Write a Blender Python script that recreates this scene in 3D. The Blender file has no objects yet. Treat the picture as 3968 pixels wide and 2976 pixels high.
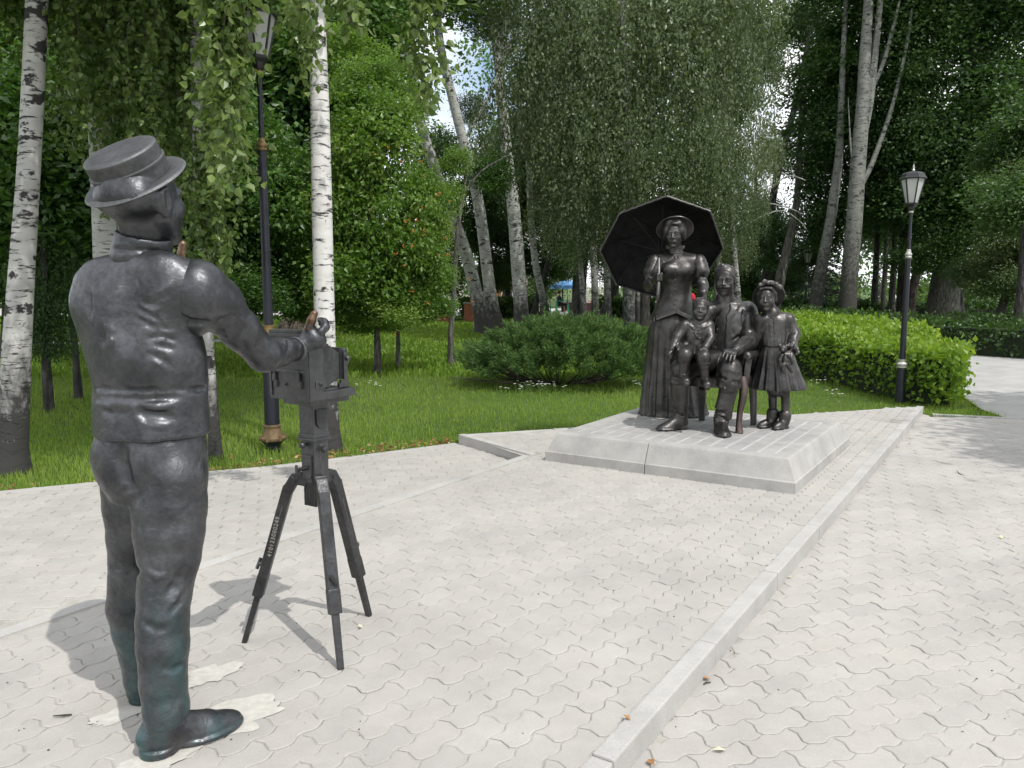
import bpy, bmesh, math, random
import numpy as np
from mathutils import Vector, Matrix
random.seed(7)
rng = np.random.default_rng(11)
scene = bpy.context.scene
COL = scene.collection

# ------------------------------------------------------------------ camera
CAM_H = 1.55
PITCH = math.radians(7.0)
FPX = 1726.0 / 2212.0                      # focal length in image widths
cam_data = bpy.data.cameras.new("camera")
cam = bpy.data.objects.new("camera", cam_data)
COL.objects.link(cam)
cam.location = (0, 0, CAM_H)
cam.rotation_euler = (math.pi / 2 - PITCH, 0, 0)
cam_data.sensor_fit = 'HORIZONTAL'
cam_data.sensor_width = 36.0
cam_data.lens = 36.0 * FPX
cam_data.clip_start = 0.05
cam_data.clip_end = 2000
scene.camera = cam

# ------------------------------------------------------------------ sky, sun, exposure
SUN_AZ = Vector((0.55, -0.68)).normalized()
SUN_EL = math.radians(56)
world = bpy.data.worlds.new("World")
scene.world = world
world.use_nodes = True
wn, wl = world.node_tree.nodes, world.node_tree.links
wn.clear()
w_out = wn.new('ShaderNodeOutputWorld')
w_bg = wn.new('ShaderNodeBackground')
w_sky = wn.new('ShaderNodeTexSky')
w_sky.sky_type = 'NISHITA'
w_sky.sun_disc = False
w_sky.sun_elevation = SUN_EL
w_sky.sun_rotation = math.atan2(SUN_AZ.x, SUN_AZ.y)
w_tc = wn.new('ShaderNodeTexCoord')
w_noise = wn.new('ShaderNodeTexNoise')
w_noise.inputs['Scale'].default_value = 2.6
w_noise.inputs['Detail'].default_value = 6
w_noise.inputs['Roughness'].default_value = 0.55
w_ramp = wn.new('ShaderNodeValToRGB')
w_ramp.color_ramp.elements[0].position = 0.33
w_ramp.color_ramp.elements[1].position = 0.50
w_mix = wn.new('ShaderNodeMix')
w_mix.data_type = 'RGBA'
w_mix.inputs['B'].default_value = (8.6, 8.75, 9.0, 1)
wl.new(w_tc.outputs['Generated'], w_noise.inputs['Vector'])
wl.new(w_noise.outputs['Fac'], w_ramp.inputs['Fac'])
wl.new(w_ramp.outputs['Color'], w_mix.inputs['Factor'])
wl.new(w_sky.outputs['Color'], w_mix.inputs['A'])
wl.new(w_mix.outputs['Result'], w_bg.inputs['Color'])
w_bg.inputs['Strength'].default_value = 0.15
wl.new(w_bg.outputs['Background'], w_out.inputs['Surface'])

sun_data = bpy.data.lights.new("sun", 'SUN')
sun = bpy.data.objects.new("sun", sun_data)
COL.objects.link(sun)
sun_data.energy = 2.9
sun_data.angle = math.radians(0.53)
sun_data.color = (1.0, 0.965, 0.91)
_d = Vector((SUN_AZ.x * math.cos(SUN_EL), SUN_AZ.y * math.cos(SUN_EL), math.sin(SUN_EL)))
sun.rotation_euler = _d.to_track_quat('Z', 'Y').to_euler()
sun.location = (6, -8, 14)

scene.view_settings.view_transform = 'Standard'
scene.view_settings.look = 'None'
scene.view_settings.exposure = 0.21
scene.view_settings.gamma = 1.0
scene.view_settings.use_curve_mapping = False
scene.cycles.use_denoising = True
scene.cycles.use_adaptive_sampling = True
scene.cycles.adaptive_threshold = 0.02
scene.cycles.max_bounces = 5
scene.cycles.diffuse_bounces = 2
scene.cycles.glossy_bounces = 2
scene.cycles.transmission_bounces = 3
scene.cycles.caustics_reflective = False
scene.cycles.caustics_refractive = False

# ------------------------------------------------------------------ measuring: photo pixel + distance -> point in the place
CP, SP = math.cos(PITCH), math.sin(PITCH)
def ray(px, py):
    """direction of the sight line through photo pixel (3968 wide), scaled so that its y component is 1"""
    u = (px - 1984.0) / (FPX * 3968.0)
    v = (py - 1488.0) / (FPX * 3968.0)
    y = CP - v * SP
    return u / y, (-v * CP - SP) / y
def W(px, py, d):
    x, z = ray(px, py)
    return Vector((x * d, d, CAM_H + z * d))
def G(px, py, z=0.0):
    x, s = ray(px, py)
    d = (z - CAM_H) / s
    return Vector((x * d, d, z))
def PX(n, d):
    """metres covered by n photo pixels at distance d"""
    return n * d / (FPX * 3968.0)
def S(x, y, d):                              # same, for 2212-wide picture coordinates
    return W(x * 3968 / 2212, y * 3968 / 2212, d)
def SG(x, y, z=0.0):
    return G(x * 3968 / 2212, y * 3968 / 2212, z)

# ------------------------------------------------------------------ objects
def tag(o, label=None, cat=None, group=None, kind=None):
    if label: o["label"] = label
    if cat: o["category"] = cat
    if group: o["group"] = group
    if kind: o["kind"] = kind
    return o
def empty(name, loc=(0, 0, 0), rz=0.0):
    o = bpy.data.objects.new(name, None)
    o.empty_display_size = 0.1
    o.location = loc
    o.rotation_euler = (0, 0, rz)
    COL.objects.link(o)
    return o
def link(name, me, mat=None, parent=None, loc=None):
    o = bpy.data.objects.new(name, me)
    COL.objects.link(o)
    if mat is not None and len(me.materials) == 0:
        me.materials.append(mat)
    if parent is not None:
        o.parent = parent
        # shapes are made in place coordinates: undo the parent's placing
        o.matrix_parent_inverse = world_of(parent).inverted()
    if loc is not None:
        o.location = loc
    return o
def world_of(o):
    m = o.matrix_basis.copy()
    p = o
    while p.parent is not None:
        m = p.parent.matrix_basis @ p.matrix_parent_inverse @ m
        p = p.parent
    return m
def mesh_np(name, verts, faces, smooth=False):
    """verts (n,3); faces: list of arrays (m,k)"""
    me = bpy.data.meshes.new(name)
    verts = np.asarray(verts, dtype=np.float32)
    fl = [np.asarray(f, dtype=np.int32) for f in faces if len(f)]
    me.vertices.add(len(verts))
    me.vertices.foreach_set('co', verts.ravel())
    nl = sum(f.size for f in fl)
    npoly = sum(len(f) for f in fl)
    me.loops.add(nl)
    me.loops.foreach_set('vertex_index', np.concatenate([f.ravel() for f in fl]))
    me.polygons.add(npoly)
    starts, tot = [], 0
    for f in fl:
        starts.append(tot + np.arange(len(f), dtype=np.int32) * f.shape[1])
        tot += f.size
    me.polygons.foreach_set('loop_start', np.concatenate(starts).astype(np.int32))
    me.update(calc_edges=True)
    me.polygons.foreach_set('use_smooth', np.full(npoly, bool(smooth)))
    return me
def mesh_py(name, verts, faces, smooth=False):
    me = bpy.data.meshes.new(name)
    me.from_pydata([tuple(v) for v in verts], [], faces)
    if smooth:
        me.polygons.foreach_set('use_smooth', np.ones(len(faces), dtype=bool))
    me.update()
    return me

class MB:
    """collects simple solids into one mesh"""
    def __init__(s): s.v, s.f = [], []
    def add(s, vs, fs):
        n = len(s.v); s.v += [tuple(v) for v in vs]; s.f += [tuple(i + n for i in f) for f in fs]; return s
    def box(s, c, size, rot=None):
        hx, hy, hz = size[0] / 2, size[1] / 2, size[2] / 2
        vs = [Vector((x, y, z)) for x in (-hx, hx) for y in (-hy, hy) for z in (-hz, hz)]
        if rot is not None: vs = [rot @ v for v in vs]
        vs = [v + Vector(c) for v in vs]
        return s.add(vs, [(0, 1, 3, 2), (4, 6, 7, 5), (0, 4, 5, 1), (2, 3, 7, 6), (0, 2, 6, 4), (1, 5, 7, 3)])
    def bar(s, a, b, wx, wy, up=Vector((0, 0, 1)), w2=None):
        """rectangular bar from a to b"""
        a, b = Vector(a), Vector(b); t = (b - a).normalized()
        sx = t.cross(up)
        if sx.length < 1e-4: sx = t.cross(Vector((1, 0, 0)))
        sx.normalize(); sy = sx.cross(t).normalized()
        w2 = w2 or (wx, wy)
        vs = []
        for p, (ax, ay) in ((a, (wx, wy)), (b, w2)):
            for i, j in ((-1, -1), (1, -1), (1, 1), (-1, 1)):
                vs.append(p + sx * (i * ax / 2) + sy * (j * ay / 2))
        return s.add(vs, [(0, 3, 2, 1), (4, 5, 6, 7), (0, 1, 5, 4), (1, 2, 6, 5), (2, 3, 7, 6), (3, 0, 4, 7)])
    def tube(s, pts, radii, n=8, cap=True):
        pts = [Vector(p) for p in pts]
        if not hasattr(radii, '__len__'): radii = [radii] * len(pts)
        vs, fs = [], []
        ref = Vector((0.31, 0.87, 0.38)).normalized()
        for i, p in enumerate(pts):
            t = (pts[min(i + 1, len(pts) - 1)] - pts[max(i - 1, 0)])
            t = t.normalized() if t.length > 1e-9 else Vector((0, 0, 1))
            a = t.cross(ref)
            if a.length < 1e-3: a = t.cross(Vector((1, 0, 0)))
            a.normalize(); b = t.cross(a)
            for k in range(n):
                an = 2 * math.pi * k / n
                vs.append(p + (a * math.cos(an) + b * math.sin(an)) * radii[i])
        for i in range(len(pts) - 1):
            for k in range(n):
                k2 = (k + 1) % n
                fs.append((i * n + k, i * n + k2, (i + 1) * n + k2, (i + 1) * n + k))
        if cap:
            fs.append(tuple(range(n - 1, -1, -1)))
            fs.append(tuple((len(pts) - 1) * n + k for k in range(n)))
        return s.add(vs, fs)
    def lathe(s, c, prof, n=16, axis=None):
        """prof: (radius, height) pairs from bottom to top; closed at both ends"""
        rot = Matrix.Identity(3) if axis is None else Vector(axis).normalized().to_track_quat('Z', 'Y').to_matrix()
        vs, fs = [], []
        for r, h in prof:
            for k in range(n):
                an = 2 * math.pi * (k + .5) / n
                vs.append(rot @ Vector((r * math.cos(an), r * math.sin(an), h)) + Vector(c))
        m = len(prof)
        for i in range(m - 1):
            for k in range(n):
                k2 = (k + 1) % n
                fs.append((i * n + k, i * n + k2, (i + 1) * n + k2, (i + 1) * n + k))
        fs.append(tuple(range(n - 1, -1, -1)))
        fs.append(tuple((m - 1) * n + k for k in range(n)))
        return s.add(vs, fs)
    def prism(s, poly, z0, z1):
        n = len(poly)
        vs = [(p[0], p[1], z0) for p in poly] + [(p[0], p[1], z1) for p in poly]
        fs = [tuple(range(n - 1, -1, -1)), tuple(range(n, 2 * n))]
        for k in range(n):
            k2 = (k + 1) % n
            fs.append((k, k2, n + k2, n + k))
        return s.add(vs, fs)
    def build(s, name, mat, parent=None, smooth=False, bevel=0.0):
        me = mesh_py(name, s.v, s.f, smooth)
        if bevel > 0:
            bm = bmesh.new(); bm.from_mesh(me)
            es = [e for e in bm.edges if len(e.link_faces) == 2 and e.calc_face_angle(0) > 0.5]
            bmesh.ops.bevel(bm, geom=es, offset=bevel, segments=2, affect='EDGES', profile=0.6, clamp_overlap=True)
            bm.to_mesh(me); bm.free()
        if smooth:
            me.set_sharp_from_angle(angle=math.radians(40))
        return link(name, me, mat, parent)

# ------------------------------------------------------------------ materials
def new_mat(name):
    m = bpy.data.materials.new(name); m.use_nodes = True
    nt = m.node_tree; b = nt.nodes['Principled BSDF']
    return m, nt.nodes, nt.links, b
def tex_noise(n, l, scale, detail=4, rough=0.55, coord='Object', vec=None, stretch=None):
    t = n.new('ShaderNodeTexNoise'); t.inputs['Scale'].default_value = scale
    t.inputs['Detail'].default_value = detail; t.inputs['Roughness'].default_value = rough
    if vec is None:
        if coord == 'Position':
            c = n.new('ShaderNodeNewGeometry').outputs['Position']
        else:
            c = n.new('ShaderNodeTexCoord').outputs[coord]
    else: c = vec
    if stretch is not None:
        mp = n.new('ShaderNodeMapping'); mp.inputs['Scale'].default_value = stretch
        l.new(c, mp.inputs['Vector']); c = mp.outputs['Vector']
    l.new(c, t.inputs['Vector'])
    return t
def ramp(n, l, src, stops):
    r = n.new('ShaderNodeValToRGB'); e = r.color_ramp.elements
    while len(e) < len(stops): e.new(0.5)
    for k, (p, c) in enumerate(stops):
        e[k].position = p
        e[k].color = c if len(c) == 4 else (*c, 1)
    l.new(src, r.inputs['Fac']); return r
def mixc(n, l, fac, a, b, mode='MIX'):
    m = n.new('ShaderNodeMix'); m.data_type = 'RGBA'; m.blend_type = mode
    for key, val in (('Factor', fac), ('A', a), ('B', b)):
        if hasattr(val, 'is_linked'): l.new(val, m.inputs[key])
        elif isinstance(val, (int, float)): m.inputs[key].default_value = val
        else: m.inputs[key].default_value = val if len(val) == 4 else (*val, 1)
    return m.outputs['Result']
def bump(n, l, b, height, strength, dist):
    bp = n.new('ShaderNodeBump'); bp.inputs['Strength'].default_value = strength
    bp.inputs['Distance'].default_value = dist
    l.new(height, bp.inputs['Height']); l.new(bp.outputs['Normal'], b.inputs['Normal']); return bp
def plain_mat(name, col, rough=0.6, metal=0.0, var=0.12, scale=20.0, bumpy=0.0):
    m, n, l, b = new_mat(name)
    t = tex_noise(n, l, scale)
    r = ramp(n, l, t.outputs['Fac'], [(0.25, [c * (1 - var) for c in col]), (0.75, [min(1, c * (1 + var)) for c in col])])
    l.new(r.outputs['Color'], b.inputs['Base Color'])
    b.inputs['Roughness'].default_value = rough; b.inputs['Metallic'].default_value = metal
    if bumpy: bump(n, l, b, t.outputs['Fac'], bumpy, 0.01)
    return m
# ================================================================== THE SETTING: ground, pavements, kerbs
BA = math.radians(57.3)
BS, BN = Vector((math.cos(BA), math.sin(BA))), Vector((math.sin(BA), -math.cos(BA)))
def band(s, n, z=0.0):
    """s metres along the monument strip, n metres across it (to the right)"""
    return Vector((BS.x * s + BN.x * n, BS.y * s + BN.y * n, z))
def to_band(x, y):
    return x * BS.x + y * BS.y, x * BN.x + y * BN.y
RIGHT_Z, LAWN_Z = -0.09, -0.075
def left_z(x, y):
    s, n = to_band(x, y)
    t = min(1, max(0, (s - 2.6) / 2.6))
    return -0.085 * t * t * (3 - 2 * t)

def concrete(name, lo, hi, scale=6.0, speck=0.25, rough=0.9, islands=True, warm=None):
    m, n, l, b = new_mat(name)
    t = tex_noise(n, l, scale, 8, 0.65, 'Position')
    base = ramp(n, l, t.outputs['Fac'], [(0.3, lo), (0.72, hi)]).outputs['Color']
    fine = tex_noise(n, l, 160, 3, 0.6, 'Position')
    fr = ramp(n, l, fine.outputs['Fac'], [(0.3, (1 - speck,) * 3), (0.62, (1, 1, 1))]).outputs['Color']
    base = mixc(n, l, 0.75, base, fr, 'MULTIPLY')
    if islands:
        oi = n.new('ShaderNodeObjectInfo'); ge = n.new('ShaderNodeNewGeometry')
        ad = n.new('ShaderNodeMath'); ad.operation = 'ADD'
        l.new(oi.outputs['Random'], ad.inputs[0]); l.new(ge.outputs['Random Per Island'], ad.inputs[1])
        fr2 = n.new('ShaderNodeMath'); fr2.operation = 'FRACT'; l.new(ad.outputs[0], fr2.inputs[0])
        pv = ramp(n, l, fr2.outputs[0], [(0.0, (0.93, 0.928, 0.935)), (0.3, (0.975, 0.972, 0.97)), (0.8, (1.0, 0.99, 0.978)), (1.0, (1.02, 1.02, 1.02))]).outputs['Color']
        base = mixc(n, l, 1.0, base, pv, 'MULTIPLY')
    big = tex_noise(n, l, 0.9, 5, 0.6, 'Position')
    st = ramp(n, l, big.outputs['Fac'], [(0.33, (0.86, 0.855, 0.86)), (0.55, (1, 1, 1)), (0.75, (1.02, 1.0, 0.97))]).outputs['Color']
    base = mixc(n, l, 0.8, base, st, 'MULTIPLY')
    l.new(base, b.inputs['Base Color'])
    b.inputs['Roughness'].default_value = rough
    b.inputs['Specular IOR Level'].default_value = 0.25
    bump(n, l, b, fine.outputs['Fac'], 0.35, 0.004)
    return m
M_PAVER = concrete('paver_concrete', (0.385, 0.371, 0.348), (0.44, 0.425, 0.40), speck=0.12)
M_KERB = concrete('kerb_concrete', (0.38, 0.372, 0.355), (0.49, 0.48, 0.46), 4.0, 0.22, islands=False)
M_BLOCK = concrete('plinth_concrete', (0.33, 0.325, 0.31), (0.46, 0.453, 0.435), 3.6, 0.3, islands=False)
M_SETT = concrete('sett_concrete', (0.33, 0.328, 0.32), (0.44, 0.435, 0.425), 9.0, 0.3)
M_SAND = concrete('joint_sand', (0.33, 0.315, 0.285), (0.54, 0.52, 0.48), 5.0, 0.35, islands=False)
M_MORTAR = concrete('pale_mortar', (0.43, 0.425, 0.41), (0.55, 0.54, 0.52), 6.0, 0.2, islands=False)
M_CEMENT = plain_mat('spilt_cement', (0.48, 0.465, 0.425), 0.95, var=0.14, scale=30)

def soil_mat():
    m, n, l, b = new_mat('lawn_ground')
    t = tex_noise(n, l, 0.6, 6, 0.6, 'Position')
    a = ramp(n, l, t.outputs['Fac'], [(0.3, (0.05, 0.085, 0.018)), (0.55, (0.075, 0.13, 0.025)), (0.75, (0.11, 0.135, 0.04))]).outputs['Color']
    t2 = tex_noise(n, l, 40, 4, 0.6, 'Position')
    f = ramp(n, l, t2.outputs['Fac'], [(0.3, (0.55, 0.55, 0.5)), (0.65, (1.1, 1.1, 1.0))]).outputs['Color']
    l.new(mixc(n, l, 0.9, a, f, 'MULTIPLY'), b.inputs['Base Color'])
    b.inputs['Roughness'].default_value = 0.95
    bump(n, l, b, t2.outputs['Fac'], 0.8, 0.05)
    return m
M_LAWN = soil_mat()

# the ground: one sheet to the horizon (low, so that the pavements lie on it)
g = MB(); g.add([(-600, -200, LAWN_Z - 0.05), (600, -200, LAWN_Z - 0.05), (600, 900, LAWN_Z - 0.05), (-600, 900, LAWN_Z - 0.05)], [(0, 1, 2, 3)])
ground = g.build('ground', M_LAWN); ground['kind'] = 'structure'

# plan points
L_FAR = Vector((-0.53, 8.235)); R_FAR = band(11.44, -1.04).xy
EDGE_A = Vector((-7.3, 3.55))                    # the left pavement's border with the lawn runs A -> L_FAR
ISLAND = [band(-3, -3.78).xy, band(-3, -1.08).xy, band(11.44, -1.08).xy, L_FAR.copy(), band(6.12, -3.78).xy]
LEFT = [band(-3, -3.78).xy, band(6.12, -3.78).xy, L_FAR.copy(), Vector((-3.9, 5.93)), EDGE_A, Vector((-9.0, 2.0)), Vector((-9, -3))]
RIGHT = [band(-3, -1.08).xy, Vector((9, -3)), Vector((16, 1)), Vector((16, 8.25)), Vector((6.36, 9.80)), Vector((5.30, 9.98)), band(11.44, -1.08).xy]
def inside(poly, x, y):
    c = False; n = len(poly)
    for i in range(n):
        a, b = poly[i], poly[i - 1]
        if (a[1] > y) != (b[1] > y) and x < (b[0] - a[0]) * (y - a[1]) / (b[1] - a[1]) + a[0]: c = not c
    return c

def sheet(name, poly, zf, mat, sub=1.0):
    """bed under the pavers, following the height of the paving"""
    bm = bmesh.new()
    from mathutils.geometry import tessellate_polygon
    bv = [bm.verts.new((p[0], p[1], 0)) for p in poly]
    for t in tessellate_polygon([[Vector((p[0], p[1], 0)) for p in poly]]):
        bm.faces.new([bv[i] for i in t])
    bm.normal_update()
    for _ in range(4):
        es = [e for e in bm.edges if e.calc_length() > sub]
        if not es: break
        bmesh.ops.subdivide_edges(bm, edges=es, cuts=1)
        bmesh.ops.triangulate(bm, faces=bm.faces[:])
    for v in bm.verts: v.co.z = zf(v.co.x, v.co.y)
    bm.normal_update()
    for f in bm.faces:
        if f.normal.z < 0: f.normal_flip()
    me = bpy.data.meshes.new(name); bm.to_mesh(me); bm.free()
    return link(name, me, mat)

# ---- wave-shaped interlocking pavers
PL, PW = 0.225, 0.1125
def paver_outline(gap=0.0055):
    L, Wd, a, c = PL / 2 - gap / 2, PW / 2 - gap / 2, 0.0085, 0.010
    def wave(x):                                   # trapezoid wave, period PL/2
        t = (x / (PL / 2)) % 1.0
        if t < 0.10: return a
        if t < 0.40: return a - 2 * a * (t - 0.10) / 0.30
        if t < 0.60: return -a
        if t < 0.90: return -a + 2 * a * (t - 0.60) / 0.30
        return a
    def ends(y):                                   # S-shaped short side
        return c * math.sin(y / Wd * math.pi * 0.95)
    xs = [-L, -0.0 - PL * .30, -PL * .20, -PL * .05, PL * .05, PL * .20, PL * .30, L]
    pts = [(x, -Wd + wave(x)) for x in xs]
    pts += [(L + ends(y), y) for y in (-Wd * .45, 0, Wd * .45)]
    pts += [(x, Wd + wave(x)) for x in reversed(xs)]
    pts += [(-L + ends(y), y) for y in (Wd * .45, 0, -Wd * .45)]
    return pts
def paver_mesh(name, pts, bev=0.0028, h=0.03):
    n = len(pts)
    cx = sum(p[0] for p in pts) / n; cy = sum(p[1] for p in pts) / n
    def sh(p, k):
        d = math.hypot(p[0] - cx, p[1] - cy); f = 1 - k / d
        return (cx + (p[0] - cx) * f, cy + (p[1] - cy) * f)
    vs = [(*sh(p, bev * 1.6), 0.0) for p in pts] + [(*p, -bev) for p in pts] + [(*p, -h) for p in pts]
    fs = [tuple(range(n))]
    for i in range(n):
        j = (i + 1) % n
        fs.append((n + i, n + j, j, i)); fs.append((2 * n + i, 2 * n + j, n + j, n + i))
    return mesh_py(name, vs, fs)
PAVER_ME = paver_mesh('paver', paver_outline())
PAVER_ME.materials.append(M_PAVER)
PAV_V = np.array([v.co for v in PAVER_ME.vertices], dtype=np.float32)
PAV_F = [tuple(p.vertices) for p in PAVER_ME.polygons]
def pixel(p):
    d = p[1] * CP - (p[2] - CAM_H) * SP
    if d < 0.1: return None
    v = -(p[1] * SP + (p[2] - CAM_H) * CP) / d
    return 1984 + p[0] / d * FPX * 3968, 1488 + v * FPX * 3968
def lay(parent, poly, ang, zf, skip=None, limit=300, far=13.0, seed=1, jit=0.0009, offy=0.0):
    r = random.Random(seed)
    ca, sa = math.cos(ang), math.sin(ang)
    xs = [p[0] * ca + p[1] * sa for p in poly]; ys = [-p[0] * sa + p[1] * ca for p in poly]
    cand = []
    j0, j1 = int(min(ys) / PW) - 1, int(max(ys) / PW) + 1
    i0, i1 = int(min(xs) / PL) - 1, int(max(xs) / PL) + 1
    for j in range(j0, j1):
        for i in range(i0, i1):
            lx, ly = (i + 0.5 * (j % 2)) * PL, j * PW + offy
            x, y = lx * ca - ly * sa, lx * sa + ly * ca
            if y < 0.9 or not inside(poly, x, y): continue
            z = zf(x, y)
            px = pixel((x, y, z))
            if px is None: continue
            if not (-900 < px[0] < 4900 and px[1] < 3900): continue
            if math.hypot(x, y) > far or (skip and skip(x, y)): continue
            vis = -60 < px[0] < 4030 and px[1] < 3030
            cand.append((0 if vis else 1, math.hypot(x, y), x, y, z))
    cand.sort()
    rest = []
    for k, (hid, d, x, y, z) in enumerate(cand):
        dz = r.gauss(0, jit); tx, ty = r.gauss(0, 0.004), r.gauss(0, 0.004); rz = ang + r.gauss(0, 0.012)
        M = Matrix.Translation((x, y, z + dz)) @ Matrix.Rotation(rz, 4, 'Z') @ Matrix.Rotation(tx, 4, 'X') @ Matrix.Rotation(ty, 4, 'Y')
        if k < limit and not hid:
            o = bpy.data.objects.new('paver', PAVER_ME); COL.objects.link(o)
            o.parent = parent; o.matrix_basis = M
        else: rest.append(M)
    if rest:
        nv = len(PAV_V); V = []; F = []
        h = np.c_[PAV_V, np.ones(nv)]
        byk = {}
        for q, M in enumerate(rest):
            V.append((h @ np.array(M).T)[:, :3])
        for f in PAV_F: byk.setdefault(len(f), []).append(f)
        offs = (np.arange(len(rest)) * nv)[:, None, None]
        F = [(np.array(fs)[None] + offs).reshape(-1, k) for k, fs in byk.items()]
        o = link('pavers_beyond', mesh_np('pavers_beyond', np.concatenate(V), F), M_PAVER)
        o.parent = parent; o['kind'] = 'stuff'

PS0, PS1, PN0, PN1, PH = 6.06, 8.22, -3.54, -1.37, 0.25
def under_plinth(x, y):
    s, n = to_band(x, y)
    return PS0 + .12 < s < PS1 - .12 and PN0 + .12 < n < PN1 - .12
BED = 0.005
isl = sheet('monument_pavement', ISLAND, lambda x, y: -BED, M_SAND, 3.0); isl['kind'] = 'structure'
ISLAND_LAY = [band(-3, -3.84 + .13).xy, band(-3, -1.15).xy, band(11.36, -1.15).xy, L_FAR + Vector((.30, -.02)), band(6.26, -3.58).xy, band(6.02, -3.72).xy]
LEFT_LAY = [band(-3, -3.86).xy, band(6.08, -3.86).xy] + LEFT[2:]
lay(isl, ISLAND_LAY, BA, lambda x, y: 0.0, under_plinth, seed=3, offy=0.052)
lef = sheet('side_pavement', LEFT, lambda x, y: left_z(x, y) - BED, M_SAND, 0.8); lef['kind'] = 'structure'
lay(lef, LEFT_LAY, math.radians(17), left_z, seed=4)
rig = sheet('plaza_pavement', RIGHT, lambda x, y: RIGHT_Z - BED, M_SAND, 4.0); rig['kind'] = 'structure'
lay(rig, RIGHT, math.radians(22.5), lambda x, y: RIGHT_Z, seed=5)

# ---- kerb stones, each about a metre, in line
def kerb_line(parent, a, b, width, z_top, z_bot, step=1.0, name='kerb_stone', bev=0.008, mat=None, zslope=None, r=random.Random(9)):
    a, b = Vector(a), Vector(b); t = (b - a); L = t.length; t.normalize(); nrm = Vector((t.y, -t.x))
    k = max(1, round(L / step)); st = L / k
    for i in range(k):
        p, q = a + t * (i * st + 0.003), a + t * ((i + 1) * st - 0.003)
        dz = r.gauss(0, 0.002); off = r.gauss(0, 0.0015)
        zt0 = z_top if zslope is None else zslope(p.x, p.y); zt1 = z_top if zslope is None else zslope(q.x, q.y)
        mb = MB()
        vs = []
        for (c, zt) in ((p, zt0), (q, zt1)):
            for wv, zz in ((-width / 2, z_bot), (width / 2, z_bot), (width / 2, zt + dz), (-width / 2, zt + dz)):
                e = c + nrm * (wv + off); vs.append((e.x, e.y, zz))
        mb.add(vs, [(0, 3, 2, 1), (4, 5, 6, 7), (0, 1, 5, 4), (1, 2, 6, 5), (2, 3, 7, 6), (3, 0, 4, 7)])
        o = mb.build(name, mat or M_KERB, None, smooth=False, bevel=bev)
        o.parent = parent
kerb_line(isl, band(-2.9, -1.08).xy, band(11.48, -1.08).xy, 0.082, 0.007, -0.2)
kerb_line(isl, band(-2.9, -3.78).xy, band(6.16, -3.78).xy, 0.08, 0.005, -0.2, bev=0.004)
kerb_line(isl, (L_FAR + (R_FAR - L_FAR).normalized() * 0.02), R_FAR - (R_FAR - L_FAR).normalized() * 0.05, 0.08, 0.004, -0.2)
kerb_line(isl, band(6.2, -3.74).xy, L_FAR, 0.08, 0.014, -0.2)
kerb_line(lef, EDGE_A, L_FAR + (EDGE_A - L_FAR).normalized() * 0.06, 0.08, 0, -0.2, zslope=lambda x, y: left_z(x, y) + 0.006)
kerb_line(rig, R_FAR + Vector((0.1, -0.03)), (6.36, 9.80), 0.08, RIGHT_Z + 0.006, -0.3)
kerb_line(rig, (6.36, 9.80), (16, 8.25), 0.08, RIGHT_Z + 0.006, -0.3)

# ---- the path beyond the plaza and far walks
def flat(name, pts, z, mat):
    mb = MB(); mb.add([(p[0], p[1], z) for p in pts], [tuple(range(len(pts)))])
    o = mb.build(name, mat); o['kind'] = 'structure'; return o
M_ASPH = concrete('path_concrete', (0.34, 0.335, 0.325), (0.45, 0.445, 0.43), 2.0, 0.2, islands=False)
M_FARW = concrete('far_walk', (0.40, 0.395, 0.38), (0.5, 0.49, 0.47), 1.0, 0.1, islands=False)
PATH = [(6.20, 9.86), (16, 8.29), (22, 9.5), (14.5, 16.0), (12.2, 19.5), (13.5, 23.5), (10.9, 24.5), (8.6, 17.0), (6.3, 10.6)]
flat('park_path', PATH, RIGHT_Z - 0.004, M_ASPH)
FAR_WALKS = [[(-60, 44), (60, 44), (60, 58), (-60, 58)],
             [(-60, 20.5), (-10, 22.3), (-5.6, 24.4), (-5.6, 25.7), (-10, 23.8), (-60, 22.4)],
             [(13, 46), (60, 33), (60, 34.4), (14, 47)]]
flat('far_plaza', FAR_WALKS[0], LAWN_Z + 0.01, M_FARW)
flat('lawn_walk', FAR_WALKS[1], LAWN_Z + 0.006, M_ASPH)
flat('cross_walk', FAR_WALKS[2], LAWN_Z + 0.014, M_ASPH)

# ---- the plinth: sloped concrete edge blocks round a paved top
pl = empty('plinth', band((PS0 + PS1) / 2, (PN0 + PN1) / 2, 0))
tag(pl, 'low square concrete plinth with sloped edge blocks under the family statues', 'plinth')
PROF = [(0.0, -0.03), (0.0, 0.083), (0.010, 0.089), (0.070, 0.226), (0.078, 0.241), (0.090, 0.249), (0.105, 0.25), (0.205, 0.25)]   # (inset, height)
def edge_block(c0, c1, t0, t1, mit0, mit1):
    """block along the side c0 -> c1 between fractions t0 and t1, mitred where it meets a corner"""
    c0, c1 = Vector(c0), Vector(c1); L = (c1 - c0).length; t = (c1 - c0) / L; inn = Vector((-t.y, t.x))
    vs = []
    for tt, mit, sg in ((t0, mit0, 1), (t1, mit1, -1)):
        for ins, h in PROF + [(0.205, -0.03)]:
            p = c0 + t * (L * tt + sg * (ins if mit else 0.003)) + inn * ins
            vs.append((p.x, p.y, h))
    n = len(PROF) + 1
    fs = [tuple(range(n - 1, -1, -1)), tuple(range(n, 2 * n))]
    fs += [(i, (i + 1) % n, n + (i + 1) % n, n + i) for i in range(n)]
    mb = MB(); mb.add(vs, fs)
    o = mb.build('edge_block', M_BLOCK, pl, bevel=0.003)
    return o
cA, cB, cC, cD = band(PS0, PN1).xy, band(PS0, PN0).xy, band(PS1, PN1).xy, band(PS1, PN0).xy
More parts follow.
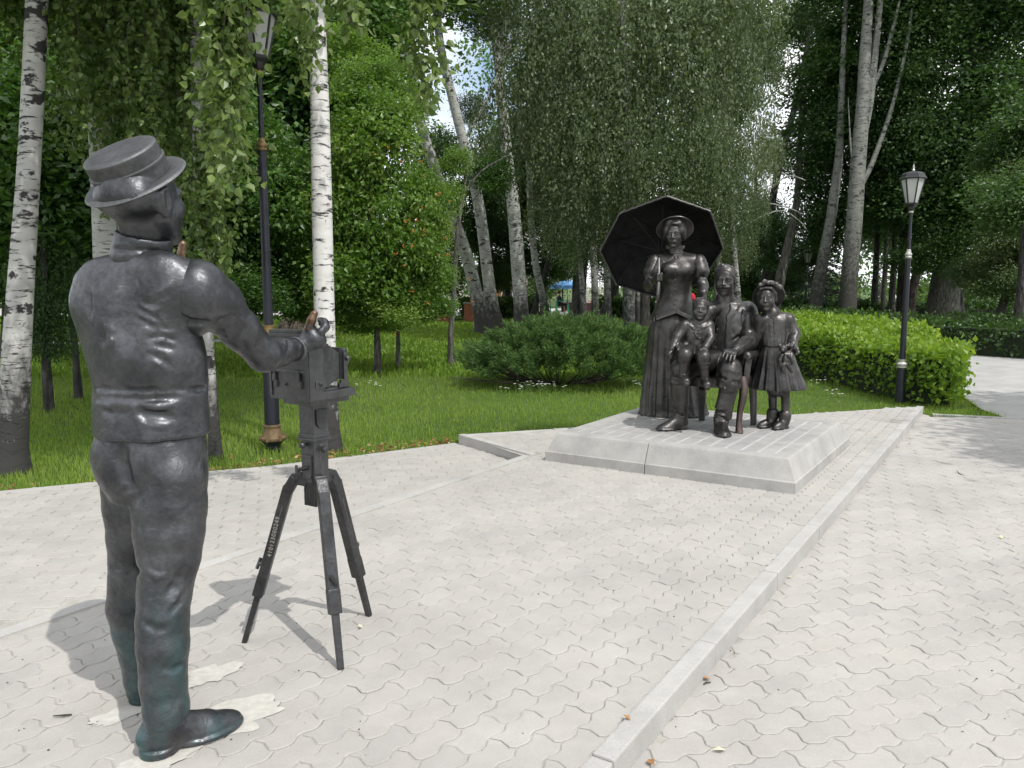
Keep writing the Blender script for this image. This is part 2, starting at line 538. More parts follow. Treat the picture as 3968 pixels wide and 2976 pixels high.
for c0, c1, cut in ((cB, cA, 0.44), (cA, cC, 0.72), (cC, cD, 0.5), (cD, cB, 0.5)):
    edge_block(c0, c1, 0, cut, True, False)
    edge_block(c0, c1, cut, 1, False, True)
q = MB(); q.prism([band(PS0 + .2, PN0 + .2).xy, band(PS0 + .2, PN1 - .2).xy, band(PS1 - .2, PN1 - .2).xy, band(PS1 - .2, PN0 + .2).xy], 0, PH - 0.004)
q.build('core', M_MORTAR, pl)
rows, cols = 13, 9
w_in, l_in = (PN1 - PN0 - 0.42), (PS1 - PS0 - 0.42)
sp = [(-1, -1), (1, -1), (1, 1), (-1, 1)]
SETT_ME = paver_mesh('sett', [(a * (l_in / cols / 2 - 0.002), b_ * (w_in / rows / 2 - 0.011)) for a, b_ in sp], 0.003, 0.03)
SETT_ME.materials.append(M_SETT)
HALF_ME = paver_mesh('sett', [(a * (l_in / cols / 4 - 0.002), b_ * (w_in / rows / 2 - 0.011)) for a, b_ in sp], 0.003, 0.03)
HALF_ME.materials.append(M_SETT)
rr = random.Random(5)
for i in range(rows):
    for j in range(-1, cols + 1):
        s0 = PS0 + .21 + (j + .5 + (0.5 if i % 2 else 0)) * l_in / cols
        if s0 < PS0 + .2 or s0 > PS1 - .2: continue
        hf = 0
        if s0 - l_in / cols / 2 < PS0 + .205: hf = 1
        elif s0 + l_in / cols / 2 > PS1 - .205: hf = -1
        if hf: s0 += hf * l_in / cols / 4
        o = bpy.data.objects.new('sett', HALF_ME if hf else SETT_ME); COL.objects.link(o); o.parent = pl
        o.matrix_parent_inverse = world_of(pl).inverted()
        p = band(s0, PN0 + .21 + (i + .5) * w_in / rows, PH + rr.gauss(0, 0.001))
        o.matrix_basis = Matrix.Translation(p) @ Matrix.Rotation(BA + rr.gauss(0, .006), 4, 'Z')

# spilt pale cement round the photographer's feet
def splat(cx, cy, rx, ry, rot, seed, z=0.0022):
    r = random.Random(seed); n = 90; ph = [r.uniform(0, 6.28) for _ in range(14)]
    vs = [(cx, cy, z)]
    for k in range(n):
        a = 2 * math.pi * k / n
        rad = 1 + sum(0.15 / (q * .45 + .6) * math.sin((q + 1) * a + ph[q]) for q in range(14)) + r.uniform(-.03, .03)
        x, y = rx * rad * math.cos(a), ry * rad * math.sin(a)
        vs.append((cx + x * math.cos(rot) - y * math.sin(rot), cy + x * math.sin(rot) + y * math.cos(rot), z))
    return vs, [(0, 1 + k, 1 + (k + 1) % n) for k in range(n)]
for (x, y, rx, ry, rot, sd) in ((483, 1560, .2, .1, .6, 1), (330, 1655, .12, .07, .5, 2), (245, 1550, .10, .05, .9, 3), (440, 1462, .11, .075, .7, 4)):
    p = SG(x, y)
    v, f = splat(p.x, p.y, rx, ry, rot, sd)
    mb = MB(); mb.add(v, f); o = mb.build('cement_stain', M_CEMENT, None); o.parent = isl
# ================================================================== SCULPTING: distance fields turned into continuous surfaces
class Sculpt:
    """numpy distance field over a box; shapes are blended, carved and raised, then skinned as one surface"""
    PAD = 0.05
    def __init__(s, lo, hi, h):
        s.lo = np.array(lo, dtype=np.float64); s.h = h
        s.n = np.ceil((np.array(hi) - s.lo) / h).astype(int) + 1
        s.D = np.full(s.n, 0.12, dtype=np.float32)
    def box(s, lo, hi, pad):
        a = np.clip(np.floor((np.array(lo) - pad - s.lo) / s.h).astype(int), 0, s.n)
        b = np.clip(np.ceil((np.array(hi) + pad - s.lo) / s.h).astype(int) + 1, 0, s.n)
        if np.any(b <= a): return None
        sl = tuple(slice(a[i], b[i]) for i in range(3))
        ax = [(s.lo[i] + s.h * np.arange(a[i], b[i])).astype(np.float32) for i in range(3)]
        return sl, ax[0][:, None, None], ax[1][None, :, None], ax[2][None, None, :]
    def put(s, sl, d, k, op):
        A = s.D[sl]
        if op == 'add':
            if k > 0:
                h = np.clip(0.5 + 0.5 * (A - d) / k, 0, 1); s.D[sl] = A * (1 - h) + d * h - k * h * (1 - h)
            else: s.D[sl] = np.minimum(A, d)
        elif op == 'cut':
            if k > 0:
                h = np.clip(0.5 - 0.5 * (A + d) / k, 0, 1); s.D[sl] = A * (1 - h) - d * h + k * h * (1 - h)
            else: s.D[sl] = np.maximum(A, -d)
        elif op == 'and':
            s.D[sl] = np.maximum(A, d)
    # ---- shapes
    def cone(s, a, b, ra, rb=None, k=0.02, op='add'):
        """round tapered limb from a to b"""
        rb = ra if rb is None else rb
        a, b = np.array(a, float), np.array(b, float); R = max(ra, rb)
        r = s.box(np.minimum(a, b) - R, np.maximum(a, b) + R, s.PAD + k)
        if r is None: return s
        sl, X, Y, Z = r
        ab = b - a; L2 = max(float(ab @ ab), 1e-12)
        t = np.clip(((X - a[0]) * ab[0] + (Y - a[1]) * ab[1] + (Z - a[2]) * ab[2]) / L2, 0, 1)
        d = np.sqrt((X - a[0] - t * ab[0]) ** 2 + (Y - a[1] - t * ab[1]) ** 2 + (Z - a[2] - t * ab[2]) ** 2) - (ra + (rb - ra) * t)
        s.put(sl, d.astype(np.float32), k, op); return s
    def chain(s, pts, rad, k=0.02, op='add'):
        if not hasattr(rad, '__len__'): rad = [rad] * len(pts)
        for i in range(len(pts) - 1): s.cone(pts[i], pts[i + 1], rad[i], rad[i + 1], k, op)
        return s
    def ell(s, c, r, rot=None, k=0.02, op='add'):
        """ellipsoid; rot = 3x3 matrix whose columns are its axes"""
        c = np.array(c, float); r = np.array(r, float); R = float(max(r))
        q = s.box(c - R, c + R, s.PAD + k)
        if q is None: return s
        sl, X, Y, Z = q
        x, y, z = X - c[0], Y - c[1], Z - c[2]
        if rot is not None:
            m = np.array(rot, float); x, y, z = (m[0][i] * x + m[1][i] * y + m[2][i] * z for i in range(3))
        k0 = np.sqrt((x / r[0]) ** 2 + (y / r[1]) ** 2 + (z / r[2]) ** 2)
        k1 = np.sqrt((x / r[0] ** 2) ** 2 + (y / r[1] ** 2) ** 2 + (z / r[2] ** 2) ** 2)
        d = k0 * (k0 - 1) / np.maximum(k1, 1e-6)
        s.put(sl, d.astype(np.float32), k, op); return s
    def rbox(s, c, half, rot=None, rr=0.01, k=0.01, op='add'):
        c = np.array(c, float); half = np.array(half, float); R = float(np.linalg.norm(half))
        q = s.box(c - R, c + R, s.PAD + k)
        if q is None: return s
        sl, X, Y, Z = q
        x, y, z = X - c[0], Y - c[1], Z - c[2]
        if rot is not None:
            m = np.array(rot, float); x, y, z = (m[0][i] * x + m[1][i] * y + m[2][i] * z for i in range(3))
        ax, ay, az = np.abs(x) - half[0] + rr, np.abs(y) - half[1] + rr, np.abs(z) - half[2] + rr
        d = np.sqrt(np.maximum(ax, 0) ** 2 + np.maximum(ay, 0) ** 2 + np.maximum(az, 0) ** 2) + np.minimum(np.maximum(ax, np.maximum(ay, az)), 0) - rr
        s.put(sl, d.astype(np.float32), k, op); return s
    def loft(s, secs, rot=0.0, k=0.02, op='add', pleat=None, rim=0.012, power=2.0, ripple=None):
        """upright body of elliptical sections (z, cx, cy, rx, ry), smoothly joined; pleat = (count, depth, phase)"""
        secs = sorted(secs); zz = np.array([q[0] for q in secs]); A = np.array(secs)[:, 1:]
        R = A[:, 2:].max() * 1.25
        lo = [A[:, 0].min() - R, A[:, 1].min() - R, zz[0]]; hi = [A[:, 0].max() + R, A[:, 1].max() + R, zz[-1]]
        q = s.box(lo, hi, s.PAD + k)
        if q is None: return s
        sl, X, Y, Z = q
        zq = Z.ravel(); zc = np.clip(zq, zz[0], zz[-1])
        def cub(col):
            v = A[:, col]
            if len(zz) < 3: return np.interp(zc, zz, v)
            m = np.gradient(v, zz)
            i = np.clip(np.searchsorted(zz, zc) - 1, 0, len(zz) - 2)
            hh = zz[i + 1] - zz[i]; t = (zc - zz[i]) / hh
            return ((2 * t ** 3 - 3 * t ** 2 + 1) * v[i] + (t ** 3 - 2 * t ** 2 + t) * hh * m[i] + (-2 * t ** 3 + 3 * t ** 2) * v[i + 1] + (t ** 3 - t ** 2) * hh * m[i + 1])
        cx, cy, rx, ry = (cub(i).astype(np.float32)[None, None, :] for i in range(4))
        x, y = X - cx, Y - cy
        if rot: 
            c_, s_ = math.cos(rot), math.sin(rot); x, y = x * c_ + y * s_, -x * s_ + y * c_
        if power == 2.0: rho = np.sqrt((x / rx) ** 2 + (y / ry) ** 2)
        else: rho = ((np.abs(x) / rx) ** power + (np.abs(y) / ry) ** power) ** (1.0 / power)
        if pleat is not None:
            cnt, dep, ph = pleat[:3]
            grow = np.clip((zz[-1] - zq) / (zz[-1] - zz[0]), 0, 1)[None, None, :] if len(pleat) > 3 else 1.0
            th = np.arctan2(y / ry, x / rx)
            rho = rho - dep * grow * (0.62 * np.sin(cnt * th + ph) + 0.38 * np.sin((cnt * 1.618) * th + 2.1 * ph))
        d = (rho - 1) * np.minimum(rx, ry)
        if ripple is not None:
            amp, f1, ph = ripple
            d = d - amp * np.sin(f1 * Z + ph + 2.0 * np.sin(3 * X / max(R, .01)))
        dz = np.maximum(zz[0] - Z, Z - zz[-1])
        d = np.where(dz > -rim, np.sqrt(np.maximum(d + rim, 0) ** 2 + np.maximum(dz + rim, 0) ** 2) - rim + np.minimum(np.maximum(d + rim, dz + rim), 0), d)
        s.put(sl, d.astype(np.float32), k, op); return s
    def groove(s, pts, r=0.004, k=0.004):
        return s.chain(pts, r, k, 'cut')
    def ridge(s, pts, r=0.005, k=0.012):
        return s.chain(pts, r, k, 'add')
    def on(s, p, dirn, inset=0.0, reach=0.4):
        """first point of the surface met when travelling from p along dirn"""
        p = np.array(p, float); dv = np.array(dirn, float); dv /= np.linalg.norm(dv)
        ts = np.arange(0, reach, s.h * 0.5)
        q = p[None] + ts[:, None] * dv
        idx = np.round((q - s.lo) / s.h).astype(int)
        ok = np.all((idx >= 0) & (idx < s.n), axis=1)
        v = np.full(len(ts), 1.0); v[ok] = s.D[tuple(idx[ok].T)]
        w = np.argmax(v <= 0) if np.any(v <= 0) else int(np.argmin(v))
        return Vector(q[w] + dv * inset)
    def noise(s, amp, scale, seed=0):
        """hand-modelled unevenness"""
        r = np.random.default_rng(seed)
        ax = [(s.lo[i] + s.h * np.arange(s.n[i])).astype(np.float32) for i in range(3)]
        N = np.zeros(s.n, dtype=np.float32)
        for q in range(5):
            w = r.normal(size=3); w *= scale * (1 + 0.7 * q) / np.linalg.norm(w); p = r.uniform(0, 6.28, 3)
            N += (np.sin(w[0] * ax[0] + p[0])[:, None, None] + np.sin(w[1] * ax[1] + p[1])[None, :, None] + np.sin(w[2] * ax[2] + p[2])[None, None, :]) * np.sin((w[1] * ax[0] + p[2])[:, None, None] + (w[0] * ax[2])[None, None, :]) * (0.4 / (1 + q))
        s.D += amp * N; return s
    def skin(s, name, mat, parent=None, smooth=1):
        """surface nets"""
        D = s.D.copy()
        D[0], D[-1] = 1, 1; D[:, 0] = 1; D[:, -1] = 1; D[:, :, 0] = 1; D[:, :, -1] = 1
        ins = D < 0
        nx, ny, nz = D.shape
        c = np.zeros((nx - 1, ny - 1, nz - 1), dtype=np.uint8)
        offs = [(i, j, k) for i in (0, 1) for j in (0, 1) for k in (0, 1)]
        for (i, j, k) in offs: c += ins[i:nx - 1 + i, j:ny - 1 + j, k:nz - 1 + k]
        act = np.argwhere((c > 0) & (c < 8))
        vid = np.full(c.shape, -1, dtype=np.int32); vid[tuple(act.T)] = np.arange(len(act))
        val = np.stack([D[act[:, 0] + i, act[:, 1] + j, act[:, 2] + k] for (i, j, k) in offs], 1)
        P = np.zeros((len(act), 3)); cnt = np.zeros(len(act)); of = np.array(offs, float)
        for a in range(8):
            for b in range(a + 1, 8):
                if np.abs(of[a] - of[b]).sum() != 1: continue
                m = (val[:, a] < 0) != (val[:, b] < 0)
                t = val[m, a] / (val[m, a] - val[m, b])
                P[m] += of[a] + (of[b] - of[a]) * t[:, None]; cnt[m] += 1
        V = (act + P / cnt[:, None]) * s.h + s.lo
        faces = []
        for ax in range(3):
            sl0 = [slice(None)] * 3; sl1 = [slice(None)] * 3; sl0[ax] = slice(0, -1); sl1[ax] = slice(1, None)
            A, B = ins[tuple(sl0)], ins[tuple(sl1)]
            u, w = [(1, 2), (2, 0), (0, 1)][ax]
            for flip in (False, True):
                e = np.argwhere((A & ~B) if not flip else (~A & B))
                e = e[(e[:, u] > 0) & (e[:, w] > 0) & (e[:, u] < D.shape[u] - 1) & (e[:, w] < D.shape[w] - 1)]
                if not len(e): continue
                q = []
                for du, dw in ((-1, -1), (0, -1), (0, 0), (-1, 0)):
                    f = e.copy(); f[:, u] += du; f[:, w] += dw; q.append(vid[tuple(f.T)])
                q = np.stack(q, 1); q = q[np.all(q >= 0, axis=1)]
                faces.append(q[:, ::-1] if flip else q)
        F = np.concatenate(faces)
        for _ in range(smooth):                       # one gentle relaxing pass
            acc = np.zeros_like(V); n = np.zeros(len(V))
            for a in range(4):
                for b in ((a + 1) % 4, (a - 1) % 4):
                    np.add.at(acc, F[:, a], V[F[:, b]]); np.add.at(n, F[:, a], 1)
            V = V * 0.5 + 0.5 * acc / np.maximum(n, 1)[:, None]
        return link(name, mesh_np(name, V, [F], smooth=True), mat, parent)

def axes(z, x=None):
    """3x3 whose third column points along z"""
    z = Vector(z).normalized()
    x = Vector(x) if x is not None else (Vector((0, 0, 1)) if abs(z.z) < 0.9 else Vector((1, 0, 0)))
    x = (x - z * x.dot(z)).normalized(); y = z.cross(x)
    return [[x.x, y.x, z.x], [x.y, y.y, z.y], [x.z, y.z, z.z]]
def lerp(a, b, t): return Vector(a) * (1 - t) + Vector(b) * t

def bronze(name, lo, hi, rough=0.42, patina=0.0, blue=0.0):
    m, n, l, b = new_mat(name)
    t = tex_noise(n, l, 9, 7, 0.6, 'Position')
    base = ramp(n, l, t.outputs['Fac'], [(0.3, lo), (0.7, hi)]).outputs['Color']
    t2 = tex_noise(n, l, 55, 6, 0.62, 'Position')
    dk = ramp(n, l, t2.outputs['Fac'], [(0.32, (0.7, 0.7, 0.7)), (0.62, (1.08, 1.08, 1.08))]).outputs['Color']
    base = mixc(n, l, 0.8, base, dk, 'MULTIPLY')
    if patina:
        ge = n.new('ShaderNodeNewGeometry'); sx = n.new('ShaderNodeSeparateXYZ'); l.new(ge.outputs['Position'], sx.inputs[0])
        mr = n.new('ShaderNodeMapRange'); mr.inputs['From Min'].default_value = 0.62; mr.inputs['From Max'].default_value = 0.12
        l.new(sx.outputs['Z'], mr.inputs['Value'])
        t3 = tex_noise(n, l, 7, 6, 0.7, 'Position', stretch=(1, 1, 0.45))
        r3 = ramp(n, l, t3.outputs['Fac'], [(0.42, (0, 0, 0)), (0.68, (1, 1, 1))]).outputs['Color']
        mu = n.new('ShaderNodeMath'); mu.operation = 'MULTIPLY'; l.new(r3, mu.inputs[0]); l.new(mr.outputs['Result'], mu.inputs[1])
        m2 = n.new('ShaderNodeMath'); m2.operation = 'MULTIPLY'; m2.inputs[1].default_value = patina; l.new(mu.outputs[0], m2.inputs[0])
        base = mixc(n, l, m2.outputs[0], base, (0.055, 0.15, 0.155))
    l.new(base, b.inputs['Base Color'])
    b.inputs['Metallic'].default_value = 0.82
    rr_ = ramp(n, l, t2.outputs['Fac'], [(0.3, (rough + .14,) * 3), (0.7, (rough - .06,) * 3)]).outputs['Color']
    l.new(rr_, b.inputs['Roughness'])
    b.inputs['Specular IOR Level'].default_value = 0.5
    t4 = tex_noise(n, l, 17, 7, 0.62, 'Position'); t4.inputs['Distortion'].default_value = 1.4
    t5 = tex_noise(n, l, 95, 4, 0.65, 'Position')
    ge2 = n.new('ShaderNodeNewGeometry')                      # raised edges are rubbed lighter
    wr = ramp(n, l, ge2.outputs['Pointiness'], [(0.525, (0, 0, 0)), (0.66, (1, 1, 1))]).outputs['Color']
    base = mixc(n, l, wr, base, [min(1, c * 1.6) for c in hi]); l.new(base, b.inputs['Base Color'])
    ad = n.new('ShaderNodeMath'); ad.operation = 'MULTIPLY_ADD'; l.new(t5.outputs['Fac'], ad.inputs[0]); ad.inputs[1].default_value = 0.25; l.new(t4.outputs['Fac'], ad.inputs[2])
    bump(n, l, b, ad.outputs[0], 0.24, 0.014)
    return m
M_BRONZE_P = bronze('bronze_weathered', (0.05, 0.052, 0.057), (0.12, 0.123, 0.132), 0.35, patina=0.8)
M_BRONZE = bronze('bronze_dark', (0.043, 0.041, 0.040), (0.115, 0.11, 0.108), 0.36)
M_BRONZE_C = bronze('bronze_camera', (0.05, 0.05, 0.052), (0.10, 0.101, 0.105), 0.40)
M_POLISH = bronze('bronze_polished', (0.12, 0.075, 0.05), (0.24, 0.155, 0.10), 0.33)
M_BROWN = bronze('bronze_brown', (0.06, 0.046, 0.042), (0.11, 0.083, 0.074), 0.42)
M_HAT = bronze('bronze_hat', (0.075, 0.077, 0.08), (0.14, 0.143, 0.148), 0.56)
M_CANOPY_SHADED = bronze('bronze_canopy_shaded', (0.014, 0.014, 0.015), (0.034, 0.033, 0.034), 0.6)  # bronze darkened to near black: the parasol's inner shade is in the colour
# ================================================================== STATUES
CAMP = Vector((0, 0, CAM_H))
def crop(x0, y0, sc_):
    return lambda x, y, d: W(x0 + x / sc_, y0 + y / sc_, d)
c3 = crop(1000, 1150, 3.6867); c4 = crop(200, 450, 1.8433); c5 = crop(200, 1200, 1.7015); c6 = crop(200, 2000, 1.7)
c7 = crop(2250, 750, 2.212); c8 = crop(2250, 1250, 2.212); c9 = crop(900, 1600, 1.659)
def hit(sc, fn, x, y, d, inset=0.0):
    """point of the sculpted surface seen at that place of the photo"""
    p, q = fn(x, y, d - 0.4), fn(x, y, d + 0.4)
    return sc.on(p, q - p, inset, reach=0.9)
def seam(sc, fn, pts, d, r=0.004, inset=0.0, k=None, op='cut', deep=None):
    """a crease (cut) or ridge (add) along the surface, mostly shallow"""
    ins = (r * 0.62 if op == 'add' else -r * 0.5) if deep is None else deep
    q = [hit(sc, fn, x, y, d, ins) for x, y in pts]
    fine = [q[0]]
    for a, b in zip(q[:-1], q[1:]):
        fine += [lerp(a, b, .5), b]
    n = len(fine)
    rad = [max(0.0012, r * (0.45 + 0.55 * math.sin(math.pi * (i + .5) / n))) for i in range(n)]
    return sc.chain(fine, rad, r * .6 if k is None or (k > r and deep is None) else k, op)

def head(sc, c0, f, u, H, child=False, female=False, ears=0.72, wide=1.0):
    f = Vector(f).normalized(); u = Vector(u); u = (u - f * u.dot(f)).normalized(); r = f.cross(u)
    P = lambda a, b, c: Vector(c0) + r * (a * H * wide) + f * (b * H) + u * (c * H)
    M = [[r.x, f.x, u.x], [r.y, f.y, u.y], [r.z, f.z, u.z]]
    E = lambda a, b, c, ra, rb, rc, k, op='add': sc.ell(P(a, b, c), (ra * H * wide, rb * H, rc * H), M, k * H, op)
    fw = 0.30 if child else (0.27 if female else 0.275)
    E(0, -.07, .14, .335, .40, .36, 0)
    E(0, .10, -.12, fw, .265, .37 if not child else .35, .10)
    for s in (-1, 1):
        sc.cone(P(s * .21, .0, -.18), P(s * .06, .25, -.42), .095 * H, .07 * H, .08 * H)
        E(s * .165, .235, -.10, .10, .10, .10, .08)
    E(0, .295, -.425, .085, .075, .07, .06)
    if child:
        for s in (-1, 1): E(s * .18, .22, -.17, .12, .11, .12, .06)
    for s in (-1, 1):
        E(s * .135, .425, .025, .085, .085, .05, .05, 'cut')
    sc.chain([P(-.24, .27, .075), P(-.13, .345, .105), P(0, .345, .085), P(.13, .345, .105), P(.24, .27, .075)], .026 * H, .04 * H)
    for s in (-1, 1):
        E(s * .135, .305, .018, .062, .058, .042, .006)
        sc.chain([P(s * .215, .295, .02), P(s * .135, .365, .052), P(s * .06, .335, .02)], .012 * H, .008 * H)
        sc.chain([P(s * .205, .295, .0), P(s * .135, .352, -.022), P(s * .065, .335, .0)], .010 * H, .008 * H)
    sc.cone(P(0, .345, .07), P(0, .435, -.105), .032 * H, .046 * H, .025 * H)
    E(0, .445, -.115, .05, .045, .04, .02)
    for s in (-1, 1): E(s * .05, .395, -.13, .036, .04, .03, .012)
    E(0, .30, -.265, .15, .085, .075, .05)
    sc.chain([P(-.10, .335, -.243), P(-.035, .378, -.228), P(0, .380, -.234), P(.035, .378, -.228), P(.10, .335, -.243)], .017 * H, .01 * H)
    sc.chain([P(-.085, .335, -.275), P(0, .375, -.288), P(.085, .335, -.275)], .021 * H, .012 * H)
    sc.chain([P(-.11, .35, -.25), P(0, .405, -.256), P(.11, .35, -.25)], .007 * H, .006 * H, 'cut')
    if ears:
        for s in (-1, 1):
            e_ = ears
            E(s * .335 / wide, -.06, -.02, .04 * e_, .10 * e_, .15 * e_, .02)
            E(s * (.335 + .05 * e_) / wide, -.04, .0, .03 * e_, .05 * e_, .085 * e_, .012, 'cut')
            sc.chain([P(s * .34 / wide, .02 * e_, .05 * e_), P(s * (.34 + .03 * e_) / wide, -.03, .12 * e_), P(s * (.34 + .045 * e_) / wide, -.06 - .05 * e_, .09 * e_), P(s * (.34 + .035 * e_) / wide, -.06 - .05 * e_, -.02), P(s * .335 / wide, -.06, -.13 * e_)], .02 * H * e_, .008 * H)
    return P, M

def finger(sc, pts, r0, r1=None, k=0.005):
    n = len(pts); r1 = r0 * .8 if r1 is None else r1
    sc.chain(pts, [r0 + (r1 - r0) * i / (n - 1) for i in range(n)], k)

ph = empty('bronze_statue', (-1.16, 2.66, 0))
tag(ph, 'dark bronze statue of a man in straw boater and waistcoat, seen from behind', 'statue')
# ---------------- figure: one continuous body (head, arms, hands, trunk, legs)
TD = 2.66
sh_r, el_r = c4(1055, 1215, 2.66), c5(1400, 300, 2.89)
wr_r = c3(560, 745, 3.14)
nk0, nk1 = c4(648, 960, 2.66), c4(665, 760, 2.645)
HF = Vector((0.41, 0.91, 0.16))
hc = c4(672, 612, 2.645)
hat_c = c4(600, 462, 2.635)
tocam = (CAMP - hat_c).normalized(); rgt = Vector((-tocam.y, tocam.x, 0)).normalized()
if rgt.x < 0: rgt = -rgt
upv = tocam.cross(rgt); upv = upv if upv.z > 0 else -upv
HAX = (rgt * (-.44 * .96) + upv * (.9 * .96) + tocam * .27).normalized()
HFh = HF - HAX * HF.dot(HAX)
sc = Sculpt((-1.62, 2.38, 0.02), (-0.62, 3.42, 2.12), 0.0064)
P, _ = head(sc, hc, HF, HAX * 0.75 + Vector((0, 0, .25)), 0.298, ears=1.1)
sc.cone(nk0, nk1, 0.066, 0.064, 0.01)                                   # neck
sc.cone(P(0, -.14, -.12), nk0, 0.062, 0.062, 0.012)
sc.chain([P(s_ * .20, -.27, .06) for s_ in (-1, 0, 1)], .05, .04)        # hair at the nape
sc.cone(c4(640, 1120, 2.67), c5(590, 700, TD), 0.08, 0.12, 0.03)                         # trunk under the clothes
sc.cone(c4(640, 1120, 2.67), sh_r, 0.05, 0.06); sc.cone(nk0, c4(640, 1120, 2.67), .06, .07, .01); sc.cone(sh_r, el_r, 0.055, 0.05); sc.cone(el_r, wr_r, 0.048, 0.036)
lsh = c4(300, 1200, 2.72); lel = Vector((-1.36, 3.0, 1.24)); lwr = c4(1075, 1190, 3.10)
sc.cone(c4(640, 1120, 2.67), lsh, 0.05, 0.06); sc.cone(lsh, lel, 0.055, 0.05); sc.cone(lel, lwr, 0.05, 0.034)
for pts in ((c5(760, 1000, 2.62), c6(750, 300, 2.57), c6(740, 1300, 2.49)), (c5(500, 1000, 2.72), c6(560, 300, 2.77), c6(600, 1100, 2.85))):
    sc.chain(pts, [0.09, 0.07, 0.05])
# right hand: a curled fist over the camera, thumb up
hp = 3.17
sc.cone(wr_r, c3(770, 590, hp), 0.036, 0.040, 0.015)
sc.ell(c3(815, 590, hp), (0.050, 0.045, 0.036), axes(c3(900, 470, hp) - c3(760, 640, hp)), 0.015)
for k_, (dx, dd) in enumerate(((0, -.018), (12, .006), (16, .030), (10, .052))):
    finger(sc, [c3(820 + dx, 560, hp + dd), c3(900 + dx, 495, hp + dd), c3(958 + dx, 425 + 8 * k_, hp + .01 + dd), c3(945 + dx, 345 + 14 * k_, hp + .03 + dd), c3(880 + dx, 330 + 18 * k_, hp + .045 + dd)], 0.0155, 0.0125)
finger(sc, [c3(690, 560, hp - .01), c3(730, 430, hp - .02), c3(765, 330, hp - .02), c3(805, 240, hp - .015)], 0.019, 0.0135, 0.01)
# left hand raised before the chest, forefinger pointing up
lh = c4(1010, 1110, 3.09)
sc.cone(lwr, lh, 0.033, 0.036, 0.012)
for k_, (x, y) in enumerate(((985, 1060), (1030, 1075), (1062, 1105))):
    a = c4(x, y, 3.08)
    finger(sc, [lh + Vector((.004 * k_, 0, 0)), a, a + Vector((-.012, -.025, -.02)), a + Vector((-.02, -.01, -.045))], 0.0145, 0.012)
finger(sc, [lh, c4(925, 1050, 3.09), c4(928, 980, 3.09), c4(937, 915, 3.09)], 0.0165, 0.0135)
finger(sc, [lh, c4(955, 1120, 3.06), c4(965, 1085, 3.05)], 0.016, 0.013)
sc.noise(0.0012, 38, 2)
fig = sc.skin('figure', M_BRONZE_P, ph)
fig["label"] = 'bare head and hands of the bronze man'

# polished spots where visitors rub the bronze: forefinger and thumb
sc = Sculpt((-1.5, 2.9, 1.2), (-0.6, 3.4, 1.85), 0.004)
finger(sc, [c4(925, 1052, 3.09), c4(928, 980, 3.09), c4(937, 915, 3.09)], 0.0175, 0.0145)
sc.skin('forefinger', M_POLISH, ph)
sc = Sculpt((-1.1, 2.9, 1.2), (-0.6, 3.4, 1.65), 0.004)
finger(sc, [c3(722, 455, hp - .02), c3(765, 330, hp - .02), c3(805, 240, hp - .015)], 0.0182, 0.0145, 0.01)
sc.skin('thumb', M_POLISH, ph)

# ---------------- waistcoat
sc = Sculpt((-1.66, 2.36, 0.88), (-0.72, 3.02, 1.80), 0.0064)
def sec(y, xl, xr, d, dep, rot=None):
    """body section from the photo's left and right outline at that height"""
    a, b = W(xl, y, d), W(xr, y, d)
    return (a.z, (a.x + b.x) / 2, d, (b.x - a.x) / 2, dep)
ROT = math.radians(-6)
sc.loft([sec(1700, 365, 826, 2.65, .155), sec(1582, 355, 816, 2.66, .150), sec(1500, 357, 812, 2.66, .145), sec(1376, 326, 806, 2.66, .150), sec(1259, 300, 775, 2.67, .155), sec(1140, 305, 740, 2.68, .145), sec(1065, 385, 745, 2.68, .115), sec(1020, 430, 680, 2.67, .075)], ROT, k=0.02)
for e in (sh_r, c4(395, 1225, 2.73)):
    sc.cone(c4(648, 1110, 2.66), e, 0.078, 0.086, 0.04)
sc.ell(c4(350, 1300, 2.72), (.084, .10, .13), None, 0.04)
sc.ell(c4(760, 1270, 2.60), (.13, .07, .14), None, 0.06)                  # shoulder blade
sc.ell(c4(380, 1290, 2.63), (.10, .06, .13), None, 0.06)
seam(sc, c4, [(520, 1060), (520, 1250), (505, 1450), (500, 1640)], TD, 0.035, op='cut', deep=-.027, k=.03)   # hollow of the spine
for pts, rad in (([(600, 1375), (690, 1420), (780, 1465)], .006), ([(590, 1440), (690, 1490), (760, 1530)], .006), ([(690, 1590), (790, 1575), (880, 1600)], .008), ([(680, 1625), (780, 1640), (860, 1660)], .006)):
    seam(sc, c4, pts, TD, rad, 0.001, 0.006)
for pts, rad in (([(615, 1400), (700, 1440), (775, 1478)], .007), ([(700, 1610), (800, 1600), (875, 1625)], .009)):
    seam(sc, c4, pts, TD, rad, -.001, 0.012, 'add')
for pts, rad, op in (([(250, 1240), (240, 1330), (260, 1430)], .012, 'cut'), ([(330, 1500), (345, 1580), (335, 1650)], .010, 'cut'), ([(700, 1700), (780, 1730), (850, 1790)], .010, 'cut'), ([(690, 1740), (770, 1775), (830, 1830)], .010, 'add'), ([(760, 1300), (810, 1260), (850, 1190)], .016, 'add'), ([(640, 1330), (720, 1350), (790, 1340)], .010, 'cut'), ([(420, 1480), (430, 1600), (420, 1700)], .010, 'add')):
    seam(sc, c4, pts, TD, rad, op=op)
for pts, rad, op in (([(860, 1240), (800, 1290), (730, 1320)], .006, 'cut'), ([(850, 1320), (780, 1400), (700, 1440)], .005, 'cut'), ([(560, 1560), (600, 1640), (620, 1720)], .006, 'cut'), ([(470, 1100), (430, 1180), (410, 1260)], .006, 'cut'), ([(300, 1600), (330, 1680), (350, 1760)], .007, 'add'), ([(760, 1500), (820, 1520), (870, 1515)], .006, 'cut')):
    seam(sc, c4, pts, TD, rad, op=op)
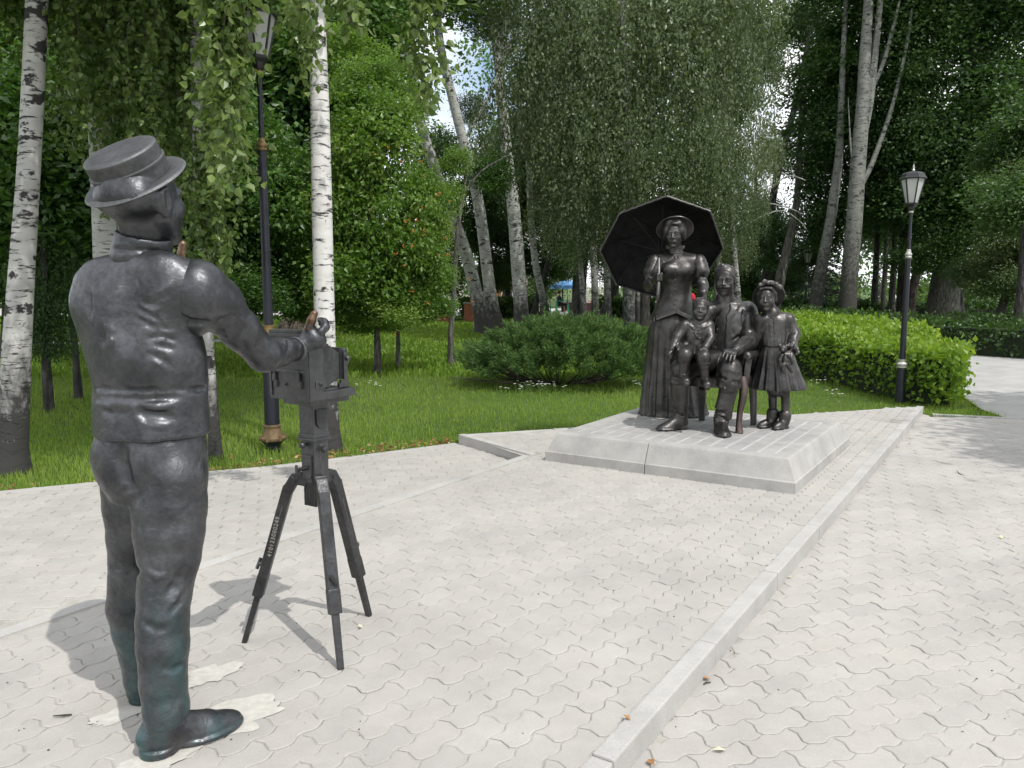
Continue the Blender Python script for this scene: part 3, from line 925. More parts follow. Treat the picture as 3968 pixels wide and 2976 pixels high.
# back strap and folds under it
for pts in ([(280, 515), (420, 530), (560, 540), (750, 535), (905, 528), (1040, 520)], [(320, 570), (450, 585), (600, 592), (760, 585), (880, 572)]):
    seam(sc, c5, pts, TD, 0.009, deep=-.0035, k=.004)
seam(sc, c5, [(300, 522), (560, 550), (900, 538)], TD, 0.009, 0.003, 0.012, 'add')
for pts, rad in (([(330, 660), (400, 690), (480, 680)], .014), ([(600, 690), (700, 690), (790, 715)], .016), ([(560, 620), (590, 680), (640, 740)], .010)):
    seam(sc, c5, pts, TD, rad, -.002, 0.03)
for pts, rad in (([(600, 630), (700, 640), (800, 630)], .018), ([(620, 760), (700, 770), (780, 780)], .014), ([(300, 620), (370, 630), (400, 660)], .014)):
    seam(sc, c5, pts, TD, rad, 0.004, 0.03, 'add')
sc.rbox(c5(660, 955, 2.66), (.5, .5, .0532 + .011), None, 0.001, 0.006, 'cut')  # straight hem
seam(sc, c5, [(285, 825), (560, 850), (800, 845), (1055, 815)], TD, 0.005, 0.004, 0.01, 'add')
sc.noise(0.0019, 26, 5); sc.noise(0.0009, 75, 6)
sc.D += .006
vest = sc.skin('waistcoat', M_BRONZE_P, ph)

# ---------------- shirt collar and sleeves
sc = Sculpt((-1.62, 2.40, 1.10), (-0.70, 3.22, 1.83), 0.0064)
ca_, cb_ = c4(640, 1000, 2.66), c4(660, 850, 2.65)
sc.cone(ca_, cb_, 0.098, 0.089, 0)
tt = (cb_ - ca_).normalized()
R_ = axes(tt)
sc.rbox(cb_ + tt * (0.06 + .004), (.13, .13, .06), R_, 0.002, 0.004, 'cut')
sc.cone(cb_ + tt * .03, cb_ - tt * .02, .076, .07, .004, 'cut')
seam(sc, c4, [(432, 950), (560, 958), (700, 958), (840, 985)], TD, 0.005, 0.0, 0.004)
sh2 = lerp(sh_r, el_r, .02)
sc.chain([sh2, lerp(sh_r, el_r, .3), lerp(sh_r, el_r, .62), el_r, lerp(el_r, wr_r, .45), wr_r], [0.088, 0.082, 0.070, 0.062, 0.055, 0.042], 0.025)
sc.ell(c4(1050, 1280, 2.635), (.090, .092, .115), None, .03)
sc.ell(c4(1000, 1400, 2.655), (.066, .07, .09), None, .03)
sc.ell(lerp(sh_r, el_r, .22) + Vector((0.0, 0, .008)), (.088, .09, .08), None, .03)
sc.chain([lerp(lsh, lel, .12), lel, lwr], [0.078, 0.064, 0.042], 0.02)
for pts, rad, op in (([(905, 1390), (1000, 1425), (1130, 1430), (1280, 1405)], .010, 'add'), ([(880, 1440), (990, 1475), (1120, 1480)], .012, 'cut'), ([(1180, 1480), (1250, 1450), (1310, 1425)], .006, 'cut'), ([(1230, 1530), (1290, 1480), (1330, 1430)], .008, 'add'), ([(1330, 1420), (1400, 1500), (1420, 1540)], .009, 'add')):
    seam(sc, c4, pts, 2.75, rad, 0.0, 0.015, op)
for pts, rad, op in (([(1430, 190), (1420, 260), (1470, 330)], .008, 'add'), ([(1500, 200), (1530, 260), (1520, 340)], .009, 'add'), ([(1560, 190), (1570, 250), (1540, 320)], .007, 'cut'), ([(1380, 180), (1360, 250), (1380, 330)], .008, 'cut'), ([(1625, 190), (1640, 240), (1625, 310)], .010, 'add'), ([(1280, 120), (1250, 200), (1290, 290)], .010, 'cut'), ([(1180, 60), (1150, 140), (1170, 220)], .009, 'add')):
    seam(sc, c5, pts, 2.98, rad, 0.001, 0.012, op)
sc.noise(0.0026, 30, 8); sc.noise(0.0009, 80, 9)
sc.D += .003
sc.skin('shirt', M_BRONZE_P, ph)
# cuff edge and armhole piping
mb = MB(); mb.lathe(wr_r - (wr_r - el_r).normalized() * .03, [(0.047, 0), (0.050, .004), (0.050, .016), (0.046, .02)], 18, wr_r - el_r); mb.build('cuff', M_BRONZE_P, ph, True)

# ---------------- trousers
sc = Sculpt((-1.56, 2.34, 0.015), (-0.86, 3.02, 1.10), 0.0064)
sc.loft([sec(1650, 385, 805, 2.66, .135), sec(1760, 368, 815, 2.65, .145), sec(1850, 385, 814, 2.65, .15), sec(1940, 430, 800, 2.655, .13)], ROT, k=0.02)
def leg(rows):
    pts, rad = [], []
    for y, xl, xr, d in rows:
        pts.append(W((xl + xr) / 2, y, d)); rad.append(PX((xr - xl) / 2, d))
    return pts, rad
rp, rr1 = leg([(1850, 545, 810, 2.60), (1964, 506, 808, 2.60), (2060, 512, 800, 2.585), (2159, 527, 784, 2.57), (2294, 523, 749, 2.545), (2400, 518, 740, 2.525), (2500, 520, 741, 2.51), (2647, 532, 734, 2.495), (2740, 545, 742, 2.485), (2815, 556, 752, 2.475)])
lp, lr1 = leg([(1850, 385, 620, 2.72), (1960, 396, 640, 2.73), (2080, 410, 640, 2.745), (2165, 417, 628, 2.76), (2353, 409, 612, 2.80), (2440, 430, 625, 2.82), (2529, 456, 645, 2.84), (2620, 475, 655, 2.855), (2690, 490, 662, 2.865)])
sc.chain(rp, rr1, 0.012); sc.chain(lp, lr1, 0.012)
sc.cone(c5(510, 1230, 2.68), c6(570, 330, 2.71), .06, .045, .02); sc.cone(c6(570, 330, 2.71), c6(590, 700, 2.70), .045, .02, .02); sc.cone(W(505, 2120, 2.70), W(512, 2260, 2.72), .055, .05, .02)
sc.ell(c5(470, 960, 2.63), (.095, .09, .11), None, .05); sc.ell(c5(720, 980, 2.60), (.11, .09, .12), None, .05)
seam(sc, c5, [(455, 900), (435, 1000), (460, 1100), (510, 1190)], 2.6, .02)
seam(sc, c5, [(1030, 870), (1022, 940), (990, 1010), (945, 1052)], 2.6, .006, .003, .006)
seam(sc, c5, [(1022, 880), (1012, 945), (980, 1010)], 2.6, .006, -.001, .008, 'add')
for fn, pts, rad, op in ((c5, [(420, 1225), (500, 1190), (580, 1180)], .008, 'cut'), (c5, [(600, 1260), (660, 1310), (700, 1340)], .007, 'add'), (c5, [(800, 1380), (770, 1430), (720, 1500)], .009, 'cut'), (c5, [(600, 1330), (660, 1350), (720, 1390)], .006, 'add'),
                         (c6, [(380, 310), (450, 325), (540, 300)], .014, 'add'), (c6, [(385, 345), (450, 360), (540, 330)], .010, 'cut'), (c6, [(480, 420), (520, 380), (560, 360)], .010, 'cut'),
                         (c6, [(870, 360), (800, 470), (735, 560)], .012, 'cut'), (c6, [(890, 420), (840, 520), (770, 600)], .017, 'add'), (c6, [(900, 480), (850, 580), (780, 650)], .010, 'cut'), (c6, [(640, 360), (700, 400), (760, 380)], .02, 'add'),
                         (c6, [(700, 930), (740, 1000), (830, 1090)], .010, 'add'), (c6, [(880, 980), (800, 1020), (720, 1010)], .010, 'cut'), (c6, [(600, 700), (680, 760), (760, 740)], .012, 'cut'), (c6, [(905, 1120), (860, 1150), (780, 1170)], .009, 'add'), (c6, [(830, 700), (860, 780), (850, 860)], .010, 'add')):
    seam(sc, fn, pts, 2.56, rad * .85, op=op, deep=(rad * .62 if op == 'add' else -rad * .5))
# hems: cut level, dipping at the heel
sc.rbox(c6(790, 1560, 2.46) + Vector((0, 0, -.008)), (.25, .14, .10), axes(Vector((-.28, -.20, 1.0))), 0.002, 0.004, 'cut')
sc.noise(0.0015, 24, 12); sc.noise(0.0010, 70, 13)
sc.D += .008
tr = sc.skin('trousers', M_BRONZE_P, ph)

# ---------------- shoes
def shoe(name, heel, toe, L, wd, mat, parent, h=0.0045, z0=0.0, high=0.1, lace=False, boot_top=None, heel_h=0.03):
    heel, toe = Vector((heel[0], heel[1], z0)), Vector((toe[0], toe[1], z0))
    t = (toe - heel).normalized(); n = Vector((t.y, -t.x, 0))
    toe = heel + t * L
    up = Vector((0, 0, 1))
    lo = Vector((min(heel.x, toe.x), min(heel.y, toe.y), z0)) - Vector((.13, .13, 0.01)); hi = Vector((max(heel.x, toe.x), max(heel.y, toe.y), z0 + high)) + Vector((.13, .13, .08))
    if boot_top is not None:
        lo = Vector(map(min, lo, boot_top - Vector((.14, .14, 0)))); hi = Vector(map(max, hi, boot_top + Vector((.14, .14, .06))))
    sc = Sculpt(lo, hi, h)
    # upper
    sc.ell(heel + t * .18 * L + up * (.05 + heel_h * .5), (.23 * L, wd * .43, .055), [[t.x, n.x, 0], [t.y, n.y, 0], [0, 0, 1]], 0)
    sc.ell(heel + t * .66 * L + up * .024, (.36 * L, wd * .50, .044), [[t.x, n.x, 0], [t.y, n.y, 0], [0, 0, 1]], .03)
    sc.cone(heel + t * .22 * L + up * (high * .75), heel + t * .62 * L + up * .045, wd * .42, wd * .36, .03)
    if boot_top is None:
        sc.cone(heel + t * .2 * L + up * .06, heel + t * .2 * L + up * high, wd * .42, wd * .40, .03)
    sc.ell(heel + t * .5 * L - up * .02, (.62 * L, wd * .66, .035), [[t.x, n.x, 0], [t.y, n.y, 0], [0, 0, 1]], .004, 'cut')
    # sole with welt, and heel block
    sole = lambda q, w: sc.loft([(z0 + (0.002 if q < .3 else .006), heel.x + t.x * L * q, heel.y + t.y * L * q, w[0], w[1]), (z0 + (heel_h if q < .3 else .022), heel.x + t.x * L * q, heel.y + t.y * L * q, w[0], w[1])], math.atan2(t.y, t.x), k=.006, rim=.003)
    sole(.17, (.19 * L, wd * .50)); sole(.66, (.375 * L, wd * .585))
    sc.cone(heel + t * .25 * L + up * .022, heel + t * .6 * L + up * .016, wd * .30, wd * .3, .01) if False else None
    sc.rbox(heel + t * .42 * L + up * .022, (.2 * L, wd * .36, .010), [[t.x, n.x, 0], [t.y, n.y, 0], [0, 0, 1]], .004, .008)
    if boot_top is not None:
        ank = heel + t * .2 * L + up * high
        sc.chain([heel + t * .24 * L + up * .06, ank, lerp(ank, boot_top, .45), boot_top], [wd * .50, wd * .52, wd * .60, wd * .68], .02)
    sc.rbox((heel + toe) / 2 - up * .5, (.6, .6, .5 - 0.0), None, .0, .0, 'cut') if z0 == 0 else None
    return sc, t, n
sc, t, n = shoe('shoe', (-1.222, 2.468), (-0.985, 2.69), 0.335, 0.124, M_BRONZE_P, ph, high=.11)
seam(sc, c6, [(905, 1420), (960, 1470), (1000, 1475), (1035, 1420), (1020, 1390)], 2.55, .0035)
seam(sc, c6, [(690, 1600), (860, 1575), (1050, 1540), (1200, 1470), (1262, 1405)], 2.55, .003)
sc.noise(.001, 40, 3); sc.skin('shoe', M_BRONZE_P, ph)
sc, t, n = shoe('shoe', (-1.385, 2.80), (-1.40, 3.1), 0.325, 0.115, M_BRONZE_P, ph, high=.11)
sc.skin('shoe', M_BRONZE_P, ph)

# ---------------- boater hat
hat = empty('hat', hat_c); hat.parent = ph; hat.matrix_parent_inverse = world_of(ph).inverted()
mb = MB(); mb.lathe(hat_c, [(0.112, -.006), (0.160, -.008), (0.167, -.002), (0.162, .005), (0.112, .008)], 56, HAX); mb.build('brim', M_HAT, hat, True)
mb = MB(); mb.lathe(hat_c, [(0.114, -.004), (0.1155, .02), (0.1165, .085), (0.117, .097), (0.112, .1025), (0.09, .1035), (0.03, .102), (0.001, .102)], 56, HAX); mb.build('crown', M_HAT, hat, True)
mb = MB(); mb.lathe(hat_c, [(0.114, .006), (0.1185, .009), (0.1193, .030), (0.1193, .046), (0.1212, .049), (0.1212, .054), (0.1165, .057)], 56, HAX); mb.build('hat_band', M_HAT, hat, True)
# ================================================================== TRIPOD AND BELLOWS CAMERA (cast in bronze)
A0 = Vector((-0.842, 3.35, 0)); FB = Vector((BS.x, BS.y, 0)); RB = Vector((BN.x, BN.y, 0)); UP = Vector((0, 0, 1))
FR = Matrix((RB, FB, UP)).transposed()
def cam_pt(r, f, z): return A0 + RB * r + FB * f + UP * z
tp = empty('tripod', A0); tag(tp, 'dark bronze tripod with square post and splayed two-stage legs on the pavers', 'tripod')
mb = MB(); mb.box(cam_pt(0, 0, .99), (.085, .085, .14), FR); mb.build('upper_post', M_BRONZE_C, tp, bevel=.004)
mb = MB(); mb.box(cam_pt(0, 0, .9075), (.100, .100, .010), FR); mb.box(cam_pt(0, 0, .921), (.093, .093, .018), FR); mb.build('moulding', M_BRONZE_C, tp, bevel=.003)
mb = MB(); mb.box(cam_pt(0, 0, .81), (.08, .08, .186), FR)
for sx_ in (-1, 1): mb.box(cam_pt(sx_ * .0385, 0, .80), (.008, .018, .17), FR)
mb.build('lower_post', M_BRONZE_C, tp, bevel=.004)
mb = MB()
for i_ in range(-3, 4):
    for (dr, df) in ((i_ * .0098, -.034), (.034, i_ * .0098)): mb.box(cam_pt(dr, df, .672), (.0068, .0068, .108), FR)
mb.box(cam_pt(0, 0, .672), (.066, .066, .11), FR); mb.build('fluted_foot', M_BRONZE_C, tp, bevel=.0015)
# half-round flap on the right face, round knobs, latch plate with crank on the back face
mb = MB()
pts = [(-.03, 0), (-.03, .05), (.03, .05), (.03, 0)] + [(.03 * math.cos(a), -.03 * math.sin(a)) for a in [math.pi * k / 8 for k in range(1, 8)]]
vs = [cam_pt(.043, p[0], .985 + p[1]) for p in pts] + [cam_pt(.050, p[0], .985 + p[1]) for p in pts]; n_ = len(pts)
mb.add(vs, [tuple(range(n_)), tuple(range(2 * n_ - 1, n_ - 1, -1))] + [(k, (k + 1) % n_, n_ + (k + 1) % n_, n_ + k) for k in range(n_)]); mb.build('flap', M_BRONZE_C, tp)
for c_, ax_ in ((cam_pt(.04, 0, .865), RB), (cam_pt(-.01, -.04, .885), -FB)):
    mb = MB(); mb.lathe(c_, [(.006, 0), (.007, .012), (.013, .014), (.015, .021), (.012, .029), (.004, .032)], 14, ax_); mb.build('knob', M_BRONZE_C, tp, True)
pk = None
mb = MB(); mb.box(cam_pt(0, -.0435, .79), (.05, .010, .10), FR)
for a_ in (-1, 1):
    for b__ in (-1, 1): mb.lathe(cam_pt(a_ * .019, -.048, .79 + b__ * .042), [(.003, 0), (.0035, .003), (.002, .004)], 8, -FB)
pk = mb.build('latch_plate', M_BRONZE_C, tp, bevel=.002)
mb = MB(); mb.lathe(cam_pt(-.006, -.048, .785), [(.010, 0), (.009, .01), (.0075, .045), (.009, .05)], 12, -FB); mb.box(cam_pt(-.006, -.099, .790), (.012, .006, .034), FR); mb.build('crank', M_BRONZE_C, pk, bevel=.001)
# legs
FEET = [SG(528.6, 1387.5), SG(736, 1446), SG(797, 1330)]
for li, foot in enumerate(FEET):
    out = (Vector((foot.x, foot.y, 0)) - A0); out.normalize(); side = UP.cross(out)
    top = A0 + out * .115 + UP * .695; root = A0 + out * .05 + UP * .735
    ax_ = (foot - top).normalized(); split = top + (foot - top) * .69
    mb = MB()
    mb.bar(root - out * .02 - UP * .01, A0 + out * .088 + UP * .735, .05, .05, up=side); mb.bar(A0 + out * .082 + UP * .741, top + ax_ * .02, .046, .05, up=side)
    lg = mb.build('leg_hinge', M_BRONZE_C, tp, bevel=.006)
    mb = MB(); mb.bar(top - ax_ * .005, split, .044, .046, up=side, w2=(.042, .048)); mb.bar(split - ax_ * .10, split, .045, .051, up=side)
    mb.bar(top + ax_ * .08 + ax_.cross(side) * 0, split - ax_ * .06, .006, .0475, up=side)
    ul = mb.build('upper_leg', M_BRONZE_C, tp, bevel=.003)
    mb = MB(); mb.bar(split - ax_ * .02, foot, .026, .030, up=side, w2=(.022, .026)); mb.build('lower_leg', M_BRONZE_C, tp, bevel=.003)
    nn = out.cross(ax_).cross(ax_).normalized()
    if nn.dot(out) < 0: nn = -nn
    kc = top + (foot - top) * .50 + nn * .022
    mb = MB(); mb.lathe(kc, [(.008, 0), (.010, .006), (.007, .012)], 10, nn); mb.bar(kc + nn * .012 - ax_ * .022 - side * .012, kc + nn * .012 + ax_ * .022 + side * .012, .010, .014); mb.build('wing_nut', M_BRONZE_C, ul, bevel=.003)
    if li == 0:
        # inventory number painted along the leg
        cu = bpy.data.curves.new('number', 'FONT'); cu.body = '410123080249'; cu.size = .026; cu.align_x = 'CENTER'; cu.align_y = 'CENTER'; cu.space_character = 1.18
        tmp = bpy.data.objects.new('tmp', cu); COL.objects.link(tmp); bpy.context.view_layer.update()
        me = bpy.data.meshes.new_from_object(tmp.evaluated_get(bpy.context.evaluated_depsgraph_get())); bpy.data.objects.remove(tmp)
        mid = top + (foot - top) * .305
        view = (CAMP - mid); xx = -ax_; zz = side if side.dot(view) > 0 else -side
        yy = zz.cross(xx)
        o = link('number', me, plain_mat('pale_paint', (.34, .33, .29), .8, var=.2), ul)
        me.transform(Matrix((xx, yy, zz)).transposed().to_4x4() @ Matrix.Rotation(0.06, 4, 'Z'))
        me.transform(Matrix.Translation(mid + zz * .0262))

bc = empty('bellows_camera', cam_pt(0, 0, 1.06)); tag(bc, 'dark bronze box camera with pleated bellows mounted on the tripod', 'camera')
def cbox(mb, r, f, z, sr, sf, sz): return mb.box(cam_pt(r, f, z), (sr, sf, sz), FR)
mb = MB(); cbox(mb, 0, .02, 1.0725, .165, .22, .024); mb.build('mount_plate', M_BRONZE_C, bc, bevel=.002)
mb = MB(); cbox(mb, 0, .046, 1.101, .222, .188, .033); cbox(mb, .075, .046, 1.1195, .012, .186, .006); cbox(mb, -.075, .046, 1.1195, .012, .186, .006); mb.build('base_board', M_BRONZE_C, bc, bevel=.003)
mb = MB(); cbox(mb, 0, -.087, 1.222, .236, .078, .272); mb.build('rear_box', M_BRONZE_C, bc, bevel=.003)
mb = MB()
for r_ in (-1, 1): cbox(mb, r_ * .108, -.1285, 1.225, .014, .007, .25)
cbox(mb, 0, -.1285, 1.352, .236, .007, .014); cbox(mb, 0, -.1295, 1.205, .21, .009, .010)
cbox(mb, -.03, -.10, 1.366, .17, .05, .014); mb.build('back_frame', M_BRONZE_C, bc, bevel=.002)
for r_ in (-.082, .062):
    mb = MB(); cbox(mb, r_, -.132, 1.175, .016, .014, .030); cbox(mb, r_ + .006, -.131, 1.150, .018, .012, .028); cbox(mb, r_ + .001, -.1315, 1.198, .010, .013, .018); mb.build('bracket', M_BRONZE_C, bc, bevel=.003)
mb = MB(); mb.lathe(cam_pt(-.02, -.126, 1.150), [(.007, 0), (.007, .004), (.004, .005), (.004, .010)], 10, -FB); mb.build('screw', M_BRONZE_C, bc, True)
# bellows: pleats narrowing to the front
vs, fs = [], []; NP = 9
for i in range(NP * 2 + 1):
    t_ = i / (NP * 2); f_ = -.048 + .145 * t_; ridge_ = .006 if i % 2 else 0
    hw, z0_, z1_ = .100 - .040 * t_ + ridge_, 1.128 + .036 * t_ - ridge_, 1.335 - .075 * t_ + ridge_
    vs += [cam_pt(-hw, f_, z0_), cam_pt(hw, f_, z0_), cam_pt(hw, f_, z1_), cam_pt(-hw, f_, z1_)]
for i in range(NP * 2):
    for k in range(4): fs.append((i * 4 + k, i * 4 + (k + 1) % 4, i * 4 + 4 + (k + 1) % 4, i * 4 + 4 + k))
fs += [(3, 2, 1, 0), tuple(NP * 8 + k for k in range(4))]
mb = MB(); mb.add(vs, fs); mb.build('bellows', M_BRONZE_C, bc)
fs_ = MB(); cbox(fs_, 0, .103, 1.222, .135, .016, .135)
fsn = fs_.build('front_standard', M_BRONZE_C, bc, bevel=.002)
for r_ in (-1, 1):
    mb = MB(); cbox(mb, r_ * .084, .108, 1.198, .012, .022, .16); cbox(mb, r_ * .084, .095, 1.130, .014, .058, .020); cbox(mb, r_ * .084, .092, 1.145, .011, .03, .02)
    mb.lathe(cam_pt(r_ * .084, .108, 1.278), [(.011, -.006), (.011, .006)], 12, RB)
    st_ = mb.build('standard_post', M_BRONZE_C, bc, bevel=.003)
    mb = MB(); mb.lathe(cam_pt(r_ * .090, .108, 1.245), [(.005, 0), (.006, .006), (.011, .008), (.011, .018), (.007, .021)], 12, RB * r_); mb.build('knob', M_BRONZE_C, st_, True)
mb = MB(); mb.lathe(cam_pt(0, .11, 1.222), [(.040, 0), (.040, .02), (.036, .024), (.036, .055), (.039, .058), (.039, .066), (.028, .067), (.026, .05)], 24, FB); mb.build('lens', M_BRONZE_C, fsn, True)
mb = MB(); cbox(mb, .1195, -.070, 1.152, .006, .052, .030); pk = mb.build('side_plate', M_BRONZE_C, bc, bevel=.004)
mb = MB(); mb.lathe(cam_pt(.122, -.068, 1.152), [(.010, 0), (.010, .004), (.0065, .006), (.006, .012)], 14, RB); mb.build('screw', M_BRONZE_C, pk, True)
# ================================================================== THE FAMILY GROUP
U7 = lambda n, d: n / 2.212 / (FPX * 3968) * d          # metres for n crop pixels
def sec7(y, xl, xr, d, dep, off=0):
    a, b = c7(xl, y + off, d), c7(xr, y + off, d)
    return (a.z, (a.x + b.x) / 2, d, (b.x - a.x) / 2, dep)
def buttons(sc, pts, d, r, parent, name='button', mat=None):
    mat = mat or M_BRONZE
    for x, y in pts:
        p = hit(sc, c7, x, y, d); v = (CAMP - p); v.z = 0; v.normalize()
        mb = MB(); mb.lathe(p - v * .002, [(r, 0), (r, r * .5), (r * .6, r * .95), (r * .15, r * 1.05)], 8, v); mb.build(name, mat, parent, True)
def hand(sc, wrist, knuck, tips, r, thumb=None):
    """palm from wrist to knuckles, then four fingers to the tips"""
    side = (Vector(tips[-1]) - Vector(tips[0])).normalized()
    n = len(tips)
    for i, tp_ in enumerate(tips):
        k = Vector(knuck) + side * (r * 2.1 * (i - (n - 1) / 2))
        sc.cone(wrist, k, r * 1.5, r * 1.15, r * .6)
        m_ = lerp(k, tp_, .5) + Vector((0, -.3, .3)).normalized() * r * .7
        finger(sc, [k, m_, tp_], r, r * .78, r * .35)
    if thumb is not None: finger(sc, [wrist, lerp(wrist, thumb, .55), thumb], r * 1.25, r * .9, r * .4)
GRP = 'bronze family group on the plinth'
# ------------------------------------------------------------------ woman
WD = 7.92
wm = empty('bronze_statue', (W(2250 + 810 / 2.212, 1600, 8.02).x, 8.02, PH))
tag(wm, 'tall bronze woman statue in long pleated skirt and brimmed hat holding a parasol', 'statue', GRP)
sc = Sculpt((1.05, 7.30, PH), (2.25, 8.42, 2.45), 0.0066)
hwm = c7(800, 352, 7.86)
P, M_ = head(sc, hwm, (-.30, -.95, -.04), (0.02, 0, 1), 0.262, female=True)
sc.cone(c7(812, 520, 7.95), c7(812, 420, 7.92), .064, .058, .02)
sc.cone(c7(812, 520, 7.95), c7(820, 1000, 7.98), .08, .10)
sc.cone(c7(820, 1000, 7.98), Vector((c7(820, 1000, 7.98).x, 8.02, PH + .02)), .10, .09)
sh_a, el_a, wr_a = c7(1000, 590, 7.92), c7(1045, 790, 7.85), c7(1050, 905, 7.66)
sh_b, el_b, wr_b = c7(640, 590, 7.90), c7(585, 790, 7.80), c7(652, 745, 7.62)
for q in ((sh_a, el_a, wr_a), (sh_b, el_b, wr_b)): sc.chain([c7(812, 540, 7.95), *q], [.06, .055, .048, .034])
hb = c7(668, 715, 7.56)
for i_ in range(4):
    y_ = 697 + i_ * 15
    finger(sc, [c7(636, y_ + 8, 7.585), c7(662, y_ - 2, 7.525), c7(690, y_, 7.545), c7(692, y_ + 3, 7.585)], .0135, .0115)
finger(sc, [wr_b, c7(668, 700, 7.60), c7(695, 686, 7.57)], .018, .013)
sc.ell(c7(645, 722, 7.60), (.03, .035, .045), None, .015); sc.cone(wr_b, c7(648, 722, 7.60), .034, .03, .01)
hand(sc, wr_a, c7(1052, 925, 7.60), [c7(1010, 945, 7.56), c7(1030, 955, 7.55), c7(1052, 958, 7.55), c7(1075, 955, 7.56)], .0145)
sc.noise(.0008, 40, 21)
figw = sc.skin('figure', M_BRONZE, wm); figw['label'] = 'face, neck and hands of the bronze woman'
# hair: swept-back puff with a parting
sc = Sculpt(hwm - Vector((.26, .24, .22)), hwm + Vector((.26, .26, .30)), .006)
for s_ in (-1, 1):
    sc.ell(P(s_ * .24, -.05, .17), (.058, .080, .078), M_, .02); sc.ell(P(s_ * .33, -.14, .02), (.042, .066, .07), M_, .02)
    sc.ell(P(s_ * .14, .12, .38), (.05, .045, .042), M_, .02)
    for k in range(5):
        sc.chain([P(s_ * .02, .30 - k * .06, .40 + k * .02), P(s_ * (.22 + k * .02), .22 - k * .07, .36 - k * .03), P(s_ * (.40 + k * .012), -.02 - k * .06, .14 - k * .05)], .013, .006)
sc.ell(P(0, -.30, .15), (.10, .08, .10), M_, .03)
sc.noise(.0018, 70, 4); sc.skin('hair', M_BRONZE, wm)
# hat
hx = Vector((.05, .62, .78)).normalized(); hcw = c7(808, 308, 7.98)
hatw = empty('hat', hcw); hatw.parent = wm; hatw.matrix_parent_inverse = world_of(wm).inverted()
mb = MB(); mb.lathe(hcw, [(.10, -.008), (.168, -.003), (.182, .0), (.184, .006), (.178, .012), (.10, .006)], 48, hx); mb.build('brim', M_BRONZE, hatw, True)
mb = MB(); mb.lathe(hcw, [(.115, 0), (.112, .05), (.10, .08), (.06, .095), (.002, .10)], 40, hx); mb.build('crown', M_BRONZE, hatw, True)
# bodice with peplum
sc = Sculpt((1.12, 7.5, 1.05), (2.15, 8.4, 1.97), .0066)
sc.loft([sec7(1105, 592, 948, 7.99, .185), sec7(1060, 605, 950, 7.99, .18), sec7(1000, 628, 955, 7.98, .17), sec7(930, 660, 957, 7.97, .15), sec7(860, 692, 948, 7.96, .125), sec7(800, 704, 945, 7.95, .122), sec7(720, 697, 962, 7.94, .14), sec7(665, 684, 985, 7.93, .155), sec7(600, 690, 985, 7.94, .135), sec7(545, 715, 960, 7.95, .105), sec7(515, 755, 890, 7.95, .07)], math.radians(-12), k=.02)
for x in (755, 905): sc.ell(c7(x, 655, 7.84), (.075, .065, .07), None, .05)
sc.cone(c7(812, 545, 7.95), c7(960, 575, 7.93), .06, .07, .04); sc.cone(c7(812, 545, 7.95), c7(690, 575, 7.92), .06, .07, .04)
def under(x0, y0, x1, y1, d, depth=.5):
    """cut away what lies below the line"""
    a, b = c7(x0, y0, d), c7(x1, y1, d); t = (b - a).normalized(); n = Vector((t.z, 0, -t.x))
    if n.z > 0: n = -n
    m_ = (a + b) / 2 + n * .15
    sc.rbox(m_, ((b - a).length / 2 + .01, depth, .15), [[t.x, 0, n.x], [0, 1, 0], [t.z, 0, n.z]], .001, .003, 'cut')
under(580, 1102, 822, 1018, 7.8, .22); under(818, 1018, 960, 1078, 7.8, .22)
seam(sc, c7, [(690, 578), (725, 600), (765, 612), (803, 616)], 7.85, .006, op='add'); seam(sc, c7, [(815, 616), (865, 608), (915, 590), (955, 560)], 7.85, .006, op='add')
seam(sc, c7, [(795, 540), (792, 700), (788, 850), (790, 1000)], 7.85, .004); seam(sc, c7, [(828, 540), (825, 700), (818, 850), (818, 1000)], 7.85, .004)
sc.noise(.0012, 34, 23)
bod = sc.skin('bodice', M_BRONZE, wm)
buttons(sc, [(812, 548), (812, 580), (811, 614), (810, 648), (810, 690), (808, 740), (808, 785), (806, 822), (805, 862), (805, 905), (804, 945), (803, 985)], 7.85, .0085, bod)
# ruffled hem
for (x0, y0, x1, y1, nn_) in ((598, 1095, 818, 1015, 17), (824, 1015, 940, 1072, 9)):
    for i_ in range(nn_):
        t_ = (i_ + .5) / nn_; x_, y_ = x0 + (x1 - x0) * t_, y0 + (y1 - y0) * t_ - 8
        p = hit(sc, c7, x_, y_, 7.85)
        mb = MB(); mb.tube([p + Vector((.002, .006, .014)), p + Vector((0, -.010, 0)), p + Vector((-.002, -.006, -.018))], [.008, .0095, .0105], 6); mb.build('ruffle', M_BRONZE, bod, True)
# collar with frill
mb = MB(); mb.lathe(c7(812, 512, 7.945), [(.079, -.006), (.079, .002), (.075, .03), (.077, .055), (.070, .058)], 28, Vector((0, .06, 1)))
for k in range(30):
    a = 2 * math.pi * k / 30; c_ = c7(812, 462, 7.94) + Vector((math.cos(a) * .078, math.sin(a) * .078, .006 * (k % 2)))
    mb.tube([c_ - Vector((0, 0, .012)), c_ + Vector((math.cos(a) * .008, math.sin(a) * .008, .010))], [.008, .0095], 5)
mb.build('collar', M_BRONZE, wm, True)
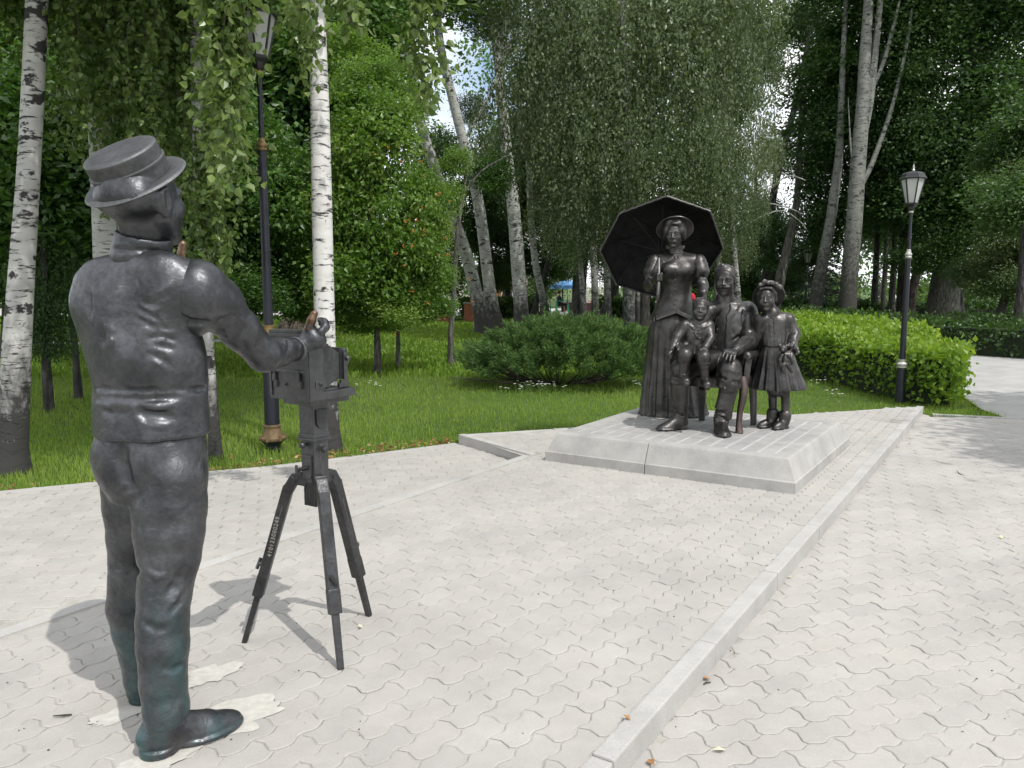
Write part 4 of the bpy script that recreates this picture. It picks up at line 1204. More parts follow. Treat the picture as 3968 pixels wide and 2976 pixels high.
# sleeves: puffed at the shoulder
for (a, b, c, px_) in ((sh_a, el_a, wr_a, 1), (sh_b, el_b, wr_b, -1)):
    sc = Sculpt(Vector(map(min, a, b, c)) - Vector((.16, .16, .12)), Vector(map(max, a, b, c)) + Vector((.16, .16, .16)), .0066)
    sc.ell(a + Vector((.012 * px_, -.01, -.03)), (.078, .088, .11), None, .02); sc.ell(lerp(a, b, .40) + Vector((.014 * px_, -.01, 0)), (.082, .088, .07), None, .05)
    sc.chain([lerp(a, b, .25), b, lerp(b, c, .55)], [.062, .055, .049], .02)
    for k in range(6):
        an = k * 1.05 + .4; o_ = Vector((math.cos(an), math.sin(an), 0))
        sc.chain([a + o_ * .04 + Vector((.01 * px_, 0, .068)), a + o_ * .084 + Vector((.012 * px_, 0, -.01)), lerp(a, b, .45) + o_ * .072], [.006, .010, .006], .014)
        sc.chain([lerp(a, b, .6) + o_ * .064, lerp(a, b, .66) + Vector((-o_.y, o_.x, -.2)) * .064], .007, .012, 'add' if k % 2 else 'cut')
    sc.chain([lerp(b, c, .10) + Vector((math.cos(q * .785), math.sin(q * .785), 0)) * .060 for q in range(9)], .006, .006)
    sc.noise(.003, 36, 25); sc.skin('sleeve', M_BRONZE, wm)
# skirt
sc = Sculpt((1.0, 7.55, PH - .01), (2.35, 8.5, 1.40), .0085)
zb = PH + .004
def sk(y, xl, xr, d, dep):
    q = sec7(y, xl, xr, d, dep); return q
S_ = [sk(1000, 660, 925, 7.99, .13), sk(1110, 600, 948, 8.0, .185), sk(1300, 572, 985, 8.02, .205), sk(1600, 543, 1030, 8.03, .225), sk(1770, 527, 1062, 8.03, .235)]
q_ = sk(1880, 512, 1085, 8.03, .245); S_ += [q_, (zb, q_[1], q_[2], q_[3] * 1.02, q_[4] * 1.02)]
sc.loft(S_, 0, k=.01, pleat=(17, .075, .6, 1), rim=.006)
seam(sc, c7, [(525, 1740), (620, 1752), (720, 1755), (790, 1752)], 7.8, .006)
sc.noise(.003, 16, 27); sc.skin('skirt', M_BRONZE, wm)

# ------------------------------------------------------------------ parasol
ax_ = Vector((0.04, .79, .61)).normalized(); rc = c7(692, 482, 8.12)
e1 = Vector((1, 0, 0)); e1 = (e1 - ax_ * e1.dot(ax_)).normalized(); e2 = ax_.cross(e1)
if e2.z < 0: e2 = -e2
RAD, DEEP = .605, .27
apex = rc + ax_ * DEEP
po = empty('parasol', Vector((hb.x, hb.y, hb.z - .2))); tag(po, 'open scalloped bronze parasol held behind the woman statue', 'parasol', None)
def rib_pt(t, an):
    """t 0 at the apex, 1 at the rim"""
    ang = t * 1.15; r_ = math.sin(ang) / math.sin(1.15); h_ = DEEP * (1 - (1 - math.cos(ang)) / (1 - math.cos(1.15)))
    return rc + (e1 * math.cos(an) + e2 * math.sin(an)) * (RAD * r_) + ax_ * h_
NS = 8; off_ = math.radians(3)
for k in range(NS):
    a0_, a1_ = off_ + 2 * math.pi * k / NS, off_ + 2 * math.pi * (k + 1) / NS
    vs, fs = [], []; nt, na = 10, 8
    for i in range(nt + 1):
        t_ = .03 + .97 * i / nt; pa, pb = rib_pt(t_, a0_), rib_pt(t_, a1_)
        for j in range(na + 1):
            w_ = j / na; sag = 4 * w_ * (1 - w_)
            p = lerp(pa, pb, w_); p = lerp(p, rib_pt(t_, a0_ + (a1_ - a0_) * w_), .12) - ax_ * (0.0)
            if i == nt: p = p + (p - rc).normalized() * (.008 * math.sin(j * math.pi * 1.5))
            vs.append(p)
    n1 = len(vs); vs += [v + ax_ * .008 for v in vs]
    for i in range(nt):
        for j in range(na):
            q = i * (na + 1) + j; f = (q, q + 1, q + na + 2, q + na + 1); fs.append(f[::-1]); fs.append(tuple(n1 + z_ for z_ in f))
    for j in range(na):
        q = nt * (na + 1) + j; fs.append((q, q + 1, n1 + q + 1, n1 + q))
    mb = MB(); mb.add(vs, fs); mb.build('canopy_panel', M_CANOPY_SHADED, po, True)
    mb = MB(); mb.tube([rib_pt(t_ / 10, a0_) - ax_ * .006 for t_ in range(0, 11)], .0038, 6); mb.build('rib', M_CANOPY_SHADED, po, True)
    mb = MB(); mb.tube([rib_pt(.55, a0_) - ax_ * .008, apex - ax_ * .30], .0028, 6); mb.build('stretcher', M_CANOPY_SHADED, po, True)
    mb = MB(); tr_ = []
    for j in range(13):
        p = lerp(rib_pt(1, a0_), rib_pt(1, a1_), j / 12); tr_.append(p + (p - rc).normalized() * .006 + ax_ * (.004 + .006 * (j % 2)))
    mb.tube(tr_, .0095, 6); mb.build('edge_frill', M_BRONZE, po, True)
lo_ = c7(668, 800, 7.53)
mb = MB(); mb.tube([apex + ax_ * .06, apex, apex - ax_ * .30, c7(676, 560, 7.66), hb, lo_], [.006, .012, .011, .013, .014, .014], 10); mb.build('shaft', M_BRONZE, po, True)
mb = MB(); mb.tube([c7(668, 770, 7.53), c7(664, 830, 7.51), c7(661, 880, 7.49), c7(660, 912, 7.44), c7(661, 900, 7.39), c7(664, 862, 7.37)], [.017, .019, .019, .018, .017, .014], 10); mb.build('crook_handle', M_BRONZE, po, True)

# ------------------------------------------------------------------ seated man
mn = empty('bronze_statue', (G(2820, 1660, PH).x, 7.35, PH))
tag(mn, 'bearded bronze man statue in suit and tall boots seated on a chair', 'statue', GRP)
hmn = c7(1236, 748, 7.44)
sc = Sculpt((1.2, 6.7, PH), (2.75, 7.80, 1.95), .0070)
P, M_ = head(sc, hmn, (-.34, -.93, -.03), (0.03, 0, 1), .272)
sc.cone(c7(1235, 930, 7.52), c7(1245, 830, 7.50), .078, .072, .02)
hip_l, kn_l = c7(1160, 1440, 7.45), c8(862, 405, 7.12)          # his right leg, on the left of the picture
hip_r, kn_r = c7(1300, 1450, 7.45), c8(1270, 405, 6.98)
el_, wr_ = c7(1440, 1275, 7.26), c7(1325, 1348, 7.02)
sc.chain([c7(1235, 930, 7.52), c7(1260, 1200, 7.52), c7(1240, 1440, 7.48)], [.09, .13, .12])
sc.chain([c7(1235, 950, 7.52), c7(1425, 1000, 7.48), el_, wr_], [.07, .065, .055, .038])
sc.chain([c7(1235, 950, 7.52), c7(1095, 1010, 7.45), c7(960, 1230, 7.40), c7(880, 1312, 7.10)], [.07, .065, .055, .036])
for a, b, c in ((hip_l, kn_l, c8(860, 780, 7.20)), (hip_r, kn_r, c8(1250, 800, 6.98))): sc.chain([a, b, c], [.085, .075, .05])
hand(sc, wr_, c7(1280, 1362, 6.93), [c7(1218, 1400, 6.88), c7(1245, 1424, 6.86), c7(1278, 1432, 6.86), c7(1312, 1426, 6.87)], .0145, c7(1235, 1362, 6.92))
hand(sc, c7(880, 1312, 7.08), c7(858, 1312, 7.04), [c7(822, 1300, 7.0), c7(826, 1320, 7.0), c7(832, 1340, 7.0), c7(842, 1352, 7.0)], .012)
# moustache and short beard
for s_ in (-1, 1):
    sc.chain([P(s_ * .01, .405, -.185), P(s_ * .09, .385, -.20), P(s_ * .17, .33, -.195), P(s_ * .215, .30, -.165)], [.011, .012, .008, .004], .006)
for an in range(-5, 6):
    x_ = an * .045; y_ = .33 - abs(an) * .034
    sc.cone(P(x_ * 1.05, y_ + .0, -.34 + abs(an) * .022), P(x_ * .8, y_ - .01, -.475 + abs(an) * .022), .0125, .010, .012)
sc.noise(.0009, 40, 31); figm = sc.skin('figure', M_BRONZE, mn); figm['label'] = 'head and hands of the bearded bronze man'
# hair with side parting
sc = Sculpt(hmn - Vector((.2, .2, .1)), hmn + Vector((.2, .22, .22)), .006)
sc.ell(P(0, -.10, .18), (.100, .113, .104), M_, 0); sc.ell(P(0, .40, .07), (.078, .075, .08), M_, .015, 'cut'); sc.ell(P(0, .1, -.25), (.12, .11, .07), M_, .015, 'cut')
for k in range(9):
    b_ = .10 - k * .05
    sc.chain([P(-.06, b_, .44 - k * .004), P(.10, b_ + .03, .51), P(.28, b_ - .0, .40), P(.36, b_ - .12, .2)], [.013, .018, .017, .010], .006)
    sc.chain([P(-.07, b_, .44), P(-.20, b_ - .0, .46), P(-.35, b_ - .07, .24)], [.010, .013, .010], .006)
for s_ in (-1, 1): sc.cone(P(s_ * .30, .04, .08), P(s_ * .295, .05, -.06), .012, .008, .01)
sc.noise(.0012, 70, 9); sc.skin('hair', M_BRONZE, mn)
# waistcoat under the open coat
BODY = [sec7(1440, 1100, 1420, 7.50, .15), sec7(1350, 1098, 1425, 7.50, .155), sec7(1250, 1088, 1455, 7.51, .155), sec7(1150, 1078, 1475, 7.52, .16), sec7(1050, 1075, 1478, 7.52, .15), sec7(980, 1105, 1440, 7.52, .12), sec7(925, 1170, 1325, 7.52, .07)]
sc = Sculpt((1.55, 7.15, .75), (2.6, 7.80, 1.66), .0070)
sc.loft([(z, cx, cy, rx - .016, ry - .014) for z, cx, cy, rx, ry in BODY], math.radians(-20), k=.02)
seam(sc, c7, [(1230, 960), (1180, 1020), (1150, 1180), (1145, 1330)], 7.38, .004)
seam(sc, c7, [(1150, 965), (1195, 1010), (1265, 965)], 7.38, .006); seam(sc, c7, [(1155, 990), (1195, 1022), (1255, 990)], 7.38, .006, op='add')
under(1130, 1345, 1195, 1385, 7.4, .15); under(1190, 1385, 1270, 1345, 7.4, .15)
sc.noise(.0015, 40, 33); wc = sc.skin('waistcoat', M_BRONZE, mn)
buttons(sc, [(1183, 1020), (1178, 1065), (1174, 1112), (1170, 1165), (1164, 1210), (1160, 1258), (1157, 1318)], 7.38, .009, wc)
mb = MB(); mb.lathe(c7(1238, 915, 7.52), [(.088, -.012), (.090, .0), (.086, .035), (.088, .048), (.080, .05)], 26, Vector((0, .1, 1))); mb.build('shirt_collar', M_BRONZE, mn, True)
# coat
sc = Sculpt((1.45, 6.95, .72), (2.85, 7.85, 1.68), .0070)
sc.loft(BODY, math.radians(-20), k=.02)
sc.cone(c7(1235, 985, 7.53), c7(1425, 1010, 7.50), .075, .088, .05); sc.cone(c7(1235, 985, 7.53), c7(1105, 1010, 7.50), .075, .085, .05)
# open front
tv = (c7(1240, 1330, 7.4) - c7(1262, 900, 7.4)).normalized()
sc.rbox(c7(1196, 1120, 7.33), (U7(60, 7.4), .20, .42), [[1, 0, -tv.x], [0, 1, 0], [tv.x, 0, -tv.z]], .004, .006, 'cut')
for x_, w_ in ((1225, 72),): sc.ell(c7(x_, 935, 7.38), (U7(w_, 7.4), .12, .12), None, .01, 'cut')
# lapels
def slab(pts, th, d, k=.004):
    """flat piece of cloth lying on the surface"""
    q = [hit(sc, c7, x, y, d, .003) for x, y in pts]
    c_ = sum(q, Vector()) / len(q)
    for i in range(len(q)):
        for t_ in np.linspace(0, 1, 7):
            sc.cone(c_, lerp(q[i], q[(i + 1) % len(q)], float(t_)), th, th, k)
slab([(1312, 880), (1372, 945), (1318, 1030)], .008, 7.40); slab([(1312, 905), (1318, 1030), (1252, 1120), (1268, 1000)], .008, 7.40)
seam(sc, c7, [(1300, 942), (1335, 948), (1366, 946)], 7.4, .005); seam(sc, c7, [(1366, 946), (1330, 1020), (1246, 1125)], 7.4, .006)
# left sleeve, right sleeve
sc.chain([c7(1425, 1010, 7.49), c7(1452, 1140, 7.42), el_, lerp(el_, wr_, .9)], [.092, .086, .074, .050], .025)
sc.chain([c7(1105, 1010, 7.49), c7(960, 1230, 7.42), c7(895, 1308, 7.12)], [.088, .07, .05], .025)
for pts, r_, op in (([(1300, 1260), (1350, 1225), (1400, 1210)], .012, 'cut'), ([(1330, 1290), (1390, 1240), (1450, 1215)], .013, 'add'), ([(1420, 1000), (1440, 1080), (1435, 1160)], .012, 'add'), ([(1400, 1150), (1440, 1180), (1490, 1180)], .009, 'cut'), ([(1370, 1320), (1420, 1290), (1470, 1250)], .010, 'add'), ([(1395, 985), (1385, 1060), (1390, 1130), (1370, 1200)], .008, 'cut'), ([(1290, 1140), (1310, 1200), (1300, 1260)], .008, 'cut')):
    seam(sc, c7, pts, 7.36, r_, op=op)
sc.noise(.0034, 28, 35); ct = sc.skin('coat', M_BRONZE, mn)
mb = MB(); mb.lathe(lerp(el_, wr_, .86), [(.050, 0), (.053, .003), (.053, .008), (.050, .011)], 20, wr_ - el_); mb.lathe(lerp(el_, wr_, .95), [(.047, 0), (.049, .002), (.049, .006), (.046, .008)], 20, wr_ - el_); mb.build('cuff', M_BRONZE, ct, True)
# breeches
sc = Sculpt((1.3, 6.75, .5), (2.6, 7.75, 1.05), .0070)
for a, b, c, r_ in ((hip_l, kn_l, c8(857, 520, 7.13), .098), (hip_r, kn_r, c8(1268, 560, 6.98), .108)):
    sc.chain([a, b], [.115, r_ * .95], .02); sc.chain([b, lerp(b, c, .45), c], [r_, r_, r_ * .78], .02)
    for k in range(5):
        z_ = lerp(b, c, .25 + .18 * k); an = k * 2.1
        sc.chain([z_ + Vector((math.cos(an + q * .5) * r_ * .95, -abs(math.sin(an + q * .5)) * r_ * .95, q * .012)) for q in range(4)], .010, .014, 'cut' if k % 2 else 'add')
sc.ell(c7(1230, 1440, 7.48), (.19, .14, .09), None, .04)
sc.noise(.0036, 30, 37); sc.skin('breeches', M_BRONZE, mn)
# boots
for heel, toe, L, top, wd in ((G(2250 + 905 / 2.212, 1250 + 912 / 2.212, PH), G(2250 + 700 / 2.212, 1250 + 926 / 2.212, PH), .30, c8(855, 545, 7.13), .118),
                          (G(2250 + 1240 / 2.212, 1250 + 990 / 2.212, PH) + Vector((.03, .30, 0)), G(2250 + 1235 / 2.212, 1250 + 990 / 2.212, PH), .30, c8(1268, 575, 6.99), .122)):
    sc, t, n = shoe('boot', heel, toe, L, wd, M_BRONZE, mn, h=.0055, z0=PH, high=.13, boot_top=top)
    ank = Vector(heel) + t * L * .25
    for k in range(4):
        z_ = PH + .15 + .028 * k
        sc.chain([Vector((ank.x, ank.y, z_)) + Vector((math.cos(q) * wd * .47, math.sin(q) * wd * .47, .012 * math.sin(q * 2 + k))) for q in np.linspace(3.0, 6.4, 8)], .007, .010, 'add' if k % 2 else 'cut')
    sc.noise(.0014, 40, 38); sc.skin('boot', M_BRONZE, mn)

# ------------------------------------------------------------------ chair
ch = empty('chair', (1.91, 7.34, PH)); tag(ch, 'bronze armchair with curved legs under the seated man statue', 'chair')
seat_z = c8(1200, 520, 7.1).z; cf = Vector((-BS.x, -BS.y, 0)); cr = Vector((BN.x, BN.y, 0)); CF = Matrix((cr, cf, UP)).transposed()
def chp(r, f, z): return Vector((1.91, 7.34, 0)) + cr * r + cf * f + UP * z
mb = MB(); mb.box(chp(0, 0, seat_z), (.56, .52, .085), CF); mb.build('seat', M_BRONZE, ch, bevel=.02)
for p in ([c8(1385, 470, 7.06), c8(1398, 560, 7.03), c8(1392, 640, 7.02), c8(1366, 760, 7.02), c8(1356, 860, 7.01), c8(1360, 945, 6.99)],
          [c8(1045, 560, 7.5), c8(1046, 640, 7.56), c8(1040, 740, 7.62), c8(1037, 850, 7.68)], [chp(.25, -.22, seat_z), chp(.26, -.25, .45), chp(.26, -.27, PH)]):
    p[-1] = Vector((p[-1].x, p[-1].y, PH + .002))
    mb = MB(); mb.tube(p, [.040, .040, .036, .027, .026, .036][:len(p)] if len(p) > 4 else [.036, .034, .028, .03][:len(p)], 10); mb.build('leg', M_BROWN if len(p) > 4 else M_BRONZE, ch, True)
mb = MB(); mb.tube([chp(-.25, .2, seat_z), chp(-.25, .22, .45), chp(-.25, .22, PH + .002)], [.036, .026, .034], 10); mb.build('leg', M_BRONZE, ch, True)
for s_ in (-1, 1):
    f_ = .25 if s_ > 0 else .10
    a_ = c8(1438, 285, 7.12) if s_ > 0 else chp(-.29, .02, seat_z + .24)
    mb = MB(); mb.tube([a_ + cf * .075, a_ + cf * .06, a_ + cf * .03, a_ - cf * .15, a_ - cf * .30], [.022, .040, .044, .038, .032], 12); mb.build('armrest', M_BRONZE, ch, True)
    mb = MB(); mb.bar(Vector((a_.x - .025, a_.y, seat_z)), a_ - UP * .02, .06, .06); mb.build('arm_post', M_BRONZE, ch, bevel=.012)
mb = MB(); mb.box(chp(0, -.285, seat_z + .30), (.52, .05, .55), CF); mb.build('backrest', M_BRONZE, ch, bevel=.02)

# ------------------------------------------------------------------ boy on the man's knee
by = empty('bronze_statue', c7(980, 1330, 7.15)); tag(by, 'small bronze boy statue in sailor collar sitting on the man\'s knee', 'statue', GRP)
hby = c7(1026, 992, 7.14)
sc = Sculpt((1.28, 6.72, .52), (1.98, 7.34, 1.58), .006)
P, M_ = head(sc, hby, (-.20, -.97, .06), (.09, 0, 1), .196, child=True)
kn1, kn2 = c7(893, 1385, 6.95), c7(1052, 1408, 6.93)
an1, an2 = c7(878, 1555, 6.97), c7(1066, 1598, 6.95)
sc.cone(c7(1005, 1110, 7.17), c7(1018, 1050, 7.16), .046, .042, .012)
sc.chain([c7(1005, 1110, 7.17), c7(975, 1310, 7.18)], [.07, .08]); 
hnd = {}
for sh_, e_, w_, tips, th_ in ((c7(1095, 1135, 7.15), c7(1112, 1245, 7.10), c7(1066, 1322, 7.0), [c7(1028, 1352, 6.94), c7(1046, 1362, 6.93), c7(1062, 1364, 6.93), c7(1078, 1360, 6.94)], c7(1030, 1335, 6.96)),
                          (c7(885, 1135, 7.15), c7(828, 1235, 7.12), c7(788, 1335, 7.06), [c7(765, 1405, 7.04), c7(774, 1415, 7.03), c7(783, 1415, 7.04), c7(790, 1405, 7.05)], c7(762, 1375, 7.03))):
    sc.chain([c7(1000, 1120, 7.17), sh_, e_, w_], [.045, .04, .034, .023]); hand(sc, w_, lerp(w_, tips[1], .5), tips, .0095, th_)
for hp_, k_, a_ in ((c7(930, 1335, 7.16), kn1, an1), (c7(1020, 1335, 7.16), kn2, an2)): sc.chain([hp_, k_, lerp(k_, a_, .35), a_], [.055, .046, .046, .031], .012)
sc.noise(.0007, 50, 41); fb = sc.skin('figure', M_BRONZE, by); fb['label'] = 'face, hands and bare legs of the bronze boy'
sc = Sculpt(hby - Vector((.14, .14, .1)), hby + Vector((.14, .14, .15)), .0042)
sc.ell(P(0, -.10, .19), (.074, .080, .073), M_, 0); sc.ell(P(0, .38, .02), (.062, .06, .062), M_, .012, 'cut'); sc.ell(P(0, .1, -.28), (.09, .085, .05), M_, .012, 'cut')
for k in range(7):
    b_ = .10 - k * .05
    sc.chain([P(-.22 + .02 * k, b_, .36), P(-.02, b_ + .03, .50), P(.20, b_ + .02, .45), P(.36, b_ - .08, .24)], [.008, .012, .011, .008], .004)
    sc.chain([P(-.2, b_, .38), P(-.32, b_ - .06, .22), P(-.34, b_ - .12, .08)], [.008, .010, .008], .004)
sc.noise(.0012, 80, 6); sc.skin('hair', M_BRONZE, by)
sc = Sculpt((1.26, 6.85, .92), (2.0, 7.36, 1.46), .006)
sc.loft([sec7(1318, 885, 1068, 7.18, .095), sec7(1250, 872, 1085, 7.18, .092), sec7(1160, 880, 1108, 7.18, .09), sec7(1105, 915, 1095, 7.18, .07), sec7(1080, 970, 1050, 7.18, .04)], 0, k=.015)
for sh_, e_, w_ in ((c7(1090, 1140, 7.16), c7(1112, 1245, 7.10), c7(1066, 1318, 7.005)), (c7(890, 1140, 7.16), c7(828, 1235, 7.12), c7(790, 1325, 7.065))):
    sc.chain([c7(1000, 1130, 7.18), sh_, e_, w_], [.05, .056, .046, .034], .018)
for pts in ([(905, 1092), (945, 1140), (988, 1180)], [(988, 1180), (1050, 1150), (1122, 1118)]): seam(sc, c7, pts, 7.08, .011, op='add')
for pts in ([(955, 1085), (970, 1130), (988, 1172)], [(1055, 1090), (1020, 1130), (990, 1172)], [(900, 1105), (940, 1152), (986, 1190)], [(992, 1190), (1055, 1160), (1118, 1132)]): seam(sc, c7, pts, 7.08, .0045)
sc.ell(hit(sc, c7, 985, 1196, 7.1), (.016, .012, .013), None, .004); sc.cone(hit(sc, c7, 984, 1205, 7.1), hit(sc, c7, 975, 1238, 7.1), .007, .011, .004); sc.cone(hit(sc, c7, 988, 1205, 7.1), hit(sc, c7, 1000, 1235, 7.1), .007, .011, .004)
sc.noise(.0032, 34, 43); sb = sc.skin('sailor_blouse', M_BRONZE, by)
buttons(sc, [(1022, 1195), (1018, 1240), (945, 1190), (940, 1235)], 7.1, .007, sb)
sc = Sculpt((1.36, 6.74, .78), (1.9, 7.34, 1.16), .006)
for hp_, k_, a_ in ((c7(935, 1335, 7.17), kn1, an1), (c7(1015, 1335, 7.17), kn2, an2)):
    sc.chain([hp_, k_, lerp(k_, a_, .22)], [.072, .062, .052], .015)
    c_ = lerp(k_, a_, .24); sc.chain([c_ + Vector((math.cos(q) * .052, math.sin(q) * .052, 0)) for q in np.linspace(0, 6.28, 10)], .008, .006)
sc.noise(.003, 36, 44); sc.skin('shorts', M_BRONZE, by)
for a_, tx, ty, dd in ((an1, 905, 1612, 6.85), (an2, 1085, 1642, 6.84)):
    sc = Sculpt(a_ - Vector((.1, .2, .12)), a_ + Vector((.12, .1, .08)), .0042)
    toe_ = c7(tx, ty, dd)
    sc.cone(a_, a_ - UP * .02, .036, .038, .01); sc.cone(a_ - UP * .025, toe_, .038, .032, .012); sc.ell(lerp(a_, toe_, .9), (.037, .04, .030), None, .01)
    t_ = (toe_ - a_ + UP * .02).normalized(); sc.cone(a_ - UP * .045 - t_ * .012, toe_ - UP * .018 + t_ * .01, .024, .026, .004)
    seam(sc, c7, [(tx - 55, ty - 10), (tx, ty + 5), (tx + 40, ty)], dd, .003); sc.skin('shoe', M_BRONZE, by)

# ------------------------------------------------------------------ girl
GD = 7.27
gl = empty('bronze_statue', (c7(1680, 1400, GD).x, GD, PH)); tag(gl, 'bronze girl statue in flowered hat, cape collar and pleated skirt beside the chair', 'statue', GRP)
hgl = c7(1594, 902, 7.24)
sc = Sculpt((2.05, 6.9, PH), (2.85, 7.52, 1.78), .006)
P, M_ = head(sc, hgl, (-.42, -.90, .02), (-.06, 0, 1), .222, child=True, female=True)
sc.cone(c7(1640, 1040, 7.29), c7(1622, 965, 7.28), .052, .048, .015)
sc.chain([c7(1640, 1040, 7.29), c7(1665, 1300, 7.29), Vector((c7(1680, 1500, 7.29).x, 7.29, .62))], [.08, .09, .09])
e1_, w1_ = c7(1832, 1200, 7.22), c7(1805, 1335, 7.10)
sc.chain([c7(1660, 1050, 7.29), c7(1785, 1075, 7.26), e1_, w1_], [.05, .044, .038, .026])
sc.chain([c7(1640, 1050, 7.29), c7(1535, 1085, 7.28), c7(1508, 1220, 7.32), c7(1490, 1340, 7.36)], [.05, .044, .038, .026]); hand(sc, c7(1490, 1340, 7.36), c7(1485, 1370, 7.36), [c7(1470, 1400, 7.36), c7(1480, 1405, 7.35), c7(1490, 1405, 7.35), c7(1500, 1400, 7.36)], .010)
hand(sc, w1_, c7(1780, 1375, 7.045), [c7(1752, 1425, 7.01), c7(1768, 1432, 7.0), c7(1786, 1432, 7.0), c7(1803, 1425, 7.02)], .0112, c7(1752, 1390, 7.03))
for x_, y0_, y1_, d_ in ((1645, 560, 770, 7.30), (1754, 570, 800, 7.24)): sc.chain([c8(x_, y0_ - 120, d_), c8(x_, y0_, d_), c8(x_ + 3, y1_, d_)], [.05, .041, .036])
sc.noise(.0007, 50, 51); fg = sc.skin('figure', M_BRONZE, gl); fg['label'] = 'face, hands and legs of the bronze girl'
sc = Sculpt(hgl - Vector((.18, .18, .16)), hgl + Vector((.18, .2, .18)), .0045)
sc.ell(P(0, -.14, .14), (.086, .09, .088), M_, 0); sc.ell(P(0, .32, -.02), (.062, .07, .075), M_, .015, 'cut'); sc.ell(P(.12, -.28, -.2), (.06, .055, .075), M_, .03)
for s_ in (-1, 1):
    for k in range(6): sc.chain([P(s_ * .0, .26 - k * .05, .43), P(s_ * .2, .22 - k * .05, .40), P(s_ * .335, .08 - k * .05, .20), P(s_ * .34, -.08 - k * .04, -.02 - k * .02)], [.008, .012, .012, .009], .006)
sc.noise(.0012, 80, 7); sc.skin('hair', M_BRONZE, gl)
hx = Vector((.16, .80, .58)).normalized(); hcg = c7(1612, 882, 7.33)
hatg = empty('hat', hcg); hatg.parent = gl; hatg.matrix_parent_inverse = world_of(gl).inverted()
mb = MB(); mb.lathe(hcg, [(.07, -.006), (.128, .004), (.142, -.002), (.145, .006), (.136, .014), (.07, .006)], 40, hx); mb.build('brim', M_BRONZE, hatg, True)
mb = MB(); mb.lathe(hcg, [(.10, 0), (.098, .04), (.08, .06), (.03, .07), (.002, .07)], 32, hx); mb.build('crown', M_BRONZE, hatg, True)
fr_ = random.Random(3)
for k in range(16):
    x_, y_ = 1540 + k * 11.5, 792 - 34 * math.sin(k / 15 * math.pi * .9 + .5) + fr_.uniform(-10, 10)
    if k < 3: y_ += 12
    c_ = c7(x_, y_, 7.24 + .012 * (k % 3)); mb = MB(); fl_ = fr_.uniform(.7, 1.1)
    for q in range(5):
        a_ = q * 1.257 + k; mb.lathe(c_ + Vector((math.cos(a_) * .011, -.004, math.sin(a_) * .011)) * fl_, [(.002, -.006), (.009, -.003), (.010, .003), (.003, .007)], 7, Vector((math.cos(a_) * .5, -1, math.sin(a_) * .5)))
    mb.lathe(c_ - Vector((0, .008, 0)), [(.003, -.004), (.006, 0), (.002, .004)], 6, Vector((0, -1, 0))); mb.build('flower', M_BRONZE, hatg, True)
sc = Sculpt((2.1, 6.92, .92), (2.85, 7.52, 1.56), .006)
sc.loft([sec7(1308, 1528, 1798, GD + .02, .130), sec7(1250, 1534, 1794, GD + .02, .118), sec7(1150, 1535, 1795, GD + .02, .105), sec7(1080, 1535, 1790, GD + .02, .09), sec7(1035, 1570, 1740, GD + .02, .065), sec7(1010, 1600, 1680, GD + .02, .045)], math.radians(-14), k=.015, rim=.005)
sc.chain([c7(1650, 1060, 7.29), c7(1778, 1082, 7.26), e1_, lerp(e1_, w1_, .85)], [.055, .06, .05, .046], .018); sc.chain([c7(1640, 1060, 7.29), c7(1540, 1085, 7.28), c7(1508, 1220, 7.32), c7(1492, 1320, 7.355)], [.055, .058, .048, .04], .018)
for pts, r_, op in (([(1785, 1190), (1810, 1200), (1842, 1190)], .008, 'cut'), ([(1785, 1215), (1812, 1228), (1845, 1216)], .009, 'add'), ([(1790, 1245), (1815, 1255), (1845, 1245)], .007, 'cut'), ([(1610, 1080), (1608, 1180), (1610, 1290)], .0045, 'cut'), ([(1652, 1080), (1650, 1180), (1655, 1290)], .0045, 'cut'), ([(1700, 1200), (1690, 1250), (1695, 1300)], .009, 'add'), ([(1735, 1230), (1730, 1270), (1740, 1300)], .008, 'cut'), ([(1580, 1200), (1575, 1250), (1580, 1300)], .008, 'add'), ([(1770, 1070), (1765, 1150), (1768, 1220)], .007, 'cut')): seam(sc, c7, pts, 7.2, r_, op=op)
slab([(1622, 1012), (1505, 1068), (1560, 1120), (1612, 1070)], .007, 7.2); slab([(1640, 1005), (1700, 1000), (1752, 1035), (1692, 1092), (1650, 1040)], .007, 7.2)
sc.noise(.003, 32, 53); jk = sc.skin('jacket', M_BRONZE, gl)
buttons(sc, [(1628, 1055), (1630, 1085), (1629, 1128), (1630, 1165), (1631, 1215), (1632, 1262)], 7.2, .0085, jk)
mb = MB()
for k in range(11):
    a_ = 2 * math.pi * k / 11; c_ = lerp(e1_, w1_, .84); t_ = (w1_ - e1_).normalized(); x_ = t_.cross(UP).normalized(); y_ = t_.cross(x_); o_ = x_ * math.cos(a_) + y_ * math.sin(a_)
    mb.tube([c_ + o_ * .038, c_ + o_ * .050 + t_ * .025, c_ + o_ * (.058 + .008 * (k % 2)) + t_ * .055], [.013, .015, .014], 6)
mb.build('cuff_frill', M_BRONZE, jk, True)
sc = Sculpt((2.0, 6.88, .50), (2.95, 7.62, 1.06), .006)
sc.loft([sec7(1285, 1550, 1785, GD + .02, .11), sec7(1400, 1518, 1828, GD + .02, .14), sec7(1550, 1482, 1880, GD + .02, .185), sec7(1640, 1458, 1913, GD + .02, .21), sec7(1672, 1453, 1920, GD + .02, .215)], 0, k=.01, pleat=(17, .075, 1.0, 1), rim=.006)
c_ = c7(1685, 1672, GD + .02); sc.ell(c_ - UP * .01, (.215, .19, .06), None, .01, 'cut')
sc.noise(.0026, 34, 55); sc.skin('skirt', M_BRONZE, gl)
